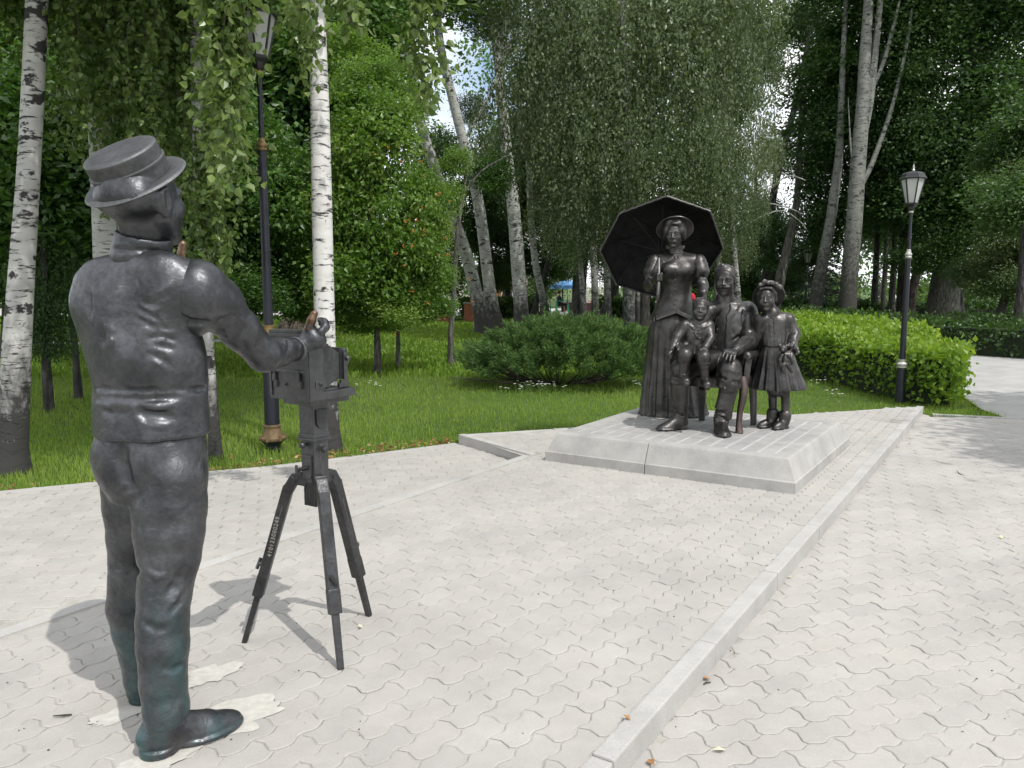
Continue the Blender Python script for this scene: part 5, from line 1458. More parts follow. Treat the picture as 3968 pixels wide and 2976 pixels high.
for hx_, hy_, tx_, ty_, tp_ in ((1668, 888, 1592, 895, c8(1648, 770, 7.30)), (1768, 902, 1662, 922, c8(1752, 790, 7.24))):
    heel, toe = G(2250 + hx_ / 2.212, 1250 + hy_ / 2.212, PH), G(2250 + tx_ / 2.212, 1250 + ty_ / 2.212, PH)
    t_ = (toe - heel).normalized(); base = Vector((tp_.x, tp_.y, PH)) - t_ * .035
    sc, t, n = shoe('boot', base, base + t_, .20, .082, M_BRONZE, gl, h=.0042, z0=PH, high=.085, boot_top=tp_, heel_h=.02)
    for k in range(4): sc.chain([tp_ * 0 + Vector((tp_.x, tp_.y, PH + .07 + .025 * k)) + t_ * .038 + n * (q * .018) for q in (-1, 0, 1)], .004, .004, 'add')
    sc.skin('boot', M_BRONZE, gl)

# ------------------------------------------------------------------ teddy bear in the girl's hand
tb = empty('teddy_bear', c8(1760, 430, 7.02)); tag(tb, 'small bronze toy bear dangling from the girl statue\'s hand', 'toy')
sc = Sculpt(c8(1760, 320, 7.02) - Vector((.14, .10, .2)), c8(1760, 320, 7.02) + Vector((.14, .10, .2)), .004)
sc.ell(c8(1735, 222, 7.02), (.036, .036, .033), None, 0); sc.ell(c8(1728, 238, 6.985), (.017, .018, .014), None, .006)
for x_, y_ in ((1705, 195), (1765, 198)): sc.ell(c8(x_, y_, 7.02), (.013, .009, .013), None, .006)
sc.ell(c8(1755, 320, 7.03), (.036, .034, .055), None, .012)
for q in ([(1725, 280), (1708, 320), (1712, 365)], [(1785, 285), (1812, 320), (1815, 350)]): sc.chain([c8(x, y, 7.0) for x, y in q], [.016, .016, .015], .006)
for q in ([(1740, 360), (1735, 400), (1742, 425)], [(1772, 360), (1795, 390), (1810, 420)]): sc.chain([c8(x, y, 7.0) for x, y in q], [.02, .018, .016], .006)
sc.noise(.001, 60, 5); bd = sc.skin('body', M_BRONZE, tb)
for x_ in (1722, 1746):
    mb = MB(); mb.lathe(c8(x_, 214, 6.987), [(.004, 0), (.004, .003), (.002, .005)], 6, Vector((0, -1, 0))); mb.build('eye', M_BRONZE_C, tb, True)
# ================================================================== PLANTS
def leaf_mat(name, dark, mid, light, trans=0.35, rough=0.42, spec=0.5):
    m, n, l, b = new_mat(name)
    at = n.new('ShaderNodeAttribute'); at.attribute_name = 'tint'
    oi = n.new('ShaderNodeObjectInfo')
    mu = n.new('ShaderNodeMath'); mu.operation = 'MULTIPLY_ADD'; l.new(oi.outputs['Random'], mu.inputs[0]); mu.inputs[1].default_value = 0.42; l.new(at.outputs['Fac'], mu.inputs[2])
    sb_ = n.new('ShaderNodeMath'); sb_.operation = 'SUBTRACT'; sb_.inputs[1].default_value = .1; l.new(mu.outputs[0], sb_.inputs[0]); mu = sb_
    col = ramp(n, l, mu.outputs[0], [(0.05, dark), (0.55, mid), (1.1 / 1.15, light)]).outputs['Color']
    l.new(col, b.inputs['Base Color']); b.inputs['Roughness'].default_value = rough; b.inputs['Specular IOR Level'].default_value = spec
    tr = n.new('ShaderNodeBsdfTranslucent')
    tc = mixc(n, l, 0.5, col, (mid[0] * 2.2, mid[1] * 2.0, mid[2] * .8)); l.new(tc, tr.inputs['Color'])
    mx = n.new('ShaderNodeMixShader'); mx.inputs[0].default_value = trans
    l.new(b.outputs[0], mx.inputs[1]); l.new(tr.outputs[0], mx.inputs[2]); l.new(mx.outputs[0], n['Material Output'].inputs['Surface'])
    return m
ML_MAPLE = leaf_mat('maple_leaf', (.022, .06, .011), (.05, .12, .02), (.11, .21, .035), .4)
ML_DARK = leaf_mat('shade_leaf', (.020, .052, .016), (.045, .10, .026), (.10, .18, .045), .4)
ML_BIRCH = leaf_mat('birch_leaf', (.035, .075, .02), (.085, .145, .035), (.19, .26, .075), .42, .34)
ML_WEEP = leaf_mat('weeping_leaf', (.05, .085, .034), (.105, .15, .068), (.22, .26, .15), .42, .36)
ML_ROWAN = leaf_mat('rowan_leaf', (.045, .11, .016), (.11, .215, .03), (.24, .33, .07), .45)
ML_HEDGE = leaf_mat('hedge_leaf', (.075, .15, .015), (.16, .28, .03), (.33, .44, .06), .45)
ML_HEDGE2 = leaf_mat('dark_hedge_leaf', (.02, .05, .012), (.04, .095, .018), (.09, .16, .03))
ML_JUN = leaf_mat('juniper_needle', (.035, .085, .025), (.09, .17, .05), (.19, .28, .09), .25, .6, .3)
ML_LINDEN = leaf_mat('linden_leaf', (.045, .085, .025), (.085, .14, .045), (.17, .21, .085), .4)
ML_FIR = leaf_mat('spruce_needle', (.03, .05, .045), (.05, .075, .065), (.09, .12, .105), .1, .6, .3)
ML_GRASS = leaf_mat('grass_blade', (.085, .16, .018), (.17, .285, .038), (.33, .42, .10), .42, .5, .3)
M_BERRY = plain_mat('rowan_berry', (.42, .15, .02), .35, var=.25, scale=60)
M_TWIG = plain_mat('twig_bark', (.07, .055, .045), .9, var=.3, scale=30)

def bark(name, cols, dark, base_dark=0.0, fissure=False, black=.5):
    """cols: (low, high) bark colour, dark: scar colour; base_dark: height up to which old bark is dark and rough"""
    m, n, l, b = new_mat(name)
    t = tex_noise(n, l, 3.0, 5, .6, 'Position', stretch=(1, 1, 2.2))
    base = ramp(n, l, t.outputs['Fac'], [(.3, cols[0]), (.7, cols[1])]).outputs['Color']
    if fissure:
        f = tex_noise(n, l, 11, 5, .65, 'Position', stretch=(2.0, 2.0, .32))
        msk = ramp(n, l, f.outputs['Fac'], [(.38, (0, 0, 0)), (.56, (1, 1, 1))]).outputs['Color']
        base = mixc(n, l, msk, dark, base)
        bump(n, l, b, msk, .9, .03)
    else:
        f = tex_noise(n, l, 4.5, 6, .72, 'Position', stretch=(1.1, 1.1, 6.5))
        msk = ramp(n, l, f.outputs['Fac'], [(.39, (0, 0, 0)), (.45, (1, 1, 1))]).outputs['Color']
        f2 = tex_noise(n, l, 2.2, 4, .7, 'Position', stretch=(1.6, 1.6, 2.6))
        m2 = ramp(n, l, f2.outputs['Fac'], [(black - .14, (0, 0, 0)), (black - .10, (1, 1, 1))]).outputs['Color']
        mm = mixc(n, l, 1.0, msk, m2, 'MULTIPLY')
        base = mixc(n, l, mm, dark, base)
        bump(n, l, b, mm, .5, .01)
    if base_dark:
        sx = n.new('ShaderNodeSeparateXYZ'); ge = n.new('ShaderNodeNewGeometry'); l.new(ge.outputs['Position'], sx.inputs[0])
        t3 = tex_noise(n, l, 8, 5, .7, 'Position', stretch=(1.4, 1.4, .9))
        ma = n.new('ShaderNodeMath'); ma.operation = 'MULTIPLY_ADD'; l.new(t3.outputs['Fac'], ma.inputs[0]); ma.inputs[1].default_value = -base_dark * 2.4; l.new(sx.outputs['Z'], ma.inputs[2])
        mr = n.new('ShaderNodeMapRange'); mr.inputs['From Min'].default_value = -base_dark * .75; mr.inputs['From Max'].default_value = base_dark * .05; l.new(ma.outputs[0], mr.inputs['Value'])
        base = mixc(n, l, mr.outputs['Result'], [c * 1.3 for c in dark], base)
    l.new(base, b.inputs['Base Color']); b.inputs['Roughness'].default_value = .85
    return m
MB_BIRCH_SHADED = bark('shaded_birch_bark', ((.34, .335, .32), (.50, .495, .48)), (.028, .027, .026), .9, black=.54)  # greyer than the white bark: the left birches' shade is in this colour
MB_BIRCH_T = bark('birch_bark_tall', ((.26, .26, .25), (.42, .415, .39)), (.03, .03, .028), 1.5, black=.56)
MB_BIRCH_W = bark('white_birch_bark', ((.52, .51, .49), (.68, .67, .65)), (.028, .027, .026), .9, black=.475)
MB_POPLAR_SHADED = bark('shaded_poplar_bark', ((.17, .175, .16), (.27, .275, .25)), (.035, .034, .03), 3.2, black=.52)  # greyer copy of the pale poplar bark, with shade put into the colour
MB_POPLAR_C = bark('pale_poplar_bark', ((.34, .35, .33), (.50, .51, .48)), (.04, .039, .035), 1.3, black=.52)
MB_DARK = bark('dark_bark', ((.05, .046, .042), (.085, .08, .072)), (.02, .019, .018), fissure=True)
MB_BROWN = bark('brown_bark', ((.13, .105, .085), (.2, .165, .135)), (.045, .036, .03), fissure=True)
MB_GREY = bark('grey_bark', ((.12, .115, .10), (.18, .17, .15)), (.05, .047, .042), fissure=True)

def leaves(name, C, T, size, mat=None, parent=None, width=.62, fold=.18, seed=0, tint=None, kite=.38, heart=False):
    """C (n,3) leaf bases, T (n,3) directions to the tip, size (n,) lengths: folded four-cornered leaves in one mesh"""
    r = np.random.default_rng(seed); n = len(C)
    T = T / np.maximum(np.linalg.norm(T, axis=1, keepdims=True), 1e-9)
    Q = r.normal(size=(n, 3)); Sd = np.cross(T, Q); Sd /= np.maximum(np.linalg.norm(Sd, axis=1, keepdims=True), 1e-9)
    N = np.cross(Sd, T); sz = size[:, None]
    mid = C + T * sz * kite + N * sz * fold * .5
    V = np.empty((n, 4, 3)); V[:, 0] = C; V[:, 1] = mid + Sd * sz * width * .5; V[:, 2] = C + T * sz; V[:, 3] = mid - Sd * sz * width * .5
    V[:, 1] -= N * sz * fold; V[:, 3] -= N * sz * fold
    if heart:                                   # rounded base and long tip
        nv = 6; V = np.empty((n, 6, 3)); wv = sz * width * .5
        V[:, 0] = C + N * sz * fold * .3; V[:, 3] = C + T * sz + N * sz * .02
        for q, (sg, t, k) in {1: (1, .20, .92), 2: (1, .52, .80), 4: (-1, .52, .80), 5: (-1, .20, .92)}.items(): V[:, q] = C + T * sz * t + Sd * wv * sg * k - N * sz * fold * .6
        i = np.arange(n)[:, None] * 6; me = mesh_np(name, V.reshape(-1, 3), [np.concatenate([i + [0, 1, 2, 3], i + [0, 3, 4, 5]])])
    else:
        nv = 4; i = np.arange(n)[:, None] * 4
        F = np.concatenate([i + [0, 1, 2], i + [0, 2, 3]])
        me = mesh_np(name, V.reshape(-1, 3), [F])
    tt = r.beta(2, 2.6, n) if tint is None else tint
    a = me.attributes.new('tint', 'FLOAT', 'POINT'); a.data.foreach_set('value', np.repeat(tt.astype(np.float32), nv))
    if mat is not None: me.materials.append(mat)
    return me

def crown_round(name, mat, n_clump=90, per=85, R=1.6, leaf=.11, spread=.30, seed=0, droop=.35, hollow=.35, flat=1.0):
    """rounded crown of leaf clumps with gaps between them"""
    r = np.random.default_rng(seed)
    d = r.normal(size=(n_clump, 3)); d /= np.linalg.norm(d, axis=1, keepdims=True)
    rad = R * (hollow + (1 - hollow) * r.random(n_clump) ** .55) * (0.82 + .3 * np.sin(3 * d[:, 0] + seed) * np.sin(4 * d[:, 2] + 2 * seed))
    K = d * rad[:, None]; K[:, 2] *= flat
    idx = np.repeat(np.arange(n_clump), per); n = len(idx)
    sp_ = spread * (.6 + .8 * r.random(n_clump))[idx][:, None]
    off = r.normal(size=(n, 3)) * sp_ * np.array([1, 1, .62])
    C = K[idx] + off
    T = off / (np.linalg.norm(off, axis=1, keepdims=True) + 1e-6) + r.normal(size=(n, 3)) * .7; T[:, 2] -= droop
    cl = r.random(n_clump)
    tint = np.clip(.25 * cl[idx] + .75 * r.beta(2, 2.6, n), 0, 1)
    return leaves(name, C, T, leaf * (.65 + .7 * r.random(n)), mat, seed=seed, tint=tint)

def crown_weep(name, mat, n_str=330, R=1.7, H=2.6, leaf=.075, step=.055, seed=0, twig=False):
    """hanging strings of leaves, as a weeping birch has"""
    r = np.random.default_rng(seed); Cs, Ts, tin = [], [], []
    for k in range(n_str):
        a = r.uniform(0, 6.283); q = R * r.random() ** .55; top = H * .5 * math.sqrt(max(0, 1 - (q / R) ** 2)) * r.uniform(-.75, 1.0)
        ln = H * r.uniform(.06, .30) * (1.5 if r.random() < .15 else 1); m_ = max(4, int(ln / step))
        t = np.arange(m_) / m_
        sw = r.normal(size=2) * .18; bow = r.uniform(.1, .35)
        x = q * math.cos(a) * (1 + bow * np.sqrt(t) * .5) + sw[0] * t; y = q * math.sin(a) * (1 + bow * np.sqrt(t) * .5) + sw[1] * t; z = top - ln * t
        P_ = np.stack([x, y, z], 1) + r.normal(size=(m_, 3)) * .045
        T_ = r.normal(size=(m_, 3)) * .7; T_[:, 2] -= .9
        Cs.append(P_); Ts.append(T_); tin.append(np.clip(r.beta(2, 2.8, m_) * .8 + r.uniform(0, .25), 0, 1))
    C = np.concatenate(Cs); T = np.concatenate(Ts)
    return leaves(name, C, T, leaf * (.6 + .7 * r.random(len(C))), mat, seed=seed, tint=np.concatenate(tin), width=.66)

CROWN = {
 'maple': [crown_round('maple_crown', ML_MAPLE, 95, 95, 1.7, .14, .30, s) for s in (1, 2)],
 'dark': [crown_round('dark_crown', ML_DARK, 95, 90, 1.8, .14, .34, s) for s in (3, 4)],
 'birch': [crown_round('birch_crown', ML_BIRCH, 110, 95, 1.7, .085, .27, s, .8) for s in (5, 6)],
 'weep': [crown_weep('weeping_crown', ML_WEEP, n_, 1.7, 3.0, .074, .044, s) for s, n_ in ((7, 820), (8, 620), (9, 720))],
 'rowan': [crown_round('rowan_crown', ML_ROWAN, 44, 95, 1.4, .145, .29, s, .5, hollow=.4) for s in (9, 10)],
 'linden': [crown_round('linden_crown', ML_LINDEN, 100, 100, 1.5, .10, .26, s, .6, flat=.8) for s in (11,)],
 'poplar': [crown_round('poplar_crown', ML_DARK, 100, 80, 2.0, .13, .40, s, .3) for s in (13, 14)],
}
tree_rng = random.Random(21)
def add_crown(parent, p, rx, rz, kind, ry=None):
    me = tree_rng.choice(CROWN[kind])
    R0 = {'maple': 1.7, 'dark': 1.8, 'birch': 1.7, 'weep': 1.7, 'rowan': 1.3, 'linden': 1.5, 'poplar': 2.0}[kind]; H0 = 1.5 if kind == 'weep' else R0
    o = bpy.data.objects.new('crown', me); COL.objects.link(o); o.parent = parent
    o.matrix_parent_inverse = world_of(parent).inverted()
    o.location = p; o.rotation_euler = (0, 0, tree_rng.uniform(0, 6.28))
    sxy = (rx + (ry or rx)) / 2 / R0
    o.scale = (sxy, sxy, rz / H0)
    return o
def smooth_path(pts, n=4):
    out = []
    for i in range(len(pts) - 1):
        p0, p1, p2, p3 = pts[max(i - 1, 0)], pts[i], pts[i + 1], pts[min(i + 2, len(pts) - 1)]
        for k in range(n):
            t = k / n
            out.append(tuple(0.5 * ((2 * b) + (-a + c) * t + (2 * a - 5 * b + 4 * c - d) * t * t + (-a + 3 * b - 3 * c + d) * t ** 3) for a, b, c, d in zip(p0, p1, p2, p3)))
    out.append(tuple(pts[-1])); return out
def tree(name, label, d, trunk, mat, crowns=(), limbs=(), group=None, z0=LAWN_Z - .06, sides=12, cat='tree', flare=1.35):
    """trunk: (x, y, width) in 2212-wide picture measure, bottom first, at distance d"""
    base = SG(trunk[0][0], trunk[0][1], LAWN_Z)
    rows = smooth_path([(x, y, w) for x, y, w in trunk])
    pts = [S(x, y, d) for x, y, w in rows]; rad = [w / 1726 * d / 2 for x, y, w in rows]
    pts[0].z = min(pts[0].z, z0); rad[0] *= flare
    if len(rad) > 2: rad[1] *= 1 + (flare - 1) * .35
    root = empty(name, (pts[0].x, pts[0].y, LAWN_Z)); tag(root, label, cat, group)
    jr = random.Random(hash(label) % 1000)
    mb = MB(); mb.tube(pts, rad, sides); tk = mb.build('trunk', mat, root, True)
    for lb in limbs:
        rows = smooth_path([(q[0], q[1], q[2]) for q in lb], 3); dd = lb[0][3] if len(lb[0]) > 3 else 0
        mb = MB(); nn = len(rows)
        mb.tube([S(x, y, d + dd * (k / nn)) for k, (x, y, w) in enumerate(rows)], [max(w, .6) / 1726 * d / 2 for x, y, w in rows], 7); mb.build('limb', mat, root, True)
    for (x, y, rx, rz, kind, *o_) in crowns:
        dd = d + (o_[0] if o_ else 0)
        add_crown(root, S(x, y, dd), rx / 1726 * dd, rz / 1726 * dd, kind)
    return root

GB = 'birches beside the monument'
tree('birch_tree', 'grey shaded birch with a slanting trunk at the left picture edge', 7.0, [(25, 1015, 66), (30, 900, 62), (36, 760, 58), (46, 600, 52), (60, 400, 46), (72, 180, 44), (82, -60, 42), (90, -350, 38)], MB_BIRCH_SHADED,
     [(60, -420, 620, 330, 'birch', .3), (-250, -250, 520, 320, 'birch', .8)], group=GB)
tree('birch_tree', 'birch with bold black patches standing behind the straw boater statue', 8.4, [(255, 955, 62), (240, 800, 58), (232, 620, 54), (224, 420, 50), (214, 230, 46), (205, 0, 42), (200, -300, 36)], MB_BIRCH_SHADED,
     [(240, -330, 560, 300, 'birch', -1.5), (450, -420, 520, 280, 'birch', .2)], group=GB)
tree('birch_tree', 'thin grey birch half hidden by hanging leaves right of the boater statue', 7.6, [(466, 988, 27), (458, 860, 24), (450, 740, 23), (440, 560, 23), (430, 350, 24), (424, 180, 22), (418, -50, 20), (415, -300, 17)], MB_BIRCH_SHADED,
     [(430, -260, 420, 240, 'birch', .2)], group=GB)
tree('birch_tree', 'bright white sunlit birch trunk standing behind the bellows camera', 7.85, [(714, 975, 46), (708, 860, 44), (702, 720, 44), (698, 560, 43), (694, 380, 42), (690, 200, 38), (686, 60, 34), (682, -150, 30), (678, -420, 24)], MB_BIRCH_W,
     [(680, -560, 420, 240, 'birch', .8), (800, -430, 330, 200, 'birch', 1.5)], limbs=[[(700, 470, 14), (684, 450, 11), (674, 428, 8)]], group=GB)
# leaning dark trunk and the dark maples on the left
tree('maple_tree', 'brown furrowed trunk leaning left behind the bright birch', 22.0, [(632, 715, 62), (650, 660, 52), (672, 590, 44), (700, 480, 36), (735, 330, 30), (760, 150, 26), (775, -60, 22)], MB_BROWN,
     [(600, 330, 190, 190, 'maple'), (640, 120, 230, 200, 'maple', 1), (770, 60, 170, 150, 'maple', -1), (520, 520, 150, 110, 'maple', 1.5), (480, 200, 200, 200, 'maple', 2), (800, -130, 260, 170, 'maple', 1)])
GM = 'dark maples at the left'
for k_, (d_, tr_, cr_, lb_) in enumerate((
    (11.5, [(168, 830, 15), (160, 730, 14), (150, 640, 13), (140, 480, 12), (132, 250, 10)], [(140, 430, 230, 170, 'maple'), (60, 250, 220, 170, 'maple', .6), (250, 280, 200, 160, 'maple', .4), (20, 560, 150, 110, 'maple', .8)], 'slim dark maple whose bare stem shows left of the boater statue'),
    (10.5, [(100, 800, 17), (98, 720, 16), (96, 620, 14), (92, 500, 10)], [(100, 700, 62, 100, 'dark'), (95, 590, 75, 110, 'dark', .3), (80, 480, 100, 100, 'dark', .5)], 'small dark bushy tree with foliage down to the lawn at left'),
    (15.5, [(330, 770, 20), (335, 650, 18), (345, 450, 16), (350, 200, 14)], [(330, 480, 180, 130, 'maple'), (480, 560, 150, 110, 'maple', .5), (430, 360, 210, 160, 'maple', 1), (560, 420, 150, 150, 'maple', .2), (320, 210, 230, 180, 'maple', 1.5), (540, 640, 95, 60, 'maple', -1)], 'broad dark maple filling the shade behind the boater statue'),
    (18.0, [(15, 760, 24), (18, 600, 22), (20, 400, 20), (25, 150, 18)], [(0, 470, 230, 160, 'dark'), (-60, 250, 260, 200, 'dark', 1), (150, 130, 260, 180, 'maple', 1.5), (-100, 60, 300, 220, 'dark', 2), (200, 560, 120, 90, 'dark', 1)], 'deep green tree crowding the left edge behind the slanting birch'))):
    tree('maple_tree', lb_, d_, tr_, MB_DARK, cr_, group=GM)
# rowan with orange berries
rw = tree('rowan_tree', 'sunlit bright green rowan with orange berries near the camera tripod', 15.0, [(815, 745, 13), (813, 690, 12), (806, 600, 11), (800, 480, 9), (798, 350, 7)], MB_GREY,
     [(800, 570, 105, 95, 'rowan'), (755, 440, 85, 105, 'rowan', .4), (875, 480, 80, 105, 'rowan', -.3), (830, 340, 95, 95, 'rowan', .2), (735, 610, 70, 62, 'rowan', -.3), (890, 610, 62, 70, 'rowan', .1), (790, 240, 80, 70, 'rowan', .4), (920, 420, 48, 60, 'rowan', 0), (840, 675, 60, 40, 'rowan', -.4), (915, 540, 46, 50, 'rowan', .2), (740, 330, 60, 70, 'rowan', .5), (860, 260, 55, 50, 'rowan', .3), (728, 660, 60, 46, 'rowan', -.2), (775, 692, 54, 30, 'rowan', 0), (905, 665, 50, 36, 'rowan', .2), (945, 590, 34, 44, 'rowan', .3), (950, 500, 34, 46, 'rowan', .4), (770, 180, 56, 46, 'rowan', .8), (720, 500, 50, 70, 'rowan', .3), (690, 580, 60, 70, 'rowan', 1), (650, 650, 60, 46, 'rowan', 1.4), (700, 420, 46, 60, 'rowan', 1.2), (965, 430, 36, 40, 'rowan', 1), (985, 350, 34, 30, 'rowan', 1.5), (835, 165, 56, 46, 'rowan', 1), (760, 110, 66, 50, 'rowan', 1.6), (895, 210, 40, 40, 'rowan', 1.2), (640, 560, 46, 50, 'rowan', 1.6), (955, 660, 30, 24, 'rowan', .8)])
tree('rowan_tree', 'slim young rowan stem standing in the sunny lawn', 16.2, [(860, 792, 10), (860, 740, 9), (858, 690, 8), (850, 600, 6)], MB_GREY, [(850, 640, 34, 46, 'rowan'), (838, 690, 30, 26, 'rowan')])
tree('rowan_tree', 'thin crooked sapling with a split bark beside the juniper', 16.8, [(975, 785, 17), (974, 720, 12), (980, 640, 11), (984, 560, 10), (992, 470, 9), (1004, 400, 7), (1010, 330, 5)], MB_GREY,
     [(945, 570, 40, 36, 'rowan', 1), (1060, 380, 50, 46, 'maple', 6)], limbs=[[(984, 560, 6), (960, 530, 4), (940, 500, 3)], [(1000, 420, 5), (1040, 370, 4), (1090, 340, 3)]])
r_ = random.Random(4)
for (cx, cy, n_) in ((890, 470, 10), (905, 400, 6), (940, 585, 7), (820, 330, 3), (880, 600, 4)):
    for q in range(n_):
        x, y = cx + r_.gauss(0, 32), cy + r_.gauss(0, 60)
        c_ = S(x, y, 14.0 + r_.uniform(-.5, .5)); mb = MB()
        for w_ in range(4): mb.lathe(c_ + Vector((r_.gauss(0, .02), r_.gauss(0, .02), r_.gauss(0, .012))), [(.003, -.011), (.011, -.005), (.011, .005), (.003, .010)], 6)
        mb.build('berry_cluster', M_BERRY, rw)
# silver poplars in the middle distance
GP = 'pale poplar trunks in the middle distance'
tree('poplar_tree', 'left of two curving pale trunks that share a foot beyond the juniper', 28.0, [(1045, 718, 34), (1030, 640, 29), (1010, 560, 27), (985, 490, 26), (960, 425, 25), (935, 350, 23), (912, 280, 22), (900, 220, 21), (890, 150, 20), (872, 90, 18), (850, 40, 17), (820, -80, 14)], MB_POPLAR_C,
     [(800, -60, 190, 120, 'poplar', 1), (930, -70, 130, 80, 'poplar', 1), (740, 20, 110, 90, 'poplar', 2)], limbs=[[(905, 250, 7), (870, 215, 5), (838, 208, 3)]], group=GP)
tree('poplar_tree', 'right of two curving pale trunks that share a foot beyond the juniper', 29.5, [(1073, 712, 36), (1060, 640, 27), (1050, 560, 25), (1040, 480, 24), (1028, 410, 23), (1010, 340, 22), (992, 270, 21), (972, 190, 19), (955, 120, 18), (947, 60, 16), (940, -60, 14)], MB_POPLAR_C,
     [(1000, -70, 150, 90, 'poplar', 1), (1060, 40, 80, 50, 'poplar', 2), (1020, 240, 40, 40, 'poplar', 1.5)], limbs=[[(1000, 310, 8), (1060, 200, 6), (1090, 120, 4), (1130, 70, 3)]], group=GP)
tree('poplar_tree', 'straight thick pale poplar forking high above the juniper', 31.0, [(1128, 710, 36), (1124, 640, 31), (1118, 560, 30), (1112, 480, 28), (1106, 420, 27), (1098, 360, 25), (1090, 290, 24), (1082, 200, 22), (1078, 140, 22), (1068, 60, 18), (1060, -60, 15)], MB_POPLAR_C,
     [(1100, -90, 190, 100, 'poplar', 1), (1170, 150, 60, 70, 'dark', 2), (1150, 300, 60, 60, 'dark', 2)], limbs=[[(1078, 140, 17), (1092, 60, 15), (1098, -60, 12)], [(1082, 160, 10), (1110, 70, 8), (1130, -40, 6)]], group=GP)
tree('poplar_tree', 'slender grey trunk leaning left behind the straight thick poplar', 37.0, [(1182, 692, 20), (1172, 640, 16), (1160, 590, 15), (1152, 530, 14), (1146, 450, 13), (1142, 350, 12), (1140, 150, 10)], MB_POPLAR_C,
     [(1140, 330, 90, 100, 'dark', 2), (1180, 430, 70, 60, 'dark', 3)], group=GP)
tree('poplar_tree', 'dark slanting trunk leaning right behind the slender grey one', 38.0, [(1148, 690, 13), (1165, 630, 11), (1185, 560, 9), (1210, 470, 8)], MB_DARK, [(1205, 430, 60, 60, 'dark', 1)])
# birches behind the juniper and the woman
GW = 'birches behind the juniper'
for lb_, d_, tr_, m_ in (
    ('leftmost slim birch of the row beyond the juniper', 34, [(1262, 698, 15), (1258, 620, 12), (1252, 545, 11), (1246, 430, 10), (1240, 300, 9)], MB_BIRCH_T),
    ('tall speckled birch next to the leftmost one of the row beyond the juniper', 33, [(1287, 700, 18), (1284, 600, 15), (1280, 500, 14), (1275, 400, 13), (1272, 300, 13), (1268, 180, 11)], MB_BIRCH_T),
    ('rough speckled birch ending the row nearest the parasol', 30, [(1314, 715, 20), (1312, 640, 16), (1310, 560, 15), (1306, 480, 14), (1304, 380, 13), (1300, 250, 11)], MB_BIRCH_T),
    ('birch trunk showing under the parasol, left of the woman statue', 31, [(1356, 712, 24), (1355, 640, 20), (1354, 540, 19), (1352, 420, 18), (1356, 300, 17), (1352, 180, 16), (1346, 60, 13)], MB_BIRCH_T),
    ('slim white birch trunk under the parasol close to the woman statue', 33, [(1379, 706, 13), (1378, 640, 11), (1376, 500, 10), (1376, 300, 8)], MB_BIRCH_T),
    ('dark furrowed trunk under the parasol beside the woman statue', 32, [(1394, 712, 24), (1393, 640, 20), (1392, 540, 18), (1392, 350, 15)], MB_DARK),
    ('white birch stem rising right of the parasol edge', 33, [(1545, 700, 12), (1550, 600, 12), (1556, 520, 12), (1562, 440, 11), (1566, 340, 9)], MB_BIRCH_T),
    ('dark leaning trunk with wide foot left of the slim birches', 35, [(1240, 700, 40), (1252, 640, 26), (1260, 560, 20), (1268, 450, 17), (1270, 300, 14)], MB_DARK),
    ('brown leaning trunk between the slim birches and the parasol', 37, [(1300, 690, 20), (1330, 600, 16), (1350, 520, 14), (1375, 400, 10)], MB_DARK)):
    tree('birch_tree' if m_ is MB_BIRCH_T else 'linden_tree', lb_, d_, tr_, m_, [], group=GW)
# the great weeping crowns over the middle: each belongs to one of two big birches
tree('birch_tree', 'great weeping birch whose grey-green crown fills the middle of the picture', 23.0, [(1360, 748, 26), (1360, 640, 24), (1362, 500, 22), (1362, 380, 20), (1356, 250, 18), (1350, 120, 16), (1340, -60, 13)], MB_BIRCH_T,
     [(1360, 60, 180, 200, 'weep'), (1230, 140, 150, 190, 'weep', .5), (1480, 130, 150, 200, 'weep', .5), (1140, 270, 120, 150, 'weep', 1), (1290, 300, 140, 160, 'weep', -.5), (1440, 330, 140, 150, 'weep', -.3), (1560, 290, 110, 170, 'weep', .6), (1350, -100, 240, 150, 'weep', 1), (1180, -10, 140, 140, 'weep', 1.5), (1530, -20, 150, 160, 'weep', 1), (1230, 450, 90, 100, 'weep', .4), (1400, 470, 110, 90, 'weep', 0), (1520, 430, 90, 100, 'weep', .2), (1600, 440, 60, 80, 'weep', .5), (1330, 520, 100, 70, 'weep', .8)],
     limbs=[[(1360, 300, 6), (1330, 215, 4), (1260, 190, 3), (1190, 205, 2)], [(1362, 400, 6), (1400, 330, 5), (1420, 300, 3)], [(1358, 330, 5), (1300, 300, 4), (1240, 250, 2)], [(1362, 350, 5), (1330, 250, 3), (1280, 230, 2)], [(1354, 200, 5), (1440, 120, 3), (1510, 90, 2)], [(1362, 300, 5), (1450, 200, 4), (1490, 120, 2)]])
tree('birch_tree', 'second weeping birch with pale twigs left of the fork poplar', 25.0, [(1600, 720, 16), (1590, 600, 14), (1580, 480, 13), (1570, 330, 11), (1560, 120, 9)], MB_BIRCH_T,
     [(1570, 520, 60, 70, 'weep', .5), (1600, 120, 90, 130, 'weep', .5), (1640, 330, 50, 80, 'weep'), (1570, -60, 130, 110, 'weep', 1)],
     limbs=[[(1590, 460, 4), (1650, 420, 3.4), (1700, 380, 2.6), (1740, 390, 1.6)], [(1590, 470, 4), (1640, 440, 3), (1690, 445, 2.4), (1730, 460, 1.6)], [(1592, 500, 3.5), (1640, 470, 3), (1690, 455, 2.2), (1730, 480, 1.6), (1745, 500, 1)], [(1600, 430, 3), (1650, 405, 2.4), (1690, 395, 1.4)]])
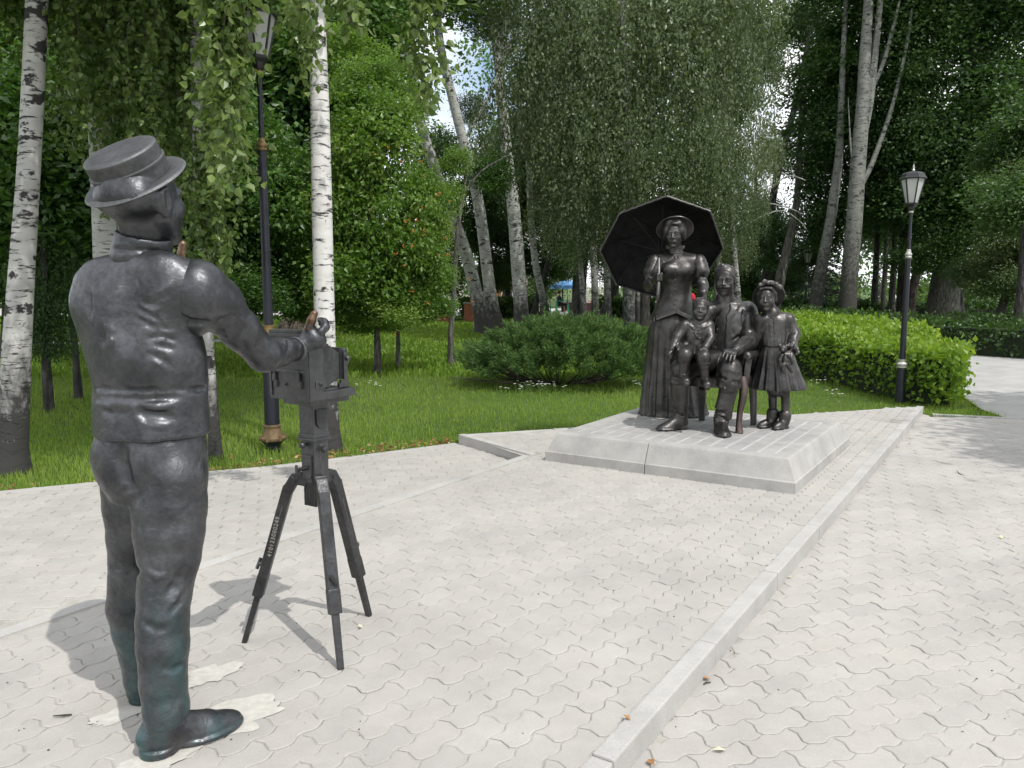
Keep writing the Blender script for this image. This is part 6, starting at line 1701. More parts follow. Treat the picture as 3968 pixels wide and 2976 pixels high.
# right half: tall poplar with forks, leaning neighbours
GR = 'tall trees at the right'
tree('poplar_tree', 'tall pale forked poplar between the two lamp posts', 30.0, [(1828, 712, 44), (1832, 640, 36), (1838, 560, 34), (1846, 470, 33), (1852, 380, 31), (1858, 300, 30), (1864, 220, 26), (1868, 130, 23), (1874, 40, 20), (1880, -80, 17)], MB_POPLAR_SHADED,
     [(1880, -80, 210, 120, 'poplar', 1.5), (1800, 30, 90, 70, 'poplar', 2), (1960, 30, 120, 90, 'poplar', 1), (1960, 170, 90, 80, 'dark', 1), (1930, 300, 80, 90, 'dark', 1.5), (1900, 420, 70, 80, 'dark', 2), (1780, 480, 60, 80, 'dark', 3), (1990, 90, 110, 90, 'dark', 1), (1830, 240, 60, 60, 'dark', 1.5)], limbs=[[(1860, 300, 22), (1876, 230, 19), (1886, 150, 16), (1896, 60, 13), (1906, -40, 10)], [(1848, 420, 12), (1876, 370, 11), (1900, 310, 10), (1930, 220, 8), (1956, 110, 7), (1970, 20, 6)], [(1850, 400, 7), (1838, 320, 4.5), (1834, 250, 2), (1832, 210, .8)], [(1880, 200, 10), (1910, 130, 8), (1936, 30, 6)], [(1885, 175, 8), (1915, 120, 6), (1950, -30, 5)]], group=GR)
tree('poplar_tree', 'slanting grey trunk left of the tall forked poplar', 31.0, [(1755, 702, 34), (1766, 630, 27), (1778, 560, 24), (1792, 490, 22), (1802, 420, 20), (1812, 340, 17), (1816, 250, 14), (1822, 110, 11), (1830, -60, 8)], MB_POPLAR_SHADED,
     [(1800, 280, 110, 90, 'dark', 1.5), (1780, 170, 100, 80, 'dark', 2), (1790, 400, 70, 80, 'dark', 2), (1830, 120, 80, 90, 'maple', 1)], group=GR)
tree('poplar_tree', 'brownish slanting trunk behind the girl statue', 33.0, [(1668, 690, 26), (1684, 610, 22), (1700, 540, 19), (1716, 470, 16), (1724, 400, 13), (1728, 300, 10), (1730, 180, 6)], MB_GREY, [(1660, 520, 60, 60, 'dark', 2), (1740, 560, 45, 40, 'dark', 3)], group=GR)
tree('linden_tree', 'dark crooked tree with a bare forked top against the bright sky', 38.0, [(1640, 680, 20), (1660, 560, 17), (1668, 440, 15), (1690, 330, 14), (1712, 250, 13), (1730, 170, 11), (1745, 90, 9), (1760, -20, 7)], MB_DARK,
     [(1720, 60, 60, 50, 'dark', 1), (1790, 130, 55, 60, 'dark', 1), (1672, 340, 44, 46, 'dark', 2), (1650, 140, 40, 40, 'dark', 2), (1760, -70, 120, 50, 'dark', 1), (1780, 260, 60, 50, 'dark', 2), (1760, 340, 60, 40, 'dark', 3)], limbs=[[(1700, 290, 8), (1750, 230, 6), (1800, 150, 4), (1830, 140, 2)], [(1712, 250, 7), (1735, 220, 5), (1790, 205, 3)], [(1690, 330, 6), (1740, 300, 5), (1800, 260, 3)], [(1668, 440, 4), (1676, 330, 3), (1672, 230, 2)], [(1700, 300, 5), (1716, 200, 4), (1706, 110, 2)]], group=GR)
tree('linden_tree', 'thick grey trunk beyond the bright hedge, right of the silver-ringed lamp', 31.0, [(2034, 712, 76), (2038, 650, 64), (2046, 590, 58), (2060, 480, 52), (2080, 330, 46), (2100, 160, 42), (2086, 60, 38), (2050, -40, 34), (2020, -140, 28)], MB_GREY,
     [(2060, 330, 120, 110, 'dark', -1), (2150, 220, 130, 110, 'dark', -1), (1990, 420, 100, 80, 'dark', -.5), (2130, 420, 120, 90, 'maple', -1.2), (1960, 280, 90, 90, 'dark', 0), (2180, 60, 150, 110, 'dark', 0), (2040, 520, 90, 60, 'dark', -1), (1980, 560, 70, 40, 'dark', -1), (2120, -60, 220, 110, 'dark', 1)], limbs=[[(2100, 160, 26), (2130, 90, 22), (2150, -30, 18)]], group=GR)
tree('linden_tree', 'leaning trunk with sandy torn bark just right of the near lamp post', 34.0, [(1962, 690, 30), (1968, 640, 22), (1980, 590, 18), (1992, 530, 15), (2004, 440, 13)], MB_BROWN, [(1995, 470, 70, 60, 'dark', 1)], group=GR)
for lb_, x_, d_, w_, top_ in (('first of the thin dark trunks left of the near lamp post', 1888, 36, 14, 480), ('second of the thin dark trunks left of the near lamp post', 1908, 40, 10, 500), ('third of the thin dark trunks left of the near lamp post', 1926, 37, 13, 470), ('pale distant trunk between the thin dark ones and the near lamp post', 1905, 48, 10, 540), ('dark trunk close behind the near lamp post', 1945, 33, 18, 440), ('slim dark trunk just right of the thick grey one', 2070, 31.5, 22, 520)):
    gy = 829.5 + 0  # foot on the lawn at that distance
    yb = 829.5 + 1726 * ((CAM_H - LAWN_Z) / d_ * CP - SP) / (CP + (CAM_H - LAWN_Z) / d_ * SP)
    tree('linden_tree', lb_, d_, [(x_, yb, w_ * 1.2), (x_ + 1, yb - 60, w_), (x_ + 4, (yb + top_) / 2, w_ * .9), (x_ + 8, top_, w_ * .8), (x_ + 10, top_ - 120, w_ * .6)], MB_GREY if 'pale' in lb_ else MB_DARK, [(x_ + 6, top_ - 40, 70, 70, 'dark', .5), (x_ + 20, top_ - 140, 80, 80, 'dark', 1)], group='thin trunks of the right-hand grove')
tree('linden_tree', 'pale leaved linden drooping in at the right picture edge', 24.0, [(2148, 742, 26), (2158, 690, 20), (2172, 640, 18), (2200, 540, 16), (2230, 400, 14), (2250, 200, 12)], MB_POPLAR_SHADED,
     [(2190, 610, 80, 60, 'linden', -.5), (2160, 550, 70, 60, 'linden', 0), (2215, 490, 85, 75, 'linden', -.4), (2175, 420, 60, 60, 'linden', 0), (2240, 380, 80, 80, 'linden', 0), (2125, 610, 50, 46, 'linden', .5), (2260, 560, 90, 80, 'linden', -.3), (2090, 590, 46, 30, 'dark', 1), (2250, 270, 110, 80, 'dark', .5), (2180, 330, 80, 60, 'dark', 1)], group=GR)
tree('linden_tree', 'dark short trunk by the far hedge at the right picture edge', 20.0, [(2192, 745, 24), (2198, 690, 20), (2206, 620, 18), (2214, 480, 14)], MB_DARK, [(2230, 440, 120, 90, 'dark', .5)], group=GR)
# tree beyond the picture whose crown shades the plaza at the right
tp_ = empty('linden_tree', (11.0, 4.2, RIGHT_Z)); tag(tp_, 'shade tree standing beyond the right picture edge beside the plaza', 'tree')
mb = MB(); mb.tube([(11.0, 4.2, RIGHT_Z - .05), (10.9, 4.25, 2.0), (10.6, 4.4, 4.2), (10.2, 4.6, 6.5)], [.26, .2, .17, .1], 12); mb.build('trunk', MB_GREY, tp_, True)
for (x, y, z, r) in ((10.7, 4.7, 7.2, 2.2), (9.2, 4.4, 6.6, 1.7), (11.8, 4.2, 6.6, 2.2), (10.6, 6.0, 6.9, 1.9), (12.0, 6.0, 7.6, 2.2), (9.7, 3.6, 7.0, 2.0), (10.6, 3.0, 7.4, 2.1), (11.5, 5.0, 5.6, 1.8), (9.9, 4.6, 5.6, 1.5)): add_crown(tp_, Vector((x, y, z)), r, r * .75, 'maple')

# dark leafy trees closing the gaps between the trunks
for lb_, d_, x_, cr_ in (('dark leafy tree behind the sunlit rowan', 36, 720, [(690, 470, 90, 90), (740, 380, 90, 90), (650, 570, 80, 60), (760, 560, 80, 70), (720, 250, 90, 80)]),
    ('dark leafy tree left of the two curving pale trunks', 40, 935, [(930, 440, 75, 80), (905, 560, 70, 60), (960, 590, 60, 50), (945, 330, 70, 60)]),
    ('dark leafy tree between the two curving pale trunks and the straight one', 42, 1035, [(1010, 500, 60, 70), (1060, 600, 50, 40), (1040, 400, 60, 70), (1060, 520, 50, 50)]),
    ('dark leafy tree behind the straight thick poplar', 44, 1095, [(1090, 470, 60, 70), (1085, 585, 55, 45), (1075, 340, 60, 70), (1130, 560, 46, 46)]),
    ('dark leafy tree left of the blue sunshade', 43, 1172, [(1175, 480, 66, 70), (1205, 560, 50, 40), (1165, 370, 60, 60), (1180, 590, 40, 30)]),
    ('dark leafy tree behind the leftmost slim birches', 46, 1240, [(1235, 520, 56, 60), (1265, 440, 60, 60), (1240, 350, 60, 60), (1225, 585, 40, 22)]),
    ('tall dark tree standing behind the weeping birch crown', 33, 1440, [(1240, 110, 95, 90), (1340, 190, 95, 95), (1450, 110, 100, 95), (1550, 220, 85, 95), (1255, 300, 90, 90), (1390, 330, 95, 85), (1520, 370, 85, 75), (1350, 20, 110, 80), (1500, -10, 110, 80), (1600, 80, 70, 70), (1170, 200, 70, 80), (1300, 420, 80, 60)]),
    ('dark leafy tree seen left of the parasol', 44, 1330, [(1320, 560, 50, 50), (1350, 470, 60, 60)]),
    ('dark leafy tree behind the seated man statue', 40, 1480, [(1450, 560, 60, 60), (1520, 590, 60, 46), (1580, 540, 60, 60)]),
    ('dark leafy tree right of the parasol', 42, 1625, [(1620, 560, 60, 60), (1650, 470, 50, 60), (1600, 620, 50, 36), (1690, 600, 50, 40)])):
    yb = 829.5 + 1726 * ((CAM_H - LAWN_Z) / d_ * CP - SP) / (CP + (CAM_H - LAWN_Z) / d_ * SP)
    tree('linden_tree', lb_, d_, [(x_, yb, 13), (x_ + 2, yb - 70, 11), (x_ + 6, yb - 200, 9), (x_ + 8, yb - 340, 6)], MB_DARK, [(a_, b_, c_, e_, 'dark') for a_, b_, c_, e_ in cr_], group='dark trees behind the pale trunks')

# ---- spruces in the far right
for k_, (x_, y_, d_, w_) in enumerate(((1800, 640, 42, 60), (1735, 650, 46, 50))):
    base = S(x_, 0, d_); root = empty('spruce_tree', (base.x, d_, LAWN_Z)); tag(root, ('grey-blue spruce behind the tall forked poplar', 'small grey-blue spruce behind the far lamp')[k_], 'tree', 'spruces')
    mb = MB(); mb.tube([(base.x, d_, LAWN_Z - .05), (base.x, d_, 6)], [.14, .03], 8); mb.build('trunk', MB_DARK, root, True)
    r = np.random.default_rng(60 + k_); Cs, Ts = [], []
    for lv in range(22):
        z = .35 + lv * .26; rad = 1.9 * (1 - z / 6.6)
        for b_ in range(11):
            a = r.uniform(0, 6.28); m_ = 26; t = r.random(m_)
            Cs.append(np.stack([base.x + np.cos(a) * rad * t, d_ + np.sin(a) * rad * t, z - .28 * t * t * rad + r.normal(size=m_) * .05], 1))
            Ts.append(np.stack([np.cos(a) + r.normal(size=m_) * .7, np.sin(a) + r.normal(size=m_) * .7, -.15 + r.normal(size=m_) * .25], 1))
    o = link('crown', leaves('spruce_crown', np.concatenate(Cs), np.concatenate(Ts), np.full(22 * 11 * 26, .2), ML_FIR, seed=k_, width=.3), None, root)

# ---- the wood that closes the view
r = np.random.default_rng(78); Cs, Ts = [], []
n_cl = 1100
ang = r.uniform(-.85, .85, n_cl); dist = r.uniform(60, 95, n_cl)
zz_ = r.uniform(0.2, 27, n_cl)
keep = (np.sin(ang * 23) + np.sin(ang * 9 + zz_ * .35) + zz_ * -.012 < 1.25)
sl_ = zz_ / dist
for a_, w_, lo_, hi_ in ((.325, .055, .11, .30), (-.105, .05, .14, .36), (-.19, .03, .10, .2)): keep &= ~((np.abs(ang - a_) < w_) & (sl_ > lo_) & (sl_ < hi_))
ang, dist, zz_ = ang[keep], dist[keep], zz_[keep]
K = np.stack([dist * np.sin(ang), dist * np.cos(ang), zz_], 1); per = 75
idx = np.repeat(np.arange(len(K)), per); off = r.normal(size=(len(idx), 3)) * np.array([1.5, 1.2, .95])
fw = link('distant_wood', leaves('distant_wood', K[idx] + off, r.normal(size=(len(idx), 3)), .42 * (.6 + .8 * r.random(len(idx))), ML_MAPLE, seed=5), None); fw['kind'] = 'stuff'; tag(fw, 'distant wood of green crowns behind the park', 'wood')

# ---- hanging birch sprays close to the eye, part of the birches at the left
def sprays(name, parent, items, leaf, step, seed, mat=ML_BIRCH, twig=.0016):
    """items: (x, y_top, y_bottom, d) strings of leaves"""
    r = np.random.default_rng(seed); Cs, Ts = [], []; tw = MB()
    for (x, y0, y1, d, dx) in items:
        a, b = S(x, y0, d), S(x + dx, y1, d + r.uniform(-.1, .1)); ln = (a - b).length; m_ = max(5, int(ln / step))
        t = np.linspace(0, 1, m_); sway = .05 * np.sin(t * r.uniform(3, 7) + r.uniform(0, 6))
        P_ = np.array(a)[None] * (1 - t[:, None]) + np.array(b)[None] * t[:, None]; P_[:, 0] += sway; P_[:, 1] += .05 * np.cos(t * 5 + x)
        q = [Vector(p) for p in P_[::max(1, m_ // 8)]]
        tw.tube(q, [twig * (1.6 - k / len(q)) for k in range(len(q))], 4, cap=False)
        for side in (-1, 1):
            sd = np.stack([np.cos(r.uniform(0, 6.28, m_)), np.sin(r.uniform(0, 6.28, m_)), np.zeros(m_)], 1)
            Cs.append(P_ + sd * .012 + r.normal(size=(m_, 3)) * .012); T_ = sd * .7 + r.normal(size=(m_, 3)) * .3; T_[:, 2] -= r.uniform(.3, 1.3, m_); Ts.append(T_)
            # short side twigs carry more leaves
            Cs.append(P_ + sd * r.uniform(.03, .11, (m_, 1)) + r.normal(size=(m_, 3)) * .02); Ts.append(T_ * .8 + r.normal(size=(m_, 3)) * .35)
    C, T = np.concatenate(Cs), np.concatenate(Ts)
    link('hanging_leaves', leaves(name, C, T, leaf * (.6 + .6 * r.random(len(C))), mat, seed=seed, width=.80, fold=.12, heart=True), None, parent)
    tw.build('twigs', M_TWIG, parent)
birches = [o for o in bpy.data.objects if o.name.startswith('birch_tree')]
rs = random.Random(31); it = []
for k in range(34): x = rs.choice((rs.gauss(485, 26), rs.gauss(485, 26), rs.uniform(632, 670))); it.append((x, -60, rs.uniform(120, 400) if x < 528 else rs.uniform(-10, 60), rs.uniform(4.8, 5.4), rs.gauss(0, 12)))
for x, y in ((475, 330), (500, 300), (455, 250), (508, 400), (518, 120), (512, 210)): it.append((x, -40, y, 5.0, rs.gauss(0, 15)))
for k in range(5): it.append((rs.uniform(640, 665), -60, rs.uniform(60, 210), 5.6, 0))
for k in range(7): it.append((rs.uniform(730, 795), -60, rs.uniform(10, 60), 5.0, 0))
for x, y in ((885, 150), (905, 205), (925, 250), (940, 170), (900, 120), (915, 230), (950, 60)): it.append((x, -60, y, 5.2, rs.gauss(0, 6)))
sprays('near_birch_leaves', birches[3], it, .062, .045, 1)
it = []
for k in range(150):
    x = rs.uniform(130, 500); yb = 330 - abs(x - 380) * .35 + rs.gauss(0, 70)
    it.append((x, rs.uniform(-120, 40), max(60, yb), rs.uniform(7.0, 9.0), rs.gauss(0, 20)))
for k in range(26): it.append((rs.gauss(455, 28), rs.uniform(250, 420), rs.uniform(460, 660), rs.uniform(7.0, 7.5), rs.gauss(0, 12)))
for k in range(26): it.append((rs.uniform(-20, 140), -120, rs.uniform(20, 150), rs.uniform(7.5, 8.5), rs.gauss(0, 10)))
sprays('birch_curtain', birches[1], it, .062, .05, 2, twig=.002)
# ================================================================== LAWN GRASS
def pip(poly, X, Y):
    c = np.zeros(len(X), bool); n = len(poly)
    for i in range(n):
        a, b = poly[i], poly[i - 1]
        with np.errstate(divide='ignore', invalid='ignore'):
            t = ((a[1] > Y) != (b[1] > Y)) & (X < (b[0] - a[0]) * (Y - a[1]) / ((b[1] - a[1]) or 1e-9) + a[0])
        c ^= t
    return c
LAWN_BACK = [EDGE_A, L_FAR, R_FAR, Vector((5.30, 9.98)), Vector((6.2, 9.9)), Vector((60, 12)), Vector((60, 60)), Vector((-60, 60)), Vector((-60, -30))]
def on_lawn(X, Y):
    m = pip([tuple(p) for p in LAWN_BACK], X, Y)
    for poly in [PATH] + FAR_WALKS + [LEFT, ISLAND, RIGHT]: m &= ~pip([(p[0], p[1]) for p in poly], X, Y)
    return m
def edge_dist(X, Y):
    """distance to the paved border in front of the lawn"""
    best = np.full(len(X), 9.0)
    for a, b in ((EDGE_A, L_FAR), (L_FAR, R_FAR), (R_FAR, Vector((6.3, 9.95)))):
        ax, ay, bx, by = a[0], a[1], b[0], b[1]; L2 = (bx - ax) ** 2 + (by - ay) ** 2
        t = np.clip(((X - ax) * (bx - ax) + (Y - ay) * (by - ay)) / L2, 0, 1)
        best = np.minimum(best, np.hypot(X - ax - t * (bx - ax), Y - ay - t * (by - ay)))
    return best
r = np.random.default_rng(5)
def blades(n, d0, d1, hgt, wid, power):
    u = r.random(n); d = (d0 ** power + u * (d1 ** power - d0 ** power)) ** (1 / power)
    X = r.uniform(-.74, .74, n) * d; m = on_lawn(X, d); return X[m], d[m]
Xn, Yn = blades(215000, 5.4, 15.5, 0, 0, .7)
Xf, Yf = blades(90000, 14.5, 46, 0, 0, .45)
def lawn_z(X, Y):
    return LAWN_Z - .042 + .02 * np.sin(X * .9 + 1) * np.sin(Y * .7)
def grass_mesh(X, Y, h, w, tint, name, lean=.5):
    n = len(X); a = r.uniform(0, 6.283, n); k = r.random(n) * lean
    bx, by = np.cos(a), np.sin(a); ox, oy = -by, bx; z0 = lawn_z(X, Y)
    V = np.empty((n, 5, 3))
    for i, (sg, t, ww) in enumerate(((-1, 0, 1), (1, 0, 1), (1, .55, .75), (-1, .55, .75), (0, 1, 0))):
        V[:, i, 0] = X + bx * h * k * t ** 1.6 + ox * w * .5 * sg * ww; V[:, i, 1] = Y + by * h * k * t ** 1.6 + oy * w * .5 * sg * ww; V[:, i, 2] = z0 + h * t * (1 - .25 * k * t)
    i = np.arange(n)[:, None] * 5
    me = mesh_np(name, V.reshape(-1, 3), [i + [0, 1, 2, 3], i + [3, 2, 4]])
    at = me.attributes.new('tint', 'FLOAT', 'POINT'); at.data.foreach_set('value', np.repeat(tint.astype(np.float32), 5)); me.materials.append(ML_GRASS)
    return me
ed = edge_dist(Xn, Yn)
patch = .5 + .5 * np.sin(Xn * 1.3 + np.sin(Yn * .9) * 2) * np.sin(Yn * 1.1 + 1)
hn = (.038 + .036 * r.random(len(Xn))) * (.8 + .35 * patch) * np.where(ed < .35, 1.35, 1.0); tall = r.random(len(Xn)) < .004; hn[tall] *= 2.6
tn = np.clip(r.beta(2, 2.4, len(Xn)) * .75 + .25 * patch, 0, 1); tn[tall] = .98
gr_ = link('grass', grass_mesh(Xn, Yn, hn, .0048 + .003 * r.random(len(Xn)), tn, 'grass'), None); gr_['kind'] = 'stuff'; tag(gr_, 'mown green lawn grass behind the paved strip', 'grass')
pf = .5 + .5 * np.sin(Xf * .5 + np.sin(Yf * .3) * 2)
gf = link('far_grass', grass_mesh(Xf, Yf, .09 + .05 * r.random(len(Xf)), .028 + .032 * (Yf / 30), np.clip(r.beta(2, 2.6, len(Xf)) * .8 + .2 * pf, 0, 1), 'far_grass', .8), None); gf['kind'] = 'stuff'; tag(gf, 'lawn grass farther back under the trees', 'grass')
# weeds and fallen leaves along the left border
M_LITTER = leaf_mat('dry_leaf', (.12, .05, .02), (.28, .17, .07), (.5, .42, .26), .1, .7, .2)
t_ = r.random(700); s_ = np.abs(r.normal(0, .16, 700)) + .03
ex, ey = EDGE_A.x + (L_FAR.x - EDGE_A.x) * t_, EDGE_A.y + (L_FAR.y - EDGE_A.y) * t_; nrm_ = np.array([-(L_FAR - EDGE_A).normalized().y, (L_FAR - EDGE_A).normalized().x])
C = np.stack([ex + nrm_[0] * s_, ey + nrm_[1] * s_, np.full(700, LAWN_Z + .012)], 1); T = r.normal(size=(700, 3)); T[:, 2] *= .3
li_ = link('leaf_litter', leaves('leaf_litter', C, T, .03 + .035 * r.random(700), M_LITTER, seed=3), None); li_['kind'] = 'stuff'; tag(li_, 'dry fallen leaves strewn along the lawn border', 'leaf litter')
# single fallen leaves and crumbs lying on the paving
M_FALL = [plain_mat('orange_leaf', (.34, .17, .06), .7, scale=40), plain_mat('pale_leaf', (.6, .58, .36), .7, scale=40), plain_mat('dark_scrap', (.05, .045, .04), .9, scale=40)]
GF = 'scraps lying on the paving'
for (x, y, mi, sz, zz_, nm, lb_) in ((1966, 958, 0, .05, RIGHT_Z, 'fallen_leaf', 'small orange leaf lying on the plaza beside the kerb'), (2163, 1163, 1, .045, RIGHT_Z, 'fallen_leaf', 'pale yellow leaf lying on the plaza at the right'), (1568, 1620, 1, .05, RIGHT_Z, 'fallen_leaf', 'pale curled leaf on the plaza near the bottom edge'), (1400, 1640, 0, .05, RIGHT_Z, 'fallen_leaf', 'reddish crumpled leaf at the foot of the kerb, bottom edge'), (1535, 1468, 0, .045, RIGHT_Z, 'fallen_leaf', 'brown leaf scrap in the kerb corner'), (1528, 1476, 2, .035, RIGHT_Z, 'twig', 'dark twig scrap in the kerb corner'), (783, 1356, 1, .03, .002, 'fallen_leaf', 'tiny pale leaf beside the right tripod foot'), (135, 1545, 2, .06, .002, 'twig', 'short dark twig left of the boater statue'), (1700, 1247, 1, .03, RIGHT_Z, 'fallen_leaf', 'tiny pale crumb on the plaza by the kerb'), (2075, 1022, 2, .16, RIGHT_Z, 'twig', 'dark curved twig on the plaza at the right'), (1362, 1556, 0, .035, .004, 'fallen_leaf', 'orange leaf scrap against the kerb top')):
    p = SG(x, y, zz_ + .006); a = r.uniform(0, 6.28); t = Vector((math.cos(a), math.sin(a), .1)); mb = MB()
    if nm == 'twig': 
        n_ = Vector((-t.y, t.x, 0)); mb.tube([p - t * sz / 2, p - t * sz * .1 + n_ * sz * .12 + UP * .003, p + t * sz / 2], [.003, .004, .002], 6)
    else:
        n_ = Vector((-t.y, t.x, .3)); mb.add([p, p + t * sz * .4 + n_ * sz * .3 + UP * .006, p + t * sz + UP * .004, p + t * sz * .4 - n_ * sz * .3 + UP * .010, p + t * sz * .45 + UP * .001], [(0, 4, 1), (1, 4, 2), (2, 4, 3), (3, 4, 0)])
    o = mb.build(nm, M_FALL[mi]); tag(o, lb_, 'leaf' if nm != 'twig' else 'twig', GF)
# dark and pale crumbs
Ns = 170; xs_ = r.uniform(0, 2212, Ns); ys_ = r.uniform(1050, 1659, Ns); Cs = []
for x, y in zip(xs_, ys_):
    p = SG(x, y, 0); s1, n1 = to_band(p.x, p.y)
    if n1 > -1.03: p = SG(x, y, RIGHT_Z)
    Cs.append((p.x, p.y, p.z + .003))
cr_ = link('grit', leaves('grit', np.array(Cs), r.normal(size=(Ns, 3)) * [1, 1, .15], .005 + .008 * r.random(Ns) ** 2, M_FALL[2], seed=8), None); cr_['kind'] = 'stuff'; tag(cr_, 'scattered dark grit on the paving', 'grit')

# ================================================================== JUNIPER
ju = empty('juniper_bush', (.75, 13.3, LAWN_Z)); tag(ju, 'wide spreading green juniper bush on the lawn behind the woman statue', 'bush')
r = np.random.default_rng(12); Cs, Ts, Tn = [], [], []; st_ = MB()
for k in range(1300):
    a = r.uniform(0, 6.283); el = r.uniform(.12, 1.45); q = r.uniform(.74, 1.03) + .10 * math.sin(a * 5 + el * 4)
    R_ = Vector((math.cos(a) * math.cos(el) * 1.66, math.sin(a) * math.cos(el) * 1.15, math.sin(el) ** .8 * .76 + .06)) * q
    p = Vector((.95, 13.45, LAWN_Z)) + R_
    dv = Vector((R_.x * .75 - .12, R_.y * .75 - .12, .65 + .4 * r.random())).normalized() + Vector(r.normal(size=3) * .22); dv.normalize()
    L = r.uniform(.18, .38); m_ = 70; t = r.random(m_) ** .8; rad = .055 * (1 - t * .75)
    sd = r.normal(size=(m_, 3)); pp = np.array(p)[None] + np.array(dv)[None] * (L * t[:, None]) + sd * rad[:, None] * .6
    Cs.append(pp); Ts.append(np.array(dv)[None] * .9 + sd * .55); Tn.append(np.clip(.15 + .5 * t + r.normal(size=m_) * .16 + r.uniform(-.1, .15), 0, 1))
C = np.concatenate(Cs); link('foliage', leaves('juniper_foliage', C, np.concatenate(Ts), .05 + .04 * r.random(len(C)), ML_JUN, seed=2, width=.20, tint=np.concatenate(Tn)), None, ju)
for k in range(70):
    a = r.uniform(2.4, 6.9); R_ = Vector((math.cos(a) * 1.6, math.sin(a) * 1.0, .0)); p0 = Vector((.78 + R_.x * .25, 13.45 + R_.y * .25, LAWN_Z)); e_ = Vector((.78 + R_.x * r.uniform(.7, 1), 13.45 + R_.y * r.uniform(.7, 1), r.uniform(.15, .5)))
    st_.tube([p0, lerp(p0, e_, .5) + Vector((0, 0, -.06)), e_], [.014, .010, .005], 5)
st_.tube([(.1, 13.0, LAWN_Z + .03), (-.5, 12.85, .03), (-1.0, 12.75, .10)], [.018, .014, .006], 6); st_.build('stems', M_TWIG, ju)
# white dead-nettle and daisies by its foot
M_PETAL = plain_mat('white_petal', (.8, .8, .74), .6, var=.05); M_STEM = plain_mat('flower_stem', (.09, .17, .04), .7)
def flower_bunch(x, y, n, lb_, sp=.12, hh=.10):
    c = SG(x, y, LAWN_Z); root = empty('white_flowers', c); tag(root, lb_, 'flowers', 'little white flowers in the lawn'); pt, sm = MB(), MB()
    for k in range(n):
        p = c + Vector((r.normal() * sp, r.normal() * sp * .7, 0)); h_ = hh * r.uniform(.6, 1.4); tp__ = p + Vector((r.normal() * .02, r.normal() * .02, h_))
        sm.tube([p, tp__], .003, 4, cap=False)
        for q in range(5):
            a = q * 1.257; o_ = Vector((math.cos(a), math.sin(a), .25)); s_ = Vector((-math.sin(a), math.cos(a), 0)); pt.add([tp__, tp__ + o_ * .016 + s_ * .008, tp__ + o_ * .026, tp__ + o_ * .016 - s_ * .008], [(0, 1, 2, 3)])
    sm.build('stems', M_STEM, root)['kind'] = 'stuff'; pt.build('petals', M_PETAL, root)['kind'] = 'stuff'
for (x, y, n, lb_) in ((1145, 842, 22, 'largest cluster of white flowers at the foot of the juniper'), (1190, 846, 12, 'white flowers at the juniper foot, right of the largest cluster'), (1110, 848, 8, 'yellow-white flowers at the left foot of the juniper'), (1375, 842, 6, 'few white flowers beside the woman statue\'s skirt'), (1768, 838, 5, 'white flowers in the grass right of the girl statue'), (1812, 862, 6, 'white seed heads in the grass before the bright hedge'), (800, 845, 9, 'pale flowers in the lawn right of the camera'), (745, 740, 10, 'white flowers in the lawn behind the bellows camera')):
    flower_bunch(x, y, n, lb_)

# ================================================================== HEDGES
def hedge(name, label, poly, h, n, leaf, mat, seed, z0=LAWN_Z, group='hedges', rag=.06):
    r = np.random.default_rng(seed); P2 = [Vector((p[0], p[1])) for p in poly]
    xs, ys = [p.x for p in P2], [p.y for p in P2]
    X = r.uniform(min(xs) - .1, max(xs) + .1, n * 4); Y = r.uniform(min(ys) - .1, max(ys) + .1, n * 4)
    dist = np.full(len(X), 9.0)
    for a, b in zip(P2, P2[1:] + P2[:1]):
        L2 = (b - a).length_squared; t = np.clip(((X - a.x) * (b.x - a.x) + (Y - a.y) * (b.y - a.y)) / L2, 0, 1); dist = np.minimum(dist, np.hypot(X - a.x - t * (b.x - a.x), Y - a.y - t * (b.y - a.y)))
    ins = pip([tuple(p) for p in P2], X, Y); X, Y, dist = X[ins], Y[ins], dist[ins]
    z = r.random(len(X)) ** .6
    wav = .05 * np.sin(X * 2.3 + seed) + .05 * np.sin(Y * 1.9) + .04 * np.sin(X * 5 + Y * 4)
    z = z * (h + wav)
    keep = (z > h - .22) | (dist < .22); X, Y, dist, z = X[keep][:n], Y[keep][:n], dist[keep][:n], z[keep][:n]
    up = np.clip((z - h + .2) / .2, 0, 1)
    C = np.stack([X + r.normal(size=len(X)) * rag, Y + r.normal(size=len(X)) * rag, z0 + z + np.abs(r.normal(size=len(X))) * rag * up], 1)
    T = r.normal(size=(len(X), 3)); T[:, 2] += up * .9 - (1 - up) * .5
    root = empty(name, (sum(xs) / len(xs), sum(ys) / len(ys), z0)); tag(root, label, 'hedge', group)
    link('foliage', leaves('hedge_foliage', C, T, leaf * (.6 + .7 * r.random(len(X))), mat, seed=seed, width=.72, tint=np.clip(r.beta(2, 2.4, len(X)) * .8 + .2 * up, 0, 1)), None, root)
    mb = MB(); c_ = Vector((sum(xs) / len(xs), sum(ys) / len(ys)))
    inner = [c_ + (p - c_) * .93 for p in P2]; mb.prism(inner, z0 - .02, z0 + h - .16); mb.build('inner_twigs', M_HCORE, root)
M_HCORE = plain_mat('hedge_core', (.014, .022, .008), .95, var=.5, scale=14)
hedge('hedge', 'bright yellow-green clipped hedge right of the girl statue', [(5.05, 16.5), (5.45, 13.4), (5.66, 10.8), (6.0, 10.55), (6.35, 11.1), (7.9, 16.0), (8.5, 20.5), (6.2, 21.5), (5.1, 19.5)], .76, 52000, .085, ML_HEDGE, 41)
hedge('hedge', 'dark green hedge across the path at the right', [(10.4, 19.6), (12.6, 16.3), (20, 15.2), (20, 17), (13.4, 18.2), (9.9, 27.5), (8.4, 27.3)], .78, 22000, .11, ML_HEDGE2, 42)
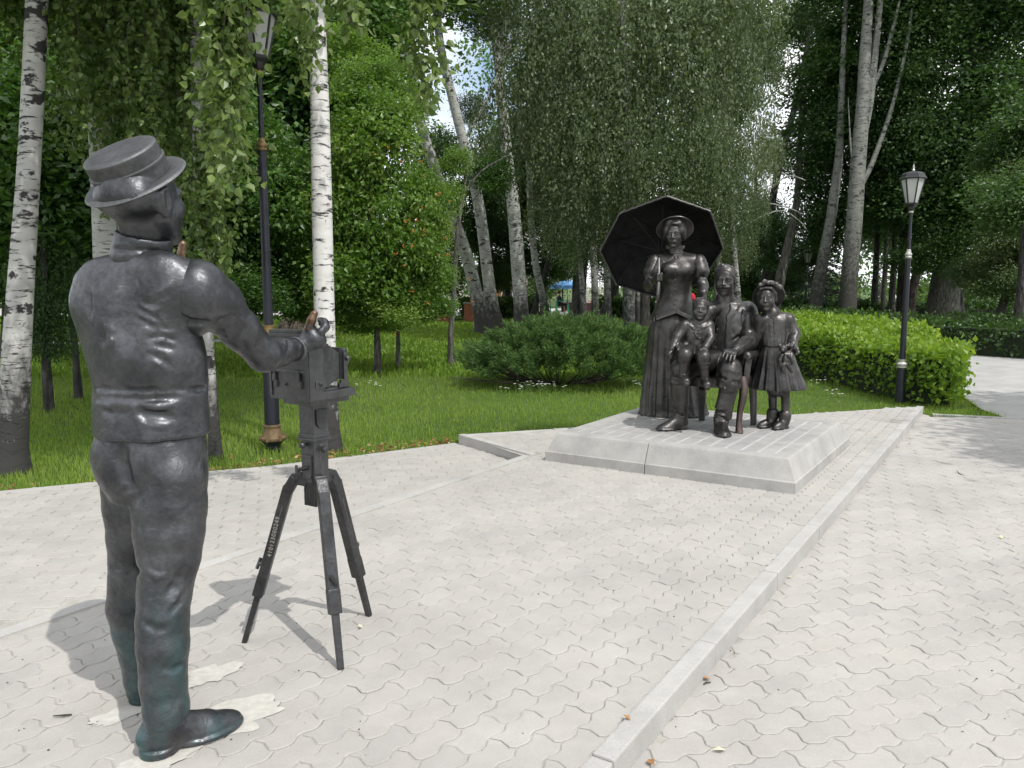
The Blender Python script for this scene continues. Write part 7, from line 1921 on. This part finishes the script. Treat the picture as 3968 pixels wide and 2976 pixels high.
for k_, (pl_, lb_) in enumerate((([(9.5, 33.5), (15, 32.4), (15, 33.2), (9.6, 34.3)], 'low clipped hedge near the far lamp post'), ([(16.5, 34), (27, 31), (27, 31.9), (16.7, 35)], 'low far hedge behind the thick grey trunk'), ([(-2.5, 40), (1.2, 40), (1.2, 40.9), (-2.5, 40.9)], 'low hedge beyond the straight thick poplar'), ([(4.4, 40.5), (7.2, 40.5), (7.2, 41.4), (4.4, 41.4)], 'low hedge in front of the blue sunshade'), ([(9, 42.5), (30, 42.5), (30, 43.5), (9, 43.5)], 'long low hedge along the far plaza'))):
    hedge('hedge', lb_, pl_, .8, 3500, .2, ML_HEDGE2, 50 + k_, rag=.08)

# ================================================================== LAMP POSTS
M_POLE = plain_mat('navy_pole', (.010, .012, .020), .38, .0, .2, 8); M_LBLACK = plain_mat('lantern_black', (.018, .018, .02), .4); M_GOLD = plain_mat('gold_ring', (.27, .19, .085), .42, .7, .2, 20); M_SILV = plain_mat('silver_ring', (.55, .54, .5), .35, .7, .1, 20)
M_GOLDF = plain_mat('worn_gold_foot', (.17, .115, .06), .6, .3, .35, 25)
def glass_mat():
    m, n, l, b = new_mat('frosted_glass'); t = tex_noise(n, l, 3)
    l.new(ramp(n, l, t.outputs['Fac'], [(.3, (.62, .63, .62)), (.7, (.72, .73, .72))]).outputs['Color'], b.inputs['Base Color']); b.inputs['Roughness'].default_value = .25
    b.inputs['Subsurface Weight'].default_value = 0.0; b.inputs['Transmission Weight'].default_value = .25; return m
M_GLASS = glass_mat()
def lamp(label, pos, z_ring2, z_ring1, z_lan, k, ring, foot=True, group='park lamp posts'):
    x, y, z0 = pos; root = empty('lamp_post', pos); tag(root, label, 'lamp post', group)
    c = Vector((x, y, 0)); P_ = lambda z: Vector((x, y, z))
    if foot:
        mb = MB(); mb.lathe(P_(z0 - .05), [(.06 * k, 0), (.06 * k, .07), (.11 * k, .125), (.11 * k, .13)], 20); mb.build('buried_foot', M_LBLACK, root, True)
        mb = MB(); mb.lathe(P_(z0 + .085), [(.125 * k, 0), (.13 * k, .006), (.13 * k, .028), (.10 * k, .045), (.085 * k, .10), (.080 * k, .135), (.092 * k, .140), (.092 * k, .155), (.080 * k, .160)], 24)
        for q in range(6): mb.box(P_(z0 + .11) + Vector((math.cos(q * 1.047 + .4), math.sin(q * 1.047 + .4), 0)) * .118 * k, (.03 * k, .03 * k, .05 * k), Matrix.Rotation(q * 1.047 + .4, 3, 'Z'))
        mb.build('foot_flange', M_GOLDF, root, True)
    mb = MB(); mb.lathe(P_(z0), [(.074 * k, .0), (.074 * k, .2), (.069 * k, z_ring2 - z0)], 24); mb.build('lower_pole', M_POLE, root, True)
    mb = MB(); mb.lathe(P_(z_ring2), [(.047 * k, 0), (.047 * k, .1), (.041 * k, z_ring1 - z_ring2)], 20); mb.build('middle_pole', M_POLE, root, True)
    mb = MB(); mb.lathe(P_(z_ring1), [(.026 * k, 0), (.026 * k, .05), (.022 * k, z_lan - z_ring1)], 16); mb.build('upper_pole', M_POLE, root, True)
    for zz, ra, rb in ((z_ring2, .072, .047), (z_ring1, .044, .026)):
        mb = MB(); mb.lathe(P_(zz - .06 * k), [(ra * k, 0), (ra * 1.16 * k, .008), (ra * 1.16 * k, .022), (ra * .98 * k, .03), (ra * 1.2 * k, .045), (ra * 1.2 * k, .06), (ra * .8 * k, .085), (rb * 1.25 * k, .10), (rb * 1.3 * k, .115), (rb * k, .122)], 24); mb.build('ring', ring, root, True)
    mb = MB(); mb.lathe(P_(z_lan - .03 * k), [(.024 * k, 0), (.036 * k, .008), (.036 * k, .022), (.026 * k, .03)], 16); mb.build('neck_ring', ring, root, True)
    lan = empty('lantern', P_(z_lan)); lan.parent = root; lan.matrix_parent_inverse = world_of(root).inverted()
    mb = MB(); mb.lathe(P_(z_lan), [(.03 * k, 0), (.05 * k, .03 * k), (.06 * k, .07 * k), (.10 * k, .10 * k), (.105 * k, .125 * k), (.09 * k, .13 * k)], 6); mb.build('cup', M_LBLACK, lan)
    zb, zt, rb, rt = z_lan + .13 * k, z_lan + .50 * k, .088 * k, .172 * k
    for q in range(6):
        a0, a1 = (q + .5) * math.pi / 3, (q + 1.5) * math.pi / 3; A = lambda r_, a, z: Vector((x + r_ * math.cos(a), y + r_ * math.sin(a), z))
        v4 = [A(rb, a0, zb), A(rb, a1, zb), A(rt, a1, zt), A(rt, a0, zt)]; n_ = (v4[1] - v4[0]).cross(v4[2] - v4[0]).normalized() * .004
        mb = MB(); mb.add(v4 + [v - n_ for v in v4], [(0, 1, 2, 3), (7, 6, 5, 4), (0, 4, 5, 1), (1, 5, 6, 2), (2, 6, 7, 3), (3, 7, 4, 0)]); mb.build('pane', M_GLASS, lan)
        mb = MB(); mb.bar(A(rb * 1.02, a0, zb), A(rt * 1.02, a0, zt), .016 * k, .016 * k); mb.build('frame_bar', M_LBLACK, lan)
    mb = MB(); mb.lathe(P_(zt), [(.20 * k, -.005), (.205 * k, .012 * k), (.185 * k, .03 * k), (.165 * k, .075 * k), (.125 * k, .105 * k), (.06 * k, .118 * k), (.02 * k, .122 * k)], 6); mb.build('roof', M_LBLACK, lan)
    mb = MB(); mb.lathe(P_(zt + .12 * k), [(.018 * k, 0), (.024 * k, .015), (.012 * k, .035), (.018 * k, .05), (.010 * k, .075), (.002, .10)], 12); mb.build('finial', ring if ring is M_SILV else M_LBLACK, lan, True)
lp_ = SG(590, 968, LAWN_Z)
lamp('tall navy lamp post with gold rings behind the camera tripod', (lp_.x, lp_.y, LAWN_Z), S(0, 715, lp_.y).z, S(0, 312, lp_.y).z, S(0, 152, lp_.y).z, 1.0, M_GOLD)
d_ = 11.2; xr_ = S(1944, 860, d_).x
lamp('navy lamp post with silvery rings in front of the bright hedge', (xr_, d_, LAWN_Z), S(0, 787, d_).z, S(0, 550, d_).z, S(0, 456, d_).z, .86, M_SILV, foot=False)
d_ = 34.0; xr_ = S(1741, 640, d_).x
lamp('small far lamp post behind the girl statue', (xr_, d_, LAWN_Z), S(0, 668, d_).z, S(0, 612, d_).z, S(0, 574, d_).z, 1.05, M_SILV, foot=False)
for x_, d_, lb_ in ((1886, 52.0, 'tiny distant lamp post left of the near silver-ringed one'), (1898, 60.0, 'tiny distant lamp post beside another, among the thin trunks'), (1215, 50.0, 'distant lamp post beside the blue sunshade')):
    xx_ = S(x_, 640, d_).x; lamp(lb_, (xx_, d_, LAWN_Z), .75, 1.95, 2.7, 1.0, M_SILV, foot=False)

# ================================================================== FAR THINGS
M_BRICK = plain_mat('red_brick', (.30, .11, .06), .85, var=.25, scale=6); M_CAP = plain_mat('stone_cap', (.25, .23, .21), .9); M_IRON = plain_mat('black_iron', (.02, .02, .02), .6)
wl_ = empty('brick_fence', (-4, 37, LAWN_Z)); tag(wl_, 'low brick fence with black iron lattice panels beyond the lawn', 'fence')
X0 = S(893, 0, 37).x; pil = [S(x, 0, 37).x for x in (908, 951, 1012)]
for x_ in pil + [S(860, 0, 37).x]:
    mb = MB(); mb.box((x_, 37, LAWN_Z + .38), (.56, .5, .86)); p_ = mb.build('pillar', M_BRICK, wl_, bevel=.01)
    mb = MB(); mb.box((x_, 37, LAWN_Z + .84), (.66, .6, .07)); mb.build('cap', M_CAP, p_, bevel=.01)
for a_, b_ in zip([pil[0], pil[1]], [pil[1], pil[2]]):
    mb = MB(); a2, b2 = a_ + .28, b_ - .28
    for z_ in (.08, .62): mb.bar((a2, 37, LAWN_Z + z_), (b2, 37, LAWN_Z + z_), .04, .04)
    n_ = max(2, int((b2 - a2) / .2))
    for k in range(n_ + 1): x_ = a2 + (b2 - a2) * k / n_; mb.bar((x_, 37, LAWN_Z + .08), (x_, 37, LAWN_Z + .62), .025, .025)
    for k in range(n_):
        x_ = a2 + (b2 - a2) * (k + .5) / n_; mb.tube([(x_ + .08 * math.cos(q), 37, LAWN_Z + .35 + .13 * math.sin(q)) for q in np.linspace(0, 6.28, 9)], .012, 4, cap=False)
    mb.build('lattice_panel', M_IRON, wl_)
# timber kiosk
M_TIMB = plain_mat('orange_timber', (.5, .22, .06), .7, var=.2, scale=4); M_WHITE = plain_mat('white_paint', (.75, .75, .73), .6, var=.05); M_KROOF = plain_mat('kiosk_roof', (.12, .08, .06), .8)
kx = S(1092, 0, 56).x; kd = 56.0
ki = empty('kiosk', (kx, kd, LAWN_Z)); tag(ki, 'orange timber kiosk with white corner posts beyond the trunks', 'kiosk')
mb = MB()
for k in range(7): mb.box((kx, kd, LAWN_Z + .12 + k * .22), (2.2, 2.6, .205))
mb.build('log_wall', M_TIMB, ki)
for s_ in (-1, 1): mb = MB(); mb.box((kx + s_ * 1.1, kd - 1.32, LAWN_Z + .8), (.22, .12, 1.6)); mb.build('corner_post', M_WHITE, ki)
mb = MB(); mb.box((kx + .1, kd - 1.33, LAWN_Z + 1.0), (.8, .06, .7)); wn_ = mb.build('window', M_WHITE, ki); mb = MB(); mb.box((kx + .1, kd - 1.37, LAWN_Z + 1.0), (.64, .02, .56)); mb.build('pane', M_IRON, wn_)
mb = MB(); mb.add([(kx - 1.5, kd - 1.7, 1.6), (kx + 1.5, kd - 1.7, 1.6), (kx + 1.5, kd + 1.7, 1.6), (kx - 1.5, kd + 1.7, 1.6), (kx - 1.5, kd, 2.1), (kx + 1.5, kd, 2.1)], [(0, 1, 5, 4), (2, 3, 4, 5), (0, 4, 3), (1, 2, 5), (3, 2, 1, 0)]); mb.build('roof', M_KROOF, ki)
# blue cafe sunshade with table and green chairs
M_BLUE = plain_mat('blue_canvas', (.12, .32, .62), .7, var=.12, scale=3); M_GREEN = plain_mat('green_plastic', (.02, .30, .13), .45)
ud = 50.0; ux = S(1231, 0, ud).x
su = empty('sunshade', (ux, ud, LAWN_Z)); tag(su, 'light blue cafe sunshade with a scalloped edge in the far plaza', 'sunshade')
mb = MB(); mb.tube([(ux, ud, LAWN_Z), (ux, ud, 2.0)], .03, 8); mb.build('pole', M_WHITE, su)
rim_, apx = 1.1, Vector((ux, ud, 1.95))
for k in range(8):
    a0, a1 = k * math.pi / 4 + .2, (k + 1) * math.pi / 4 + .2; A = lambda a, z, q=1.0: Vector((ux + rim_ * q * math.cos(a), ud + rim_ * q * math.sin(a), z))
    mb = MB(); mb.add([apx, A(a0, 1.58), A(a1, 1.58), A(a1, 1.40), A(a0, 1.40), A((a0 + a1) / 2, 1.36, .96)], [(0, 1, 2), (1, 4, 5, 3, 2)]); mb.build('canopy_panel', M_BLUE, su)
def far_table(x, y, lb_):
    t = empty('cafe_table', (x, y, LAWN_Z)); tag(t, lb_, 'table', 'green plastic cafe furniture'); mb = MB(); mb.box((x, y, LAWN_Z + .71), (.85, .85, .05)); mb.build('table_top', M_GREEN, t)
    for sx_ in (-1, 1):
        for sy_ in (-1, 1): mb = MB(); mb.bar((x + sx_ * .36, y + sy_ * .36, LAWN_Z), (x + sx_ * .33, y + sy_ * .33, LAWN_Z + .7), .05, .05); mb.build('leg', M_GREEN, t)
def far_chair(x, y, a, lb_):
    t = empty('plastic_chair', (x, y, LAWN_Z)); tag(t, lb_, 'chair', 'green plastic cafe furniture'); f = Vector((math.cos(a), math.sin(a), 0)); s = Vector((-f.y, f.x, 0)); c = Vector((x, y, LAWN_Z)); R3 = Matrix((f, s, UP)).transposed()
    mb = MB(); mb.box(c + UP * .43, (.45, .45, .04), R3); mb.build('seat', M_GREEN, t); mb = MB(); mb.box(c - f * .22 + UP * .66, (.04, .45, .44), R3); mb.build('backrest', M_GREEN, t)
    for i_ in (-1, 1):
        for j_ in (-1, 1): mb = MB(); mb.bar(c + f * .2 * i_ + s * .2 * j_, c + f * .18 * i_ + s * .18 * j_ + UP * .43, .04, .04); mb.build('leg', M_GREEN, t)
far_table(ux - .35, ud - .3, 'green plastic table under the blue sunshade')
far_chair(ux - 1.25, ud - .2, 0, 'green plastic chair left of the table under the blue sunshade'); far_chair(ux + .55, ud - .5, math.pi, 'green plastic chair right of the table under the blue sunshade')
# people far away
M_SKIN = plain_mat('skin', (.5, .3, .21), .6, var=.05)
def far_person(x, y, z, sitting, cloth, trouser, label, facing=-1.57, hair=(.05, .03, .02)):
    t = empty('person', (x, y, z)); tag(t, label, 'person', 'far people in the park')
    f = Vector((math.cos(facing), math.sin(facing), 0)); s = Vector((-f.y, f.x, 0)); c = Vector((x, y, z)); B = lambda a, b, h: c + f * a + s * b + UP * h
    hp = .46 if sitting else .92
    sk = Sculpt(c - Vector((.6, .6, .02)), c + Vector((.6, .6, 1.85)), .022); sk.ell(B(.02, 0, hp + .72), (.085, .1, .12), None, 0); sk.cone(B(0, 0, hp + .5), B(0, 0, hp + .62), .06, .055); sk.cone(B(0, 0, hp + .05), B(0, 0, hp + .45), .11, .12)
    for q in (-1, 1):
        if sitting: sk.chain([B(0, q * .09, hp), B(.42, q * .1, hp), B(.42, q * .1, .04), B(.52, q * .1, .03)], [.075, .065, .045, .035]); sk.chain([B(0, q * .18, hp + .45), B(.1, q * .22, hp + .22), B(.3, q * .12, hp + .12)], [.05, .042, .035])
        else: sk.chain([B(0, q * .09, hp), B(.05 * q, q * .09, .48), B(.12 * q, q * .09, .05), B(.12 * q + .1, q * .09, .035)], [.085, .065, .045, .035]); sk.chain([B(0, q * .19, hp + .45), B(.03, q * .24, hp + .2), B(.1, q * .22, hp - .02)], [.05, .042, .035])
    sk.skin('figure', M_SKIN, t)
    sk = Sculpt(c - Vector((.6, .6, .02)), c + Vector((.6, .6, 1.85)), .022); sk.cone(B(0, 0, hp + .02), B(0, 0, hp + .42), .135, .145, .03); sk.cone(B(0, -.13, hp + .46), B(0, .13, hp + .46), .075, .075, .04)
    for q in (-1, 1): sk.cone(B(0, q * .18, hp + .46), B(.08, q * .225, hp + .24), .065, .056, .03)
    sk.skin('shirt', cloth, t)
    sk = Sculpt(c - Vector((.6, .6, .02)), c + Vector((.6, .6, 1.85)), .022)
    for q in (-1, 1):
        if sitting: sk.chain([B(0, q * .09, hp), B(.42, q * .1, hp), B(.42, q * .1, .14)], [.10, .08, .06])
        else: sk.chain([B(0, q * .08, hp), B(.05 * q, q * .09, .48), B(.11 * q, q * .09, .12)], [.11, .08, .06])
    sk.skin('trousers', trouser, t)
    sk = Sculpt(c + Vector((-.3, -.3, hp + .5)), c + Vector((.3, .3, hp + 1.0)), .018); sk.ell(B(-.015, 0, hp + .76), (.1, .112, .1), None, 0); sk.ell(B(.1, 0, hp + .70), (.07, .09, .07), None, .02, 'cut'); sk.skin('hair', plain_mat('hair', hair, .7), t)
C_RED = plain_mat('red_cloth', (.55, .02, .05), .8); C_DK = plain_mat('dark_cloth', (.03, .03, .035), .9); C_WH = plain_mat('white_cloth', (.75, .74, .72), .9); C_GR = plain_mat('grey_cloth', (.12, .12, .11), .9)
far_person(S(1212, 0, ud).x, ud - .2, LAWN_Z, True, C_DK, C_DK, 'person in dark clothes sitting at the cafe table, left side', 0)
far_person(S(1252, 0, 46).x, 46, LAWN_Z, True, C_GR, C_DK, 'person in grey sitting near the blue sunshade, facing right', .3)
far_person(S(1505, 0, 30).x, 30, LAWN_Z - .1, False, C_RED, C_DK, 'person in red top seen beside the woman statue\'s elbow', -1.2)
far_person(S(893, 0, 38).x - .2, 38.5, LAWN_Z, False, C_DK, C_DK, 'walking person in black by the brick fence', 3.0)
far_person(S(1965, 0, 58).x, 58, LAWN_Z, True, C_WH, C_WH, 'distant person in white sitting beyond the right-hand trunks', -1.57)
# fountain basin
M_REDST = plain_mat('dark_red_stone', (.10, .03, .03), .4)
fd = 52.0; fx = S(1365, 0, fd).x
fo = empty('fountain', (fx, fd, LAWN_Z)); tag(fo, 'dark red fountain basin with white spray in the far plaza', 'fountain')
mb = MB(); mb.lathe((fx, fd, LAWN_Z), [(4.2, 0), (4.2, .5), (4.3, .52), (4.3, .6), (3.8, .6), (3.8, .3)], 40); mb.build('basin', M_REDST, fo)
rr = np.random.default_rng(3); n_ = 5200; j = rr.integers(0, 9, n_); an = j / 9 * 6.283; t = rr.random(n_)
rad = 2.6 + .5 * t; C = np.stack([fx + np.cos(an) * rad + rr.normal(size=n_) * .09, fd + np.sin(an) * rad + rr.normal(size=n_) * .09, LAWN_Z + .4 + 1.2 * (1 - (2 * t - 1) ** 2) + rr.normal(size=n_) * .1], 1)
link('spray', leaves('spray', C, rr.normal(size=(n_, 3)), .05 + .06 * rr.random(n_), M_PETAL, seed=4), None, fo)
# bright far facade seen between trunks
M_FAC = plain_mat('cream_render', (.62, .58, .5), .9, var=.06, scale=2)
for k_, (x_, w_, h_, lb_) in enumerate(((880, 14, 3.4, 'pale far building glimpsed through the left trunks'),)):
    bx = S(x_, 0, 92).x; b_ = empty('building', (bx, 92, LAWN_Z)); tag(b_, lb_, 'building', 'far pale buildings'); mb = MB(); mb.box((bx, 92, h_ / 2), (w_, 6, h_)); mb.build('wall', M_FAC, b_)
    mb = MB(); mb.box((bx, 92, h_ + .15), (w_ + .6, 6.6, .3)); mb.build('roof', M_KROOF, b_)
    for q in range(int(w_ / 2.4)):
        x2 = bx - w_ / 2 + 1.4 + q * 2.4; mb = MB(); mb.box((x2, 88.97, 1.9), (1.1, .12, 1.4)); w2 = mb.build('window', M_WHITE, b_); mb = MB(); mb.box((x2, 88.89, 1.9), (.9, .06, 1.2)); mb.build('pane', M_IRON, w2)
# loose shrubs that close the view low down, beyond the far plaza
rb_ = random.Random(8)
for k in range(26):
    x_ = rb_.uniform(-100, 2300); d_ = rb_.uniform(60, 72)
    if 880 < x_ < 1180 and k % 3: x_ += 500
    c_ = S(x_, 0, d_); h_ = rb_.uniform(1.3, 3.2)
    add_crown(fw, Vector((c_.x, d_, h_ * .5)), h_ * 1.1, h_ * .62, rb_.choice(('maple', 'rowan', 'linden')))['kind'] = 'stuff'
